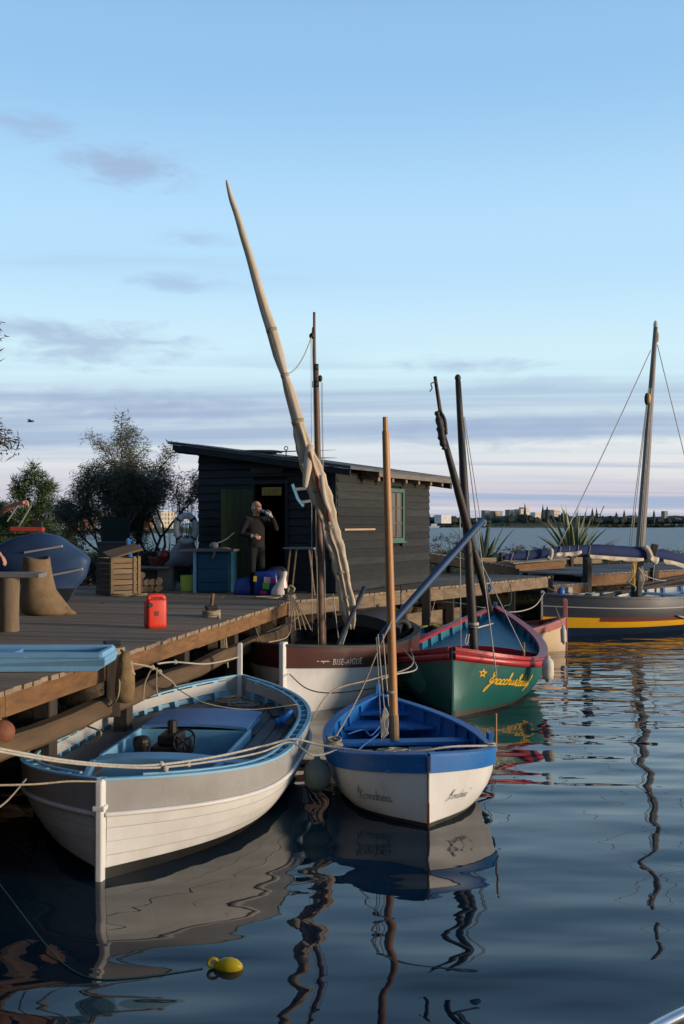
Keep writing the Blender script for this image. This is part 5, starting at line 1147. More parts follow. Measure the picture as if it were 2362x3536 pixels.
# chair with a heap of grey cloth
q = deckpt(630, 2032); chh = thing('chair', 'metal chair under a heap of pale grey cloth', 'chair', tuple(q), 0, G_)
for (dx, dy, h) in ((-.2, 0, .42), (.2, 0, .42), (-.2, .38, .85), (.2, .38, .85)): MB().tube([q+V(dx, dy, 0), q+V(dx, dy, h)], .014, 6).build('leg', m_black, chh)
MB().box(q+V(0, .19, .42), (.44, .42, .03)).build('seat', m_tar, chh); MB().box(q+V(0, .38, .72), (.40, .025, .22)).build('backrest', m_tar, chh)
m_cloth = mat('pale_grey_cloth', (.24, .23, .25), (.17, .16, .18), scale=5, rough=.95, bump=.5, fine=10, bdist=.02)
mb = MB(); rings = []
for (z, rx, ry, ox) in ((.44, .30, .26, -.05), (.55, .32, .28, -.03), (.72, .27, .25, 0), (.88, .19, .2, .02), (1.0, .12, .13, .06), (1.06, .04, .04, .06)):
    rings.append([q+V(ox+rx*math.cos(a_)*(1+.22*noise.noise(V(a_*1.7, z*3, 5))), .12+ry*math.sin(a_)*(1+.22*noise.noise(V(a_*2, z*3, 1))), z+.03*math.sin(3*a_)) for a_ in (2*math.pi*k/22 for k in range(22))])
mb.loft(rings); one('cloth_heap', 'heap of pale grey cloth piled below the life ring', 'cloth', mb, m_cloth, smooth=True)
# lime bucket
q = deckpt(653, 2043); mb = MB(); mb.loft([[q+v for v in rrect(w_, w_*.9, .05, z_)] for (w_, z_) in ((.26, 0), (.30, .02), (.315, .28), (.325, .32), (.30, .32), (.285, .05))]); mb2 = one('lime_bucket', 'lime green plastic bucket standing by the blue cabinet', 'bucket', mb, mat('lime_plastic', (.46, .52, .08), (.40, .46, .07), rough=.45, bump=.04), G_, smooth=False, auto=.6)
# blue cabinet with counter board
q = deckpt(738, 2047)+V(0, .3, 0); cb = thing('cabinet', 'blue painted cabinet with a counter board against the hut', 'cabinet', tuple(q), 0, G_); RCb = rotz(-.15)
m_cab = mat('petrol_blue_paint', (.012, .085, .16), (.010, .065, .125), scale=4, rough=.6, bump=.1)
MB().box(q+V(0, 0, .40), (.74, .5, .78), RCb).build('carcass', m_cab, cb, bevel=.006)
for (z, h) in ((.10, .16), (.32, .24), (.60, .28)): MB().box(q+RCb.to_3x3() @ V(.03, -.26, z), (.60, .025, h), RCb).build('drawer_front', m_cab, cb, bevel=.004)
MB().box(q+RCb.to_3x3() @ V(-.34, -.27, .40), (.05, .05, .80), RCb).build('corner_post', m_lblue, cb)
MB().box(q+RCb.to_3x3() @ V(-.10, -.06, .81), (1.05, .60, .04), RCb).build('counter_board', m_deck2, cb)
mb = MB(); mb.ball(q+V(-.02, -.15, .90), (.09, .07, .07), 9, 6); mb.tube(cr([q+V(0, -.1, .93), q+V(.2, 0, 1.02), q+V(.35, .05, 1.15)], 5), .012, 6); mb.tube(cr([q+V(0, -.32, .86), q+V(.02, -.36, .75), q+V(-.02, -.35, .66)], 4), .02, 6); mb.tube(cr([q+V(.05, -.3, .85), q+V(.2, -.25, .86), q+V(.3, -.2, .84)], 4), .012, 6)
one('rag_and_cord', 'pale rag and cord lying on the cabinet counter', 'rag', mb, m_cloth, smooth=True)
# bags by the door
def bag(name, label, px0, px1, py, h, dep, m, top=.8, lean=0):
    p0 = deckpt(px0, py); p1 = deckpt(px1, py); w = (p1-p0).length; c = (p0+p1)/2+V(0, dep/2, 0); rings = []
    for k, (z, s_) in enumerate(((0, .93), (.06, 1.0), (.4, 1.02), (.8, lerp(1, top, .7)), (1, top), (1.0, top*.85), (.85, top*.8))):
        rings.append([c+V(v.x+lean*z+.02*noise.noise(V(v.x*6, z*5, k)), v.y+.02*noise.noise(V(v.y*6, z*4, 9)), z*h+(.02*math.sin(v.x*14) if z > .9 else 0)) for v in rrect(w*s_, dep*s_*(1 if z < .7 else .75), .04, 0)])
    mb = MB(); mb.loft(rings); o = one(name, label, 'bag', mb, m, 'bags by the hut door', smooth=True); return o, c, w
m_bag = mat('royal_blue_bag', (.012, .04, .22), (.010, .03, .17), rough=.45, bump=.2, fine=12, bdist=.02)
bag('small_blue_bag', 'small plain blue bag on the deck left of the standing man', 808, 866, 2055, .31, .22, m_bag, .85)
o, c, w_ = bag('shopping_bag', 'big blue shopping bag with coloured squares at the man\'s feet', 876, 958, 2056, .44, .26, mat('patterned_blue_bag', (.012, .035, .24), (.010, .03, .18), rough=.35, bump=.2, fine=12, bdist=.02), .92)
def patch(px, py, w, h, col, nm):
    mb = MB(); mb.box(at(px, py, c.y-.155), (w, .012, h), Matrix.Rotation(.08, 4, 'Y')); mb.build(nm, mat(nm+'_print', col, tuple(v*.9 for v in col), rough=.45, bump=0), o)
patch(881, 1999, .06, .10, (.55, .42, .02), 'yellow_square'); patch(923, 2003, .12, .11, (.62, .42, .40), 'pale_square'); patch(918, 2024, .12, .11, (.12, .55, .03), 'green_square'); patch(943, 2006, .10, .10, (.5, .02, .16), 'magenta_square'); patch(910, 2046, .12, .07, (.5, .02, .12), 'crimson_square')
q = c+V(.12, .12, .36); mb = MB(); mb.ball(q+V(.05, .04, .02), (.22, .14, .15), 14, 8, Matrix.Rotation(-.2, 4, 'Y')); one('grey_sack', 'dark grey sack lying on top behind the shopping bag', 'bag', mb, m_slate, smooth=True)
p0 = deckpt(966, 2058)+V(0, -.02, 0); mb = MB(); rings = []
for (z, r_, ox) in ((0, .14, 0), (.03, .165, 0), (.12, .15, .0), (.22, .10, .03), (.32, .055, .06), (.42, .05, .085), (.45, .03, .09)):
    rings.append([p0+V(ox+r_*math.cos(a_)*(1+.25*noise.noise(V(a_*2, z*9, 4))), .06+r_*.8*math.sin(a_)*(1+.25*noise.noise(V(a_*2, z*9, 11))), z) for a_ in (2*math.pi*k/18 for k in range(18))])
mb.loft(rings); one('plastic_bag', 'knotted white plastic bag beside the blue shopping bag', 'bag', mb, mat('white_plastic_film', (.72, .68, .66), (.62, .42, .34), scale=5, rough=.35, bump=.4, fine=18, bdist=.01), smooth=False, auto=.5)
# trestle table and basin right of the door
q = at(1043, 1890, 18.95); q = V(q.x, q.y, DZ); tt = thing('trestle_table', 'narrow grey table on splayed legs against the hut front', 'table', tuple(q), 0, G_); RT = rotz(-.35)
MB().box(q+V(0, 0, .865), (.62, .40, .03), RT).build('table_top', mat('zinc_top', (.20, .24, .26), rough=.5), tt)
for (dx, dy) in ((-.22, -.15), (.25, -.15), (-.22, .15), (.25, .15)): MB().tube([q+RT.to_3x3() @ V(dx*1.25, dy, 0), q+RT.to_3x3() @ V(dx*.8, dy, .85)], .018, 6).build('leg', m_bare, tt)
q = deckpt(1055, 2046); mb = MB(); mb.lathe([(.24, 0), (.245, .015), (.20, .06), (.12, .10), (.001, .115)], q+V(0, .15, 0), 22); one('upturned_basin', 'pale turquoise basin upturned on the deck by the tall mast', 'basin', mb, mat('turquoise_enamel', (.16, .24, .25), (.12, .19, .2), rough=.4), smooth=True)
# teal wooden frame hanging on the hut wall
tfm = thing('teal_frame', 'small teal wooden frame hanging on the hut wall behind the sail', 'frame', tuple(at(1040, 1715, 18.95)), 0)
for (x0, y0, x1, y1, m) in ((1010, 1672, 1028, 1722, m_lblue), (1028, 1722, 1048, 1748, m_lblue), (1018, 1690, 1058, 1686, m_greyp), (1040, 1735, 1080, 1728, m_greyp), (1080, 1690, 1080, 1730, m_greyp)): MB().beam(at(x0, y0, 18.95), at(x1, y1, 18.95), .05, .05).build('rail', m, tfm)
# light blue tray on the jetty edge
p = at(188, 2300, 9.2); tr = thing('blue_trough', 'long light blue wooden tray overhanging the jetty edge', 'tray', (-2.6, 9.2, DZ), 0, G_)
RT_ = rotz(-.02); x0, x1, y0, y1 = -3.75, -2.10, 9.02, 9.52; zt = DZ+.006
m_tray = mat('sky_blue_paint', (.20, .42, .62), (.16, .35, .54), scale=4, rough=.5, bump=.1, wear=(.35, .5, .6), wamt=.26)
rings = []
mb = MB(); mb.loft([[V(x, y, z) for (x, y) in ((x0, y0), (x1+ex, y0+.05*(ex < 0)), (x1+ex, y1), (x0, y1))] for (z, ex) in ((zt, -.10), (zt+.05, -.02), (zt+.12, 0), (zt+.135, -.02))])
mb.build('tray_base', m_tray, tr, bevel=.008)
for (a_, b_, w_) in ((V(x0, y0+.02, zt+.15), V(x1-.04, y0+.02, zt+.15), .05), (V(x0, y1-.03, zt+.165), V(x1-.04, y1-.03, zt+.165), .06), (V(x1-.05, y0, zt+.155), V(x1-.05, y1, zt+.155), .05)): MB().beam(a_, b_, w_, .05).build('rim', m_tray, tr, bevel=.01)
MB().beam(V(x0+.5, y0+.25, zt+.15), V(-2.95, y0+.25, zt+.15), .25, .03).build('loose_board', m_mblue, tr)
# bollards
def bollard(px, py, s_, h, label, stick=False):
    p = deckpt(px, py); t = thing('bollard', label, 'bollard', tuple(p), 0, 'bollards along the jetty edge')
    MB().box(p+V(0, 0, h/2-.3), (s_, s_, h+.6), rotz(.35)).build('post', m_pile, t, bevel=.012); MB().box(p+V(0, 0, h+.02), (s_*1.12, s_*1.12, .045), rotz(.35)).build('cap', m_black, t, bevel=.01)
    return t, p
bollard(388, 2266, .145, .115, 'squat black bollard at the end of the blue tray')
t_, p = bollard(730, 2130, .15, .12, 'black bollard with an upright stick on the jetty edge')
MB().tube([p+V(.0, 0, .13), p+V(.02, 0, .33)], .026, 8).build('stick', m_beam, t_)
bollard(998, 2072, .13, .16, 'rope-wrapped bollard at the bend of the jetty')
# rope turns round the bollards and the bundle hanging from the first
def turns(px, py, r, n, m, label, h0=.02, cr_=.014):
    p = deckpt(px, py); mb = MB(); pts = []
    for k in range(n*14+1):
        q = 2*math.pi*k/14; pts.append(p+V(r*math.cos(q), r*math.sin(q), h0+.022*k/14+.006*math.sin(q*2.3)))
    mb.tube(pts, cr_, 6); return mb
p = at(425, 2300, 9.98)
mb = turns(388, 2266, .115, 3, m_rope, ''); mb.tube(cr([p+V(-.02, 0, .16), p+V(.06, -.05, .1), p+V(.10, -.08, -.02), p+V(.06, -.06, -.12), p+V(-.01, -.05, 0), p+V(.05, -.08, .06), p+V(.12, -.06, -.08)], 6), .017, 6)
one('mooring_rope', 'thick rope turned round the squat black bollard', 'rope', mb, m_rope, 'mooring ropes', smooth=True)
mb = MB(); rings = []
for (z, r_) in ((-.44, .035), (-.42, .085), (-.3, .10), (-.15, .085), (0, .065), (.06, .03)):
    rings.append([p+V(.03+r_*math.cos(a_)*(1+.3*noise.noise(V(a_*1.4, z*7, 3))), -.06+r_*math.sin(a_)*(1+.3*noise.noise(V(a_*1.4, z*7, 6))), z+.09) for a_ in (2*math.pi*k/16 for k in range(16))])
mb.loft(rings); one('canvas_bundle', 'brown canvas bundle hanging under the squat black bollard', 'bundle', mb, mat('golden_brown_canvas', (.26, .17, .075), (.12, .075, .035), scale=7, rough=.9, bump=.6, fine=14, bdist=.03), smooth=True)
mb = turns(730, 2130, .12, 4, m_rope, '', .0); q = deckpt(742, 2135)
for k in range(4): mb.tube(cr([q+V(.05, -.05, .05), q+V(.09+.02*k, -.08, -.2), q+V(.10+.03*k, -.08, -.5-.06*k)], 5), .014, 6)
one('mooring_rope', 'old ropes draped over the bollard with the stick', 'rope', mb, m_rope, 'mooring ropes', smooth=True)
mb = turns(998, 2072, .10, 4, m_rope, '', .0); q = deckpt(1000, 2075); mb.tube(cr([q+V(-.03, -.05, .16), q+V(0, -.06, .26), q+V(.08, -.06, .22), q+V(.06, -.06, .16)], 5), .022, 7)
for k in range(4): mb.tube(cr([q+V(.02, -.05, .1), q+V(.08+.05*k, -.1, -.2), q+V(.10+.09*k, -.15, -.48)], 5), .012, 6)
one('mooring_rope', 'knotted rope hanging from the bollard at the jetty bend', 'rope', mb, m_rope, 'mooring ropes', smooth=True)
mb = MB(); coil(mb, deckpt(930, 2066), .20, 2, .014, .05, 4); coil(mb, deckpt(985, 2068)+V(0, .1, 0), .16, 2, .012, .05, 14); one('loose_rope', 'loose rope lying on the deck before the white bag', 'rope', mb, m_rope, smooth=True)
# rusty buoy under the deck at the left edge
c_ = at(2, 2528, 8.2); bu = thing('rusty_buoy', 'rust orange buoy tucked under the jetty at the left edge', 'buoy', tuple(c_), 0)
MB().ball(c_, (.115, .115, .10), 16, 10).build('float', mat('rust_orange_float', (.24, .085, .04), (.14, .05, .025), scale=8, rough=.7, bump=.4), bu, smooth=True); mb = MB(); sag(c_+V(0, 0, .09), c_+V(-.1, .1, .42), 0, .01, 4, mb); mb.build('lanyard', m_rope, bu)
# tyre fender hung between boats
c_ = at(1385, 2170, 17.6); ty = MB(); ty.tube([c_+V(.13*math.cos(q), .05*math.cos(q), .13*math.sin(q)) for q in (2*math.pi*k/20 for k in range(21))], .06, 10, caps=False); ty.tube([c_+V(0, 0, .17), c_+V(0, .1, .75)], .01, 5); one('tyre_fender', 'black tyre hung against the jetty behind the varnished mast', 'tyre', ty, m_black, smooth=True)
# ================================================================== floats on the water
c_ = at(790, 3338, 6.17); c_.z = .015; yb = thing('yellow_buoy', 'small yellow buoy floating in front of the boats', 'buoy', tuple(c_), 0)
m_yb = mat('yellow_plastic', (.72, .50, .01), (.62, .42, .01), rough=.4, bump=.05)
Rb = Matrix.Rotation(math.pi/2, 4, 'Y') @ Matrix.Rotation(.12, 4, 'X')
MB().lathe([(.001, -.09), (.02, -.088), (.03, -.07), (.048, -.03), (.052, .01), (.042, .05), (.02, .08), (.001, .088)], c_, 16, Rb).build('float', m_yb, yb, smooth=True)
mb = MB(); mb.tube([c_+V(-.095+.03*math.cos(q), 0, .02+.026*math.sin(q)) for q in (2*math.pi*k/14 for k in range(15))], .011, 8, caps=False); mb.build('eye', m_yb, yb, smooth=True)
mb = MB(); mb.tube([V(p_.x, p_.y, .003+max(0, (-1.72-p_.x))*.18) for p_ in cr([at(-30, 3080, 7.4), at(80, 3200, 6.8), at(170, 3290, 6.4), at(300, 3365, 6.05), at(480, 3370, 6.05), at(700, 3338, 6.17)], 8)], .0045, 5); one('floating_line', 'thin teal line floating from the left edge to the yellow buoy', 'rope', mb, m_tealrope, smooth=True)
c_ = V(*at(1095, 2715, 9.6).xy, .32); gf = thing('round_fender', 'round grey-green fender hanging between the two nearest boats', 'fender', tuple(c_), 0, 'fenders hung over the boats')
MB().lathe([(.001, -.15), (.07, -.135), (.118, -.08), (.132, 0), (.118, .08), (.07, .135), (.03, .15), (.025, .185), (.001, .19)], c_, 18).build('body', mat('grey_green_rubber', (.15, .17, .14), (.10, .11, .09), scale=6, rough=.6, bump=.1), gf, smooth=True)
mb = MB(); sag(c_+V(0, 0, .17), HB.P(.24, .52, -1, .02), 0, .007, 4, mb); mb.build('lanyard', m_whiterope, gf)
# ================================================================== mooring ropes between boats and jetty
def rope(label, pts, r=.012, m=m_rope, n=6, knots=()):
    r *= .85; mb = MB(); mb.tube(cr(pts, n), r, 6)
    for k in knots: mb.ball(k, (r*2.6, r*2.4, r*2.6), 8, 6)
    one('mooring_rope', label, 'rope', mb, m, 'mooring ropes', smooth=True)
kn = at(556, 2640, 8.05)
rope('upper of the twin ropes crossing the grey boat to the far rowing boat rail', [at(-40, 2578, 6.9), at(200, 2622, 7.4), at(400, 2642, 7.8), kn, at(760, 2610, 8.7), at(925, 2572, 9.4), HA.P(.36, .655, 1, .0)+V(0, 0, .02), at(1120, 2575, 9.6), at(1300, 2598, 9.5), at(1430, 2595, 9.4), at(1560, 2578, 9.45), HB.P(.2, .56, 1, -.03)], .013, m_whiterope, knots=(kn, at(570, 2655, 8.0)))
rope('lower of the twin ropes crossing the grey boat to the near rowing boat side', [at(-40, 2588, 6.8), at(200, 2630, 7.35), at(400, 2648, 7.75), at(556, 2650, 8.0), at(760, 2625, 8.6), at(900, 2598, 9.1), HA.P(.33, .66, 1, .0)+V(0, 0, .02), at(1080, 2608, 9.3), HB.P(.19, .56, -1, .0)], .011, m_whiterope, knots=(at(650, 2640, 8.3),))
rope('thin rope from the left edge to the stem of the grey boat', [at(-30, 2712, 6.9), at(120, 2708, 7.2), at(240, 2698, 7.5), HA.C(-.02, 0, .74)], .009)
rope('slack grey line from the left edge up to the quay side', [at(-20, 2800, 6.6), at(30, 2760, 6.9), at(90, 2690, 7.4)], .008)
rope('rope from the squat bollard down to the grey boat rail', [at(410, 2310, 9.9), at(400, 2420, 9.85), HA.P(.55, .62, -1, .0)], .010)
rope('short rope tied round the grey boat rail', [HA.P(.5, .64, -1, .02), at(350, 2530, 9.6), HA.P(.47, .44, -1, -.14)], .010)
k1 = at(525, 2305, 10.6); k2 = at(600, 2370, 11.2)
rope('knotted rope running from the jetty edge to the grey boat quarter', [at(450, 2290, 10.2), k1, at(560, 2330, 10.9), k2, HA.P(.80, .70, -1, .0)], .014, knots=(k1, k2, at(550, 2320, 10.8)))
rope('rope hanging from the knot over the wale log', [k1, at(500, 2360, 10.6), at(495, 2420, 10.5)], .010)
rope('second rope hanging from the knot over the wale log', [k1+V(.05, 0, 0), at(540, 2370, 10.6), at(545, 2405, 10.6)], .010)
rope('long line from the knot across the grey boat deck', [k2, at(700, 2425, 10.9), at(860, 2450, 11.3), HA.P(.72, .66, 1, -.11)], .006)
kw = at(605, 2286, 11.2)
rope('pale rope with a knot stretched under the jetty edge to the stern post', [at(545, 2292, 10.7), kw, at(720, 2292, 12.2), HA.C(HA.L+.02, 0, .98)], .012, m_whiterope, knots=(kw,))
rope('rope from the bend bollard to the white boat bow', [deckpt(1003, 2078)+V(.02, -.1, .1), at(1005, 2150, 16.6), at(990, 2200, 15.3), HC.P(.05, .98, -1, -.05)], .012)
rope('second rope from the bend bollard to the white boat', [deckpt(1008, 2078)+V(.02, -.1, .1), at(1030, 2130, 16.8), HC.P(.30, .9, -1, -.05)], .010)
rope('slack rope under the jetty beside the white boat', [at(880, 2160, 15.6), at(900, 2215, 15.2), at(925, 2230, 14.9), HC.P(.12, .93, -1, -.03)], .010)
rope('dark line along the white boat side to the rowing boat stern', [HC.P(.008, .58, 1, .02), at(1060, 2378, 13.4), at(1150, 2393, 13.0), HB.C(HB.L+.02, 0, .70)], .009, m_darkrope)
rope('rope from the grey boat side across to the green boat rail', [HA.P(.60, .60, 1, .02), at(1150, 2385, 12.0), at(1300, 2342, 12.8), at(1420, 2300, 13.4), HD.P(.1, .86, -1, .0)], .011)
rope('rope rising from the rowing boat gunwale to its mast and boom', [HB.P(.28, .56, -1, -.03), at(1240, 2400, 10.4), at(1310, 2235, 10.45), at(1362, 2122, 10.6)], .011)
rope('white line from the varnished mast to the green boat rail', [at(1318, 2345, 10.5), at(1370, 2328, 11.4), at(1440, 2305, 12.6), HD.P(.14, .83, -1, .0)], .010, m_whiterope)
rope('white rope slung under the jetty to the green boat stern', [at(1528, 2078, 20.3), at(1600, 2085, 20.1), at(1665, 2098, 19.9), HD.C(HD.L, 0, 1.05)], .014, m_whiterope)
rope('pale slack rope from the grey sailing boat bow to the jetty', [at(1735, 2114, 21.5), at(1800, 2110, 22.2), at(1850, 2090, 23), HF.C(.1, 0, 1.05)], .014, m_whiterope)
rope('yellow-white rope from the jetty post to the grey sailing boat', [at(1890, 2030, 25.0), at(1935, 2048, 24.8), at(1990, 2056, 24.8), HF.C(1.0, -.3, 1.05)], .014, m_whiterope)
rope('teal line hanging from the jetty beside the green boat stern', [at(1758, 2000, 23.8), at(1765, 2040, 23.6), at(1762, 2085, 23.4), at(1740, 2095, 22.5), at(1795, 2128, 21.9)], .013, m_tealrope)
rope('bright blue line bunched on the jetty edge above the green boat', [at(1690, 1998, 23.2), at(1693, 2020, 23.0), at(1688, 2010, 22.9), at(1696, 2030, 22.9), at(1690, 2045, 22.9)], .03, m_bluerope)
rope('thin rope hanging beside the jetty post behind the boom', [at(1505, 2060, 20.8), at(1480, 2160, 20.5)], .010)
# ================================================================== people
def blob(name, parts, m, parent, vox=.013, sm=6):
    mb = MB()
    for pt in parts:
        if pt[0] == 't': mb.tube(pt[1], pt[2], 12, sq=pt[3] if len(pt) > 3 else 1)
        else: mb.ball(pt[1], pt[2], 14, 10, pt[3] if len(pt) > 3 else None)
    o = mb.build(name, m, parent)
    r = o.modifiers.new('remesh', 'REMESH'); r.mode = 'VOXEL'; r.voxel_size = vox; r.use_smooth_shade = True
    s_ = o.modifiers.new('smooth', 'SMOOTH'); s_.iterations = sm; s_.factor = .5
    return o
m_skin = mat('skin', (.50, .26, .17), (.42, .20, .13), scale=14, rough=.55, bump=.1)
m_sweater = mat('charcoal_brown_sweater', (.011, .010, .010), (.007, .006, .006), scale=12, rough=.95, bump=.4)
m_trousers = mat('black_trousers', (.012, .012, .013), (.008, .008, .009), scale=8, rough=.9, bump=.3)
m_hair = mat('white_grey_hair', (.46, .46, .44), (.30, .30, .29), scale=40, rough=.9, bump=.6)
def fingers(w, fwd, side, up, L=.085, curl=.6, n=4, spread=.021, r=.0088):
    # palm plus four fingers and a thumb; fwd = finger direction, side = towards the thumb, up = back of the hand
    out = [('b', w+fwd*.045, V(.001, .001, .001))]
    P0 = [w+fwd*.0, w+fwd*.03, w+fwd*.085]; out = [('t', P0, [.024, .032, .034], .62)]
    for k in range(n):
        b = w+fwd*.08+side*(spread*(1.5-k)); l = L*(.92, 1.0, .95, .75)[k]
        d1 = (fwd-up*curl*.35).normalized(); d2 = (fwd-up*curl*1.1).normalized(); d3 = (fwd*.5-up*curl*1.5).normalized()
        p1 = b+d1*l*.42; p2 = p1+d2*l*.34; p3_ = p2+d3*l*.26; out.append(('t', [b-fwd*.02, b, p1, p2, p3_], [r*1.1, r*1.1, r, r*.92, r*.75]))
    b = w+fwd*.028+side*.026; d = (side*.75+fwd*.65-up*.25).normalized(); out.append(('t', [b-side*.015, b, b+d*.035, b+d*.03+(fwd-up*curl*.3).normalized()*.035], [.013, .0125, .0105, .0085]))
    return out
def person(name, label, base, faceang, J, M_, pale=True):
    """J: joints in a body frame (x = the person's front, y = the person's left, z up), base on the deck"""
    t = thing(name, label, 'person', tuple(base), faceang, 'people on the jetty'); R = rotz(faceang).to_3x3(); f = lambda p: Vector(base)+R @ Vector(p)
    j = {k: f(v) for k, v in J.items()}; fx, fy, fz = R @ V(1, 0, 0), R @ V(0, 1, 0), V(0, 0, 1)
    hd = j['head']; hf = (R @ Vector(J['gaze'])).normalized(); hl = fz.cross(hf).normalized(); hu_ = hf.cross(hl); RH = Matrix((hf, hl, hu_)).transposed().to_4x4()
    H_ = lambda x, y, z: hd+hf*x+hl*y+hu_*z
    parts = [('b', H_(-.012, 0, .035), V(.098, .077, .092), RH), ('b', H_(.03, 0, -.03), V(.066, .06, .085), RH), ('b', H_(.045, 0, -.085), V(.045, .042, .035), RH),
             ('t', [H_(.085, 0, .02), H_(.108, 0, -.012), H_(.112, 0, -.024)], [.010, .016, .012]), ('b', H_(.092, 0, -.06), V(.014, .026, .010), RH), ('b', H_(.085, 0, .028), V(.016, .055, .010), RH),
             ('b', H_(-.005, .078, -.005), V(.02, .012, .033), RH), ('b', H_(-.005, -.078, -.005), V(.02, .012, .033), RH),
             ('t', [j['neck']+V(0, 0, -.06), j['neck'], H_(-.015, 0, -.06)], [.066, .058, .056]),
             ('t', [j['lsh'], j['lel'], lerp(j['lel'], j['lwr'], .35), j['lwr']], [.04, .038, .038, .026]), ('t', [j['rsh'], j['rel'], lerp(j['rel'], j['rwr'], .35), j['rwr']], [.04, .038, .038, .026]),
             ('t', [j['neck']+V(0, 0, -.06), j['chest'], j['pelvis']], [.07, .09, .09]), ('t', [lerp(j['pelvis'], j['lkn'], .08)+fy*.07, j['lkn'], j['lan']], [.06, .045, .035]), ('t', [lerp(j['pelvis'], j['rkn'], .08)-fy*.07, j['rkn'], j['ran']], [.06, .045, .035])]
    for h in M_['hands']: parts += fingers(j[h[0]], *[(R @ Vector(v)).normalized() for v in h[1:4]], curl=h[4])
    body = blob('body', parts, m_skin, t, .0085, 4)
    # eyes as small dark insets
    for s_ in (1, -1): MB().ball(H_(.087, .030*s_, .006), (.008, .010, .006), 8, 6, RH).build('eye', m_tar, body, smooth=True)
    if M_.get('hair'):
        hp_ = [('b', H_(-.035, 0, .0), V(.088, .085, .070), RH), ('b', H_(-.055, 0, -.035), V(.062, .074, .055), RH)]
        blob('hair', hp_, m_hair, body, .010, 3)
    sh = [('t', [j['neck']+V(0, 0, -.045), j['neck']+V(0, 0, -.09)], [.082, .115], .8)]
    yv = fy
    tor = []
    rings = []
    for (p, wx, wy) in ((j['pelvis']+V(0, 0, -.04), .128, .178), (j['pelvis']+V(0, 0, .10), .132, .176), (lerp(j['pelvis'], j['chest'], .55), .128, .178), (j['chest'], .128, .196), (j['chest']+V(0, 0, .10), .11, .195), (j['neck']+V(0, 0, -.075), .075, .12), (j['neck']+V(0, 0, -.02), .068, .078)):
        rings.append([p+fx*(wx*math.cos(q))+fy*(wy*math.sin(q)) for q in (2*math.pi*k/20 for k in range(20))])
    mb = MB(); mb.loft(rings)
    for s_ in 'lr':
        e_ = j[s_+'wr'] if M_.get('long', True) else lerp(j[s_+'sh'], j[s_+'el'], .92)
        pts = [lerp(j['chest']+V(0, 0, .08), j[s_+'sh'], .6), j[s_+'sh'], lerp(j[s_+'sh'], j[s_+'el'], .5), j[s_+'el'], lerp(j[s_+'el'], j[s_+'wr'], .5), lerp(j[s_+'el'], j[s_+'wr'], .93)]
        rr = [.085, .078, .064, .058, .052, .042]
        if not M_.get('long', True): pts = pts[:3]+[lerp(j[s_+'sh'], j[s_+'el'], 1.0)]; rr = [.085, .078, .066, .066]
        mb.tube(pts, rr, 12)
    so = mb.build('sweater', m_sweater, t); r_ = so.modifiers.new('remesh', 'REMESH'); r_.mode = 'VOXEL'; r_.voxel_size = .014; r_.use_smooth_shade = True; s2 = so.modifiers.new('smooth', 'SMOOTH'); s2.iterations = 5
    mb = MB(); mb.tube([j['pelvis']+V(0, 0, .10), j['pelvis'], j['pelvis']+V(0, 0, -.06)], [.135, .165, .15], 16, sq=1)
    for s_ in 'lr': mb.tube([lerp(j['pelvis'], j[s_+'kn'], .10)+fy*(.075 if s_ == 'l' else -.075), j[s_+'kn'], lerp(j[s_+'kn'], j[s_+'an'], .35), j[s_+'an']+V(0, 0, -.02)], [.098, .07, .07, .058], 14)
    to = mb.build('trousers', m_trousers, t); r_ = to.modifiers.new('remesh', 'REMESH'); r_.mode = 'VOXEL'; r_.voxel_size = .016; r_.use_smooth_shade = True; s2 = to.modifiers.new('smooth', 'SMOOTH'); s2.iterations = 5
    for s_ in 'lr':
        a_ = j[s_+'an']; mb = MB(); rings = []
        for (x, w_, h) in ((-.07, .032, .07), (-.04, .040, .085), (.03, .040, .08), (.09, .046, .055), (.15, .044, .045), (.185, .02, .03)): rings.append([V(a_.x, a_.y, base[2])+fx*x+fy*(w_*math.cos(q))+V(0, 0, .004+h*.5+h*.5*math.sin(q)) for q in (2*math.pi*k/10 for k in range(10))])
        mb.loft(rings); mb.build('shoe', m_black, t, smooth=True)
    if M_.get('cuff'): 
        for s_ in M_['cuff']: d_ = (j[s_+'wr']-j[s_+'el']).normalized(); MB().tube([j[s_+'wr']-d_*.05, j[s_+'wr']-d_*.005], .040, 12).build('cuff', m_cloth, t, smooth=True)
    return t, j, f
mp = atz(884, 2051, DZ)
ang = math.radians(-52)       # faces to the right and partly to the camera
# body frame of the drinking man: x forward, y his left
JM = dict(head=(.03, 0, 1.625), gaze=(1, .12, .22), neck=(0, 0, 1.49), chest=(-.01, 0, 1.24), pelvis=(0, 0, .93), lsh=(-.01, .205, 1.405), rsh=(-.01, -.205, 1.405),
          lel=(.20, .33, 1.23), lwr=(.26, .17, 1.465), rel=(-.06, -.30, 1.13), rwr=(.14, -.16, 1.085), lkn=(.03, .10, .50), rkn=(.02, -.10, .50), lan=(.0, .12, .07), ran=(-.02, -.12, .07))
man, jm, fm = person('person', 'bald man in dark sweater drinking from a bottle at the hut door', mp, ang, JM, dict(hair=True, cuff='r', hands=[('lwr', (-.05, -.35, .9), (-.9, .3, .1), (.3, .9, .2), 1.1), ('rwr', (.8, .55, -.2), (.2, .1, .95), (.6, -.8, 0), 1.0)]))
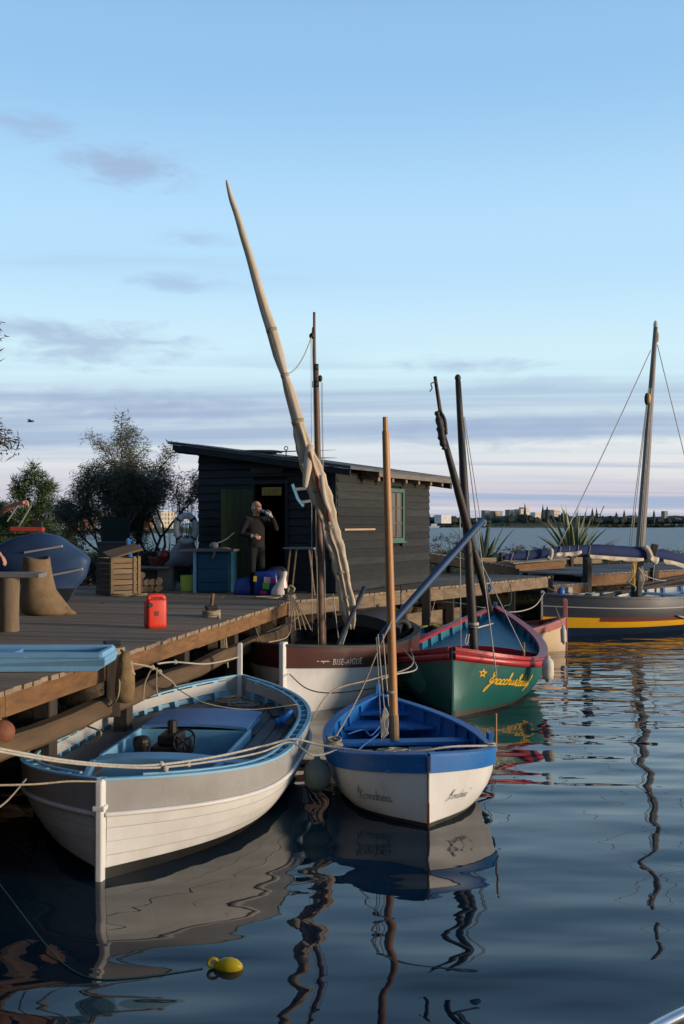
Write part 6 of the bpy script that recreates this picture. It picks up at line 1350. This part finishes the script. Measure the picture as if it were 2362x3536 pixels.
# water bottle, held at the mouth
RM = rotz(ang).to_3x3(); mouth = fm((.142, .012, 1.585)); bot = fm((.30, .13, 1.475)); bd = (bot-mouth).normalized(); Rq = bd.to_track_quat('Z', 'Y').to_matrix().to_4x4()
bt = thing('water_bottle', 'clear plastic bottle with blue cap band held to the man\'s mouth', 'bottle', tuple(mouth), 0)
m_bottle = bpy.data.materials.new('clear_plastic'); m_bottle.use_nodes = True; b_ = m_bottle.node_tree.nodes['Principled BSDF']; b_.inputs['Base Color'].default_value = (.62, .66, .72, 1); b_.inputs['Roughness'].default_value = .15; b_.inputs['Transmission Weight'].default_value = .35
MB().lathe([(.012, 0), (.013, .02), (.018, .04), (.032, .075), (.034, .10), (.030, .12), (.034, .14), (.034, .21), (.03, .225), (.001, .225)], mouth, 16, Rq).build('bottle_body', m_bottle, bt, smooth=True)
MB().lathe([(.0335, .076), (.0355, .08), (.0355, .125), (.0335, .13)], mouth, 16, Rq).build('label_band', m_blue, bt, smooth=True)
# person at the left edge, working at the bench
wp_ = atz(-75, 2150, DZ); wp_ = V(-4.72, 13.15, DZ)
JW = dict(head=(.10, 0, 1.60), gaze=(1, -.2, -.35), neck=(.05, 0, 1.47), chest=(.0, 0, 1.22), pelvis=(-.05, 0, .92), lsh=(.03, .20, 1.40), rsh=(.06, -.20, 1.40),
          lel=(.20, .28, 1.50), lwr=(.46, .20, 1.60), rel=(.20, -.27, 1.12), rwr=(.42, -.22, .93), lkn=(.05, .11, .49), rkn=(.0, -.11, .49), lan=(.0, .13, .07), ran=(-.08, -.13, .07))
person('person', 'person in dark short sleeves reaching over the bench at the left edge', wp_, math.radians(-8), JW, dict(hair=True, long=False, hands=[('lwr', (.97, -.1, .05), (0, -.4, -.9), (.1, -.2, .95), .5), ('rwr', (.55, .05, -.8), (.1, .95, .0), (.8, 0, .5), .8)]))
# ================================================================== plants
def leafcloud(mb, centres, n, ln, wd, spread, droop=0, up=0, rs=random):
    for c in centres:
        for _ in range(n):
            d = V(rs.gauss(0, 1), rs.gauss(0, 1), rs.gauss(0, .8)); d.normalize(); p = Vector(c)+d*spread*rs.random()**.5
            a = V(rs.gauss(0, 1), rs.gauss(0, 1), rs.gauss(0, .6)+up-droop).normalized(); l = ln*rs.choice((.5, .7, .9, 1.1, 1.4, 1.9)); s_ = a.cross(V(rs.gauss(0, 1), rs.gauss(0, 1), rs.gauss(0, 1)))
            if s_.length < 1e-3: continue
            s_ = s_.normalized()*wd*rs.uniform(.6, 1.3)
            mb.add([p-s_*.5, p+a*l*.5-s_, p+a*l, p+a*l*.5+s_], [(0, 1, 2, 3)])
m_bark = mat('grey_bark', (.11, .09, .07), (.06, .05, .04), scale=8, rough=.9, bump=.6)
def leafmat(name, c1, c2):
    m = mat(name, c1, c2, scale=1.2, rough=.75, bump=0, rnd=.1, wear=tuple(x*1.5 for x in c1), wamt=.4, wscale=3, wsharp=.3); b_ = m.node_tree.nodes['Principled BSDF']; b_.inputs['Transmission Weight'].default_value = 0
    return m
def grow(mb, p, d, L, r, lev, tips, rs, up=.15, wob=.35, kids=3, shrink=.68):
    pts = [Vector(p)]; dd = Vector(d).normalized(); n = 4
    for k in range(n):
        dd = (dd+V(rs.gauss(0, wob*.3), rs.gauss(0, wob*.3), rs.gauss(0, wob*.2)+up*.2)).normalized(); pts.append(pts[-1]+dd*L/n)
        if lev <= 1: tips.append(pts[-1].copy())
    mb.tube(pts, [lerp(r, r*.62, k/n) for k in range(n+1)], 6 if r > .02 else 4, caps=False)
    if lev > 0:
        for k in range(kids):
            b = pts[rs.choice((2, 3, 4, 4))]; q = rs.uniform(0, 6.28); nd = (dd*.9+V(math.cos(q), math.sin(q), rs.uniform(-.2, .5))*rs.uniform(.45, .85)).normalized()
            grow(mb, b, nd, L*shrink*rs.uniform(.8, 1.2), r*.58, lev-1, tips, rs, up, wob, kids, shrink)
    else: tips.append(pts[-1].copy())
def tree(name, label, cat, base, stems, L, r, lev, m, n, ln, wd, spread, seed, up=.15, kids=3, droop=0, group=None, wob=.35, shrink=.68):
    rs = random.Random(seed); t = thing(name, label, cat, tuple(base), 0, group); tips = []; tm_ = MB()
    for (d, l, off) in stems: grow(tm_, Vector(base)+Vector(off), d, L*l, r, lev, tips, rs, up, wob, kids, shrink)
    tm_.build('trunk', m_bark, t, smooth=True); lf = MB(); leafcloud(lf, tips, n, ln, wd, spread, droop, 0, rs); lf.build('crown', m, t, fixn=False)
    return t, tips
m_tam = leafmat('tamarisk_foliage', (.12, .125, .088), (.062, .07, .052)); m_pinef = leafmat('pine_foliage', (.075, .12, .018), (.028, .058, .014)); m_reed = leafmat('reed_foliage', (.025, .038, .022), (.015, .022, .015))
gp = lambda px, D: V(at(px, 1806, D).x, D, land_h(at(px, 1806, D).x, D))
tree('tamarisk_tree', 'tall feathery grey-green tamarisk beside the hut', 'tree', gp(455, 24.5)+V(0, 0, -.1), [((-.30, 0, 1), 1, (0, 0, 0)), ((.10, .1, 1), 1.08, (.1, .1, 0)), ((.32, -.1, 1), .92, (.3, 0, 0)), ((-.05, -.2, 1), .95, (-.1, -.2, 0)), ((.2, .2, 1.1), .8, (.45, .2, 0)), ((-.5, .1, .8), .75, (-.15, .1, 0))], 1.62, .055, 3, m_tam, 52, .10, .009, .23, 4, up=.28, kids=3)
tree('tamarisk_shrub', 'dark leafy undergrowth at the foot of the tamarisk', 'shrub', gp(470, 23.6)+V(0, 0, -.1), [((x, 0, 1), .8, (x*.7, 0, 0)) for x in (-.8, -.4, 0, .4, .8, 1.0, 1.3)], .75, .03, 2, m_tam, 34, .12, .011, .22, 14, up=.2)
# round pine in three lobes
rs = random.Random(9); pn = thing('pine_tree', 'bushy green pine at the left behind the stored boat', 'tree', tuple(gp(115, 30)), 0); b0 = gp(115, 30)
tm_ = MB(); tm_.tube([b0+V(0, 0, -.2), b0+V(.03, 0, .6), b0+V(-.02, 0, 1.6)], [.14, .11, .05], 8); tips = []
lobes = [(0, 0, 3.25, .62), (-.55, .1, 2.75, .55), (.50, -.1, 2.7, .6), (.95, .1, 2.05, .55), (-.95, 0, 2.1, .55), (.2, .4, 2.3, .8), (-.2, -.4, 1.9, .8), (1.15, -.1, 1.3, .5), (-.3, .1, 3.0, .4), (.28, 0, 2.95, .4)]
for k in range(900):
    (lx, ly, lh, lr_) = rs.choice(lobes); h = rs.random()**.75; q = rs.uniform(0, 6.28); R_ = lr_*(1-h**2.2+.03)*rs.uniform(.4, 1.0); tips.append(b0+V(lx*(.6+.4*h)+R_*math.cos(q), ly+R_*math.sin(q), .15+h*lh*rs.uniform(.93, 1.03)))
for k in range(26): tm_.tube([b0+V(0, 0, .3+.05*k), tips[k*20]], [.03, .008], 4, caps=False)
tm_.build('trunk', m_bark, pn, smooth=True); lf = MB(); leafcloud(lf, tips, 24, .17, .010, .15, -.5, 0, rs); lf.build('crown', m_pinef, pn, fixn=False)
rs = random.Random(19); pn = thing('pine_tree', 'smaller blue-green pine at the far left edge', 'tree', tuple(gp(5, 33)), 0); b0 = gp(5, 33); tips = []
for k in range(260):
    h = rs.random()**.8; q = rs.uniform(0, 6.28); R_ = (.9*(1-h**1.4)+.05)*rs.uniform(.5, 1.0)*(1+.2*math.sin(3*q)); tips.append(b0+V(R_*math.cos(q), R_*math.sin(q), .15+h*2.0))
tm_ = MB(); tm_.tube([b0+V(0, 0, -.2), b0+V(0, 0, 1.6)], [.12, .04], 8); tm_.build('trunk', m_bark, pn, smooth=True); lf = MB(); leafcloud(lf, tips, 22, .17, .011, .16, -.5, 0, rs); lf.build('crown', leafmat('blue_green_pine', (.035, .065, .035), (.02, .04, .025)), pn, fixn=False)
# reeds between tamarisk and hut
rs = random.Random(31); rd_ = thing('reed_clump', 'dark reeds standing close against the left hut wall', 'reeds', tuple(gp(650, 22.8)), 0); lf = MB()
for k in range(46):
    x = rs.gauss(0, .22); b = gp(652, 22.8)+V(x, rs.gauss(0, .25), -.1); top = b+V(rs.gauss(0, .15), rs.gauss(0, .1), rs.uniform(1.6, 2.85)); mid = lerp(b, top, .5)+V(rs.gauss(0, .05), 0, 0); lf.tube([b, mid, top], [.009, .008, .003], 4, caps=False)
    for h in range(9):
        p = lerp(b, top, rs.uniform(.35, 1)); q = rs.uniform(0, 6.28); d = V(math.cos(q), math.sin(q), .3); e_ = p+d*rs.uniform(.12, .32)+V(0, 0, -.06); s_ = d.cross(V(0, 0, 1)).normalized()*.014; lf.add([p, lerp(p, e_, .5)+s_+V(0, 0, .04), e_, lerp(p, e_, .5)-s_+V(0, 0, .04)], [(0, 1, 2, 3)])
lf.build('stems', m_reed, rd_, fixn=False)
# tall tree left of the frame, one branch reaching in
tree('tall_tree', 'brownish tree whose foliage just enters at the left edge', 'tree', V(-6.75, 14.0, DZ), [((-.05, 0, 1), 1.2, (0, 0, 0)), ((.18, -.1, 1), 1.1, (0, 0, 0)), ((-.3, .2, 1), 1.2, (0, 0, 0))], 1.62, .09, 3, leafmat('olive_brown_foliage', (.085, .060, .028), (.04, .034, .018)), 70, .10, .009, .24, 23, up=.3, kids=3)
# agaves
m_agave = mat('agave_leaf', (.07, .10, .065), (.04, .065, .045), scale=3, rough=.6, bump=.1); m_agy = mat('agave_yellow_margin', (.34, .30, .08), (.26, .24, .07), rough=.6, bump=0)
def agave(name, label, base, H, n, seed, yellow=True):
    rs = random.Random(seed); t = thing(name, label, 'agave', tuple(base), 0, 'agaves on the shore')
    for k in range(n):
        q = 2.4*k+rs.uniform(-.3, .3); lean = .06+1.15*(k/n)**1.1; L = H*rs.uniform(.85, 1.1)*(1-.12*(k/n)); d = V(math.cos(q), math.sin(q), 0); N = 8; rings = []; sd = V(-d.y, d.x, 0)
        for i_ in range(N+1):
            u = i_/N; a_ = lean*(1+.35*u); p = Vector(base)+d*(.08+L*u*math.sin(a_))+V(0, 0, L*u*math.cos(a_)+.05-.12*lean*u*u*(1 if rs.random() > .0 else 0)); w = H*.040*(math.sin(math.pi*min(1, .18+u*.82))**.7)*(1-u**6)+.004; nn = (V(0, 0, 1)*math.sin(a_)-d*math.cos(a_)).normalized()
            rings.append([p-sd*w+nn*w*.35, p-sd*w*.7+nn*w*.1, p-nn*w*.12, p+sd*w*.7+nn*w*.1, p+sd*w+nn*w*.35, p+nn*w*.12])
        mb = MB(); mb.loft(rings)
        nf = 6
        if yellow: mb.m = [1 if (j_ < N*6 and (j_ % 6) in (0, 3, 4, 5) and (j_ % 6) != 4 or (j_ % 6) == 3) else 0 for j_ in range(len(mb.f))]
        mb.build('leaf', [m_agave, m_agy], t, auto=.9)
agave('agave', 'large yellow-edged agave above the blue sail cover', gp(1980, 37)+V(0, 0, .0), 2.3, 46, 3)
agave('agave', 'smaller agave behind the black mast of the green boat', gp(1672, 34)+V(0, 0, .0), 1.9, 22, 5, False)
agave('agave', 'low agave half hidden by the hut corner', gp(1600, 40)+V(0, 0, 0), .9, 14, 8, False)
# scrub: ground cover in tufts
rs = random.Random(77); lf = MB(); lf2 = MB()
def tuft(mb, p, n, h, w, spread):
    for _ in range(n):
        b = p+V(rs.gauss(0, spread), rs.gauss(0, spread), 0); q = rs.uniform(0, 6.28); tp = b+V(math.cos(q)*h*.4, math.sin(q)*h*.4, h*rs.uniform(.5, 1.2)); s_ = V(math.sin(q), -math.cos(q), 0)*w; mb.add([b-s_, b+s_, lerp(b, tp, .6)+s_*.8, tp], [(0, 1, 2, 3)])
for k in range(1500):
    y = rs.uniform(26, 66); x = rs.uniform(-.36, .40)*y
    if inward(x, y) < 5.0 or (-4 < x < 3 and 18 < y < 26): continue
    tuft(lf if rs.random() < .6 else lf2, V(x, y, land_h(x, y)-.03), 22, rs.uniform(.12, .42), .018, rs.uniform(.1, .3))
stuff(lf.build('scrub', leafmat('olive_scrub', (.07, .075, .03), (.04, .045, .02)), fixn=False)); stuff(lf2.build('dry_grass', leafmat('dry_grass_blades', (.17, .14, .075), (.10, .08, .045)), fixn=False))
def shrub(label, px, D, w, h, m, seed, n=26):
    rs2 = random.Random(seed); b = gp(px, D); t = thing('shrub', label, 'shrub', tuple(b), 0, 'shrubs on the shore'); tips = []; tm2 = MB()
    for k in range(n):
        q = rs2.uniform(0, 6.28); p = b+V(w*rs2.uniform(.1, 1)*math.cos(q), .6*w*rs2.uniform(.1, 1)*math.sin(q), h*rs2.uniform(.15, 1)); tips.append(p); tm2.tube([b, lerp(b, p, .5)+V(0, 0, .05), p], [.012, .009, .004], 4, caps=False)
    tm2.build('stems', m_bark, t); lf3 = MB(); leafcloud(lf3, tips, 26, .12, .016, .16, 0, .2, rs2); lf3.build('foliage', m, t, fixn=False)
m_olive = leafmat('olive_shrub_leaves', (.075, .08, .03), (.04, .045, .02)); m_rusty = leafmat('rusty_shrub_leaves', (.16, .075, .04), (.08, .05, .03))
for (lab, px, D, w, h, m, sd) in (('olive shrub just right of the hut', 1520, 33, .9, .9, m_olive, 1), ('grey twiggy shrub against the water', 1560, 42, .9, 1.1, m_tam, 2), ('broad olive shrub behind the gangway', 1700, 36, 1.2, .7, m_olive, 3), ('rust-coloured shrub beside the pale boulder', 1765, 40, .5, .75, m_rusty, 4), ('low olive shrub left of the large agave', 1850, 38, .9, .6, m_olive, 5), ('dark shrub right of the large agave', 2090, 42, .8, .5, m_olive, 6), ('olive bush behind the crate and stored boat', 300, 26, .9, .75, m_olive, 7), ('dry brown bush left of the sea gap', 262, 24, .35, 1.5, m_rusty, 8), ('dark shrub at the far right shore', 2330, 40, 1.0, .5, m_tam, 9), ('low shrub behind the stored boat', 200, 24, .8, .8, m_rusty, 10), ('green bush under the tamarisk', 520, 23.2, .8, .6, m_reed, 11)): shrub(lab, px, D, w, h, m, sd)
random.seed(61); m_stone = mat('pale_shore_rock', (.26, .21, .19), (.16, .13, .12), scale=3, rough=.9, bump=.7, fine=8, bdist=.05)
for (lab, px, D, r_) in (('pale boulder behind the gangway', 1738, 41, .62), ('rounded rock left of the large agave', 1868, 41, .72), ('flat rock under the large agave', 1905, 39, .45), ('large low rock at the right shore', 2290, 45, .9), ('brown rock near the right edge', 2225, 47, .6), ('rock half hidden behind the stored boat', 250, 27, .5)):
    mb = MB(); rock(mb, gp(px, D)+V(0, 0, .12), r_, .6); one('boulder', lab, 'rock', mb, m_stone, 'boulders on the shore', smooth=True)
# ================================================================== far shores: wood, houses, crane, posts
rs = random.Random(3); wd = MB()
def crown(mb, c, r, h, rs, n=7):
    rings = []; sd = rs.uniform(0, 99)
    for i_ in range(6):
        u = i_/5; k_ = math.sin(math.pi*(.12+.86*u))**.8; rings.append([Vector(c)+V(r*k_*math.cos(q)*(1+.5*noise.noise(V(q*2, u*3, sd))), r*k_*math.sin(q)*(1+.5*noise.noise(V(q*2+5, u*3, sd))), h*u*(1+.25*noise.noise(V(q*1.5, u, sd+3)))) for q in (2*math.pi*k/n for k in range(n))])
    mb.loft(rings)
for k in range(520):
    u = rs.random(); x = lerp(45, 232, u); y = rs.uniform(612, 660); hgt = 3.2+3.0*noise.noise(V(x*.03, 1, 1))+rs.uniform(-.8, 1.6)
    if x > 195: hgt *= max(.25, 1-(x-195)/45)
    if rs.random() < .02: crown(wd, V(x, y-8, 2), .9, hgt*1.8+2, rs)
    else: crown(wd, V(x, y, 2.2), rs.uniform(1.6, 4.2), max(1.5, hgt), rs)
for k in range(260):
    x = rs.uniform(40, 228); crown(wd, V(x, rs.uniform(604, 612), .3), rs.uniform(.8, 2.0), rs.uniform(.7, 2.0), rs, 6)
m_wood = leafmat('far_wood_foliage', (.028, .036, .022), (.016, .022, .016)); stuff(wd.build('far_wood', m_wood))
for k, (px, w, h) in enumerate(((1543, 4.0, 5.2), (1530, 3.0, 3.0), (2128, 2.2, 7.0), (2180, 3.5, 4.0), (2060, 7, 4.4), (2040, 5, 4.2), (2085, 5, 4.0), (1935, 3.0, 6.6), (1945, 2.6, 7.5), (1958, 2.6, 6.8))):
    b = at(px, 1806, 615); b = V(b.x, 615, 1.6); t = thing('far_tree', 'dark tree on the far shore, %s' % ('above the white low building', 'left of the white low building', 'tall and pointed right of the crane', 'rightmost of the dense wood', 'broad crown under the crane', 'left half of the broad crown', 'right half of the broad crown', 'left of three beside the agave tip', 'tallest of three beside the agave tip', 'right of three beside the agave tip')[k], 'tree', tuple(b), 0, 'trees on the far shore')
    mb = MB(); mb.tube([b, b+V(0, 0, h*.6)], [.35, .2], 6); mb.build('trunk', m_bark, t); mb = MB(); 
    for _ in range(5): crown(mb, b+V(rs.uniform(-.3, .3)*w, rs.uniform(-1, 1), h*rs.uniform(.1, .3)), w*.5*rs.uniform(.6, .9), h*rs.uniform(.6, .85), rs, 8)
    mb.build('crown', m_wood, t)
m_bc = mat('cream_render', (.62, .52, .40), (.54, .45, .35), scale=.3, rough=.8, bump=0); m_bg = mat('grey_render', (.20, .19, .19), (.16, .155, .155), scale=.3, rough=.8, bump=0); m_bw = mat('white_render', (.70, .68, .66), scale=.3, rough=.8, bump=0); m_win = mat('far_window', (.06, .07, .08), rough=.3, bump=0); m_bo = mat('terracotta_render', (.50, .24, .13), (.42, .20, .11), scale=.3, rough=.8, bump=0); m_bt = mat('tan_render', (.42, .31, .21), scale=.3, rough=.8, bump=0)
def house(label, px0, px1, pyt, D, depth, m, zb, cols, rows, roof=None, shade=None):
    a = at(px0, pyt, D); b = at(px1, pyt, D); W = b.x-a.x; h = a.z-zb; cx = (a.x+b.x)/2; rz = .62; w = W*.78; dp = W*.62
    t = thing('apartment_building' if rows > 2 else 'house', label, 'building', (cx, D, zb), rz, 'buildings on the far shore'); R = rotz(rz); R3_ = R.to_3x3(); f = lambda x, y, z: V(cx, D, zb)+R3_ @ V(x, y, z)
    MB().box(f(0, dp/2, h/2), (w, dp, h), R).build('wall', m, t); MB().box(f(0, dp/2, h*1.02), (w*1.03, dp*1.03, h*.05), R).build('roof', roof or m, t)
    fw = w/cols
    for i_ in range(cols):
        for k in range(rows): MB().box(f(-w/2+fw*(i_+.5), -.02, h*(k+.55)/rows), (fw*.42, .12, h/rows*.45), R).build('window', m_win, t)
    return t
for args in (('white low building at the left end of the far shore', 1512, 1570, 1779, 600, 12, m_bw, 2.5, 6, 1), ('dark grey block behind the boom tip', 1668, 1697, 1764, 650, 14, m_bg, 3, 4, 3), ('pale block between dark blocks on the far shore', 1700, 1745, 1766, 655, 12, m_bt, 3, 5, 3), ('dark gabled block left of the long cream block', 1752, 1786, 1762, 640, 14, m_bg, 3, 4, 4), ('long cream apartment block in the wood', 1787, 1838, 1760, 642, 14, m_bc, 3, 7, 4), ('small cream tower on the long block', 1800, 1836, 1754, 660, 10, m_bc, 3, 4, 5), ('lower cream block in front of the wood', 1840, 1876, 1771, 612, 12, m_bc, 2.5, 5, 3), ('grey block left of the agave', 1878, 1905, 1762, 650, 12, m_bg, 3, 4, 4), ('cream block seen behind the agave leaves', 1905, 1942, 1762, 648, 12, m_bc, 3, 5, 4), ('small white house on the far shoreline', 1596, 1630, 1789, 612, 8, m_bw, 2.5, 3, 1), ('tall grey tower far off at the right', 2289, 2312, 1766, 1950, 20, m_bg, 8, 4, 8), ('wide pale hall far off at the right', 2316, 2362, 1791, 1950, 20, m_bg, 8, 6, 1), ('low pale hall left of the distant tower', 2235, 2286, 1793, 1930, 20, m_bt, 8, 6, 1), ('white hut at the distant coast', 2318, 2334, 1796, 1905, 10, m_bw, 6, 2, 1)): house(*args)
L_ = [('cream block at the left of the far town', 232, 262, 1776, 285, m_bc, 3, 3), ('low tan house below the cream block', 245, 285, 1800, 272, m_bt, 3, 2), ('grey flat-roofed block in the far town', 278, 310, 1764, 300, m_bg, 3, 4), ('cream block with lit windows in the far town', 310, 345, 1762, 292, m_bc, 4, 4), ('terracotta house on the far town waterfront', 278, 305, 1785, 270, m_bo, 3, 3), ('orange house on the far town waterfront', 306, 332, 1798, 268, m_bo, 3, 2), ('white house on the far town waterfront', 332, 352, 1806, 266, m_bw, 2, 2), ('tan block behind the tamarisk twigs', 346, 385, 1768, 295, m_bt, 4, 4), ('pale block right of the tan block', 386, 425, 1765, 300, m_bc, 4, 4), ('white block half hidden by the tamarisk', 426, 470, 1772, 290, m_bw, 4, 3), ('terracotta block seen through the tamarisk', 470, 540, 1775, 285, m_bo, 5, 3), ('cream block right behind the tamarisk trunk', 545, 620, 1770, 295, m_bc, 5, 4), ('low white house behind the pine', 180, 228, 1795, 275, m_bw, 4, 2)]
for (lab, a_, b_, y_, D_, m_, c_, r_) in L_: house(lab, a_, b_, y_, D_, 8, m_, .8, c_, r_)
# crane
b = at(2076, 1806, 640); ck = thing('dock_crane', 'slender dock crane rising above the far wood', 'crane', (b.x, 640, 2), 0)
MB().tube([V(b.x-1, 640, 2), V(b.x-.5, 640, 8.2)], .5, 5).build('mast', m_bg, ck); MB().tube([V(b.x-.8, 640, 7.6), V(b.x+1.9, 640, 13.6)], .32, 5).build('jib', m_bg, ck); MB().tube([V(b.x-.8, 640, 7.8), V(b.x-3.4, 640, 9.2)], .25, 5).build('counter_jib', m_bg, ck)
for k, px in enumerate((2106, 2137)):
    b = at(px, 1806, 560); mb = MB()
    for dx in (-.5, .5): mb.tube([V(b.x+dx, 560, -1), V(b.x+dx*.6, 560, 1.5)], .3, 6)
    mb.box(V(b.x, 560, 1.5), (1.6, 1.2, .5)); one('mooring_dolphin', ('left', 'right')[k]+' of two dark mooring posts off the far shore', 'mooring post', mb, m_pile, 'mooring posts')
b = at(1497, 1806, 575); mb = MB(); mb.loft([[V(b.x+x*s_, 575+y*s_, z) for (x, y) in ((-3.8, 0), (-2.5, -1.2), (3.5, -1.2), (3.5, 1.2), (-2.5, 1.2))] for (s_, z) in ((.85, 0), (1, 1.0))]); mb.box(V(b.x+.3, 575, 1.6), (3.2, 1.6, 1.3)); one('motor_boat', 'small white motor boat moored off the far shore', 'boat', mb, m_bw)
# a gull
c_ = at(105, 1457, 40); gu = MB(); gu.tube([c_+V(-.14, 0, 0), c_+V(0, 0, .02), c_+V(.15, 0, 0)], [.012, .035, .01], 6)
for s_ in (1, -1): gu.add([c_+V(.05, 0, .02), c_+V(-.05, 0, .02), c_+V(-.04, s_*.3, .10), c_+V(.0, s_*.42, .05), c_+V(.06, s_*.22, .09)], [(0, 1, 2, 3, 4)])
o = one('gull', 'tiny bird flying in the sky at the left', 'bird', gu, m_tar)
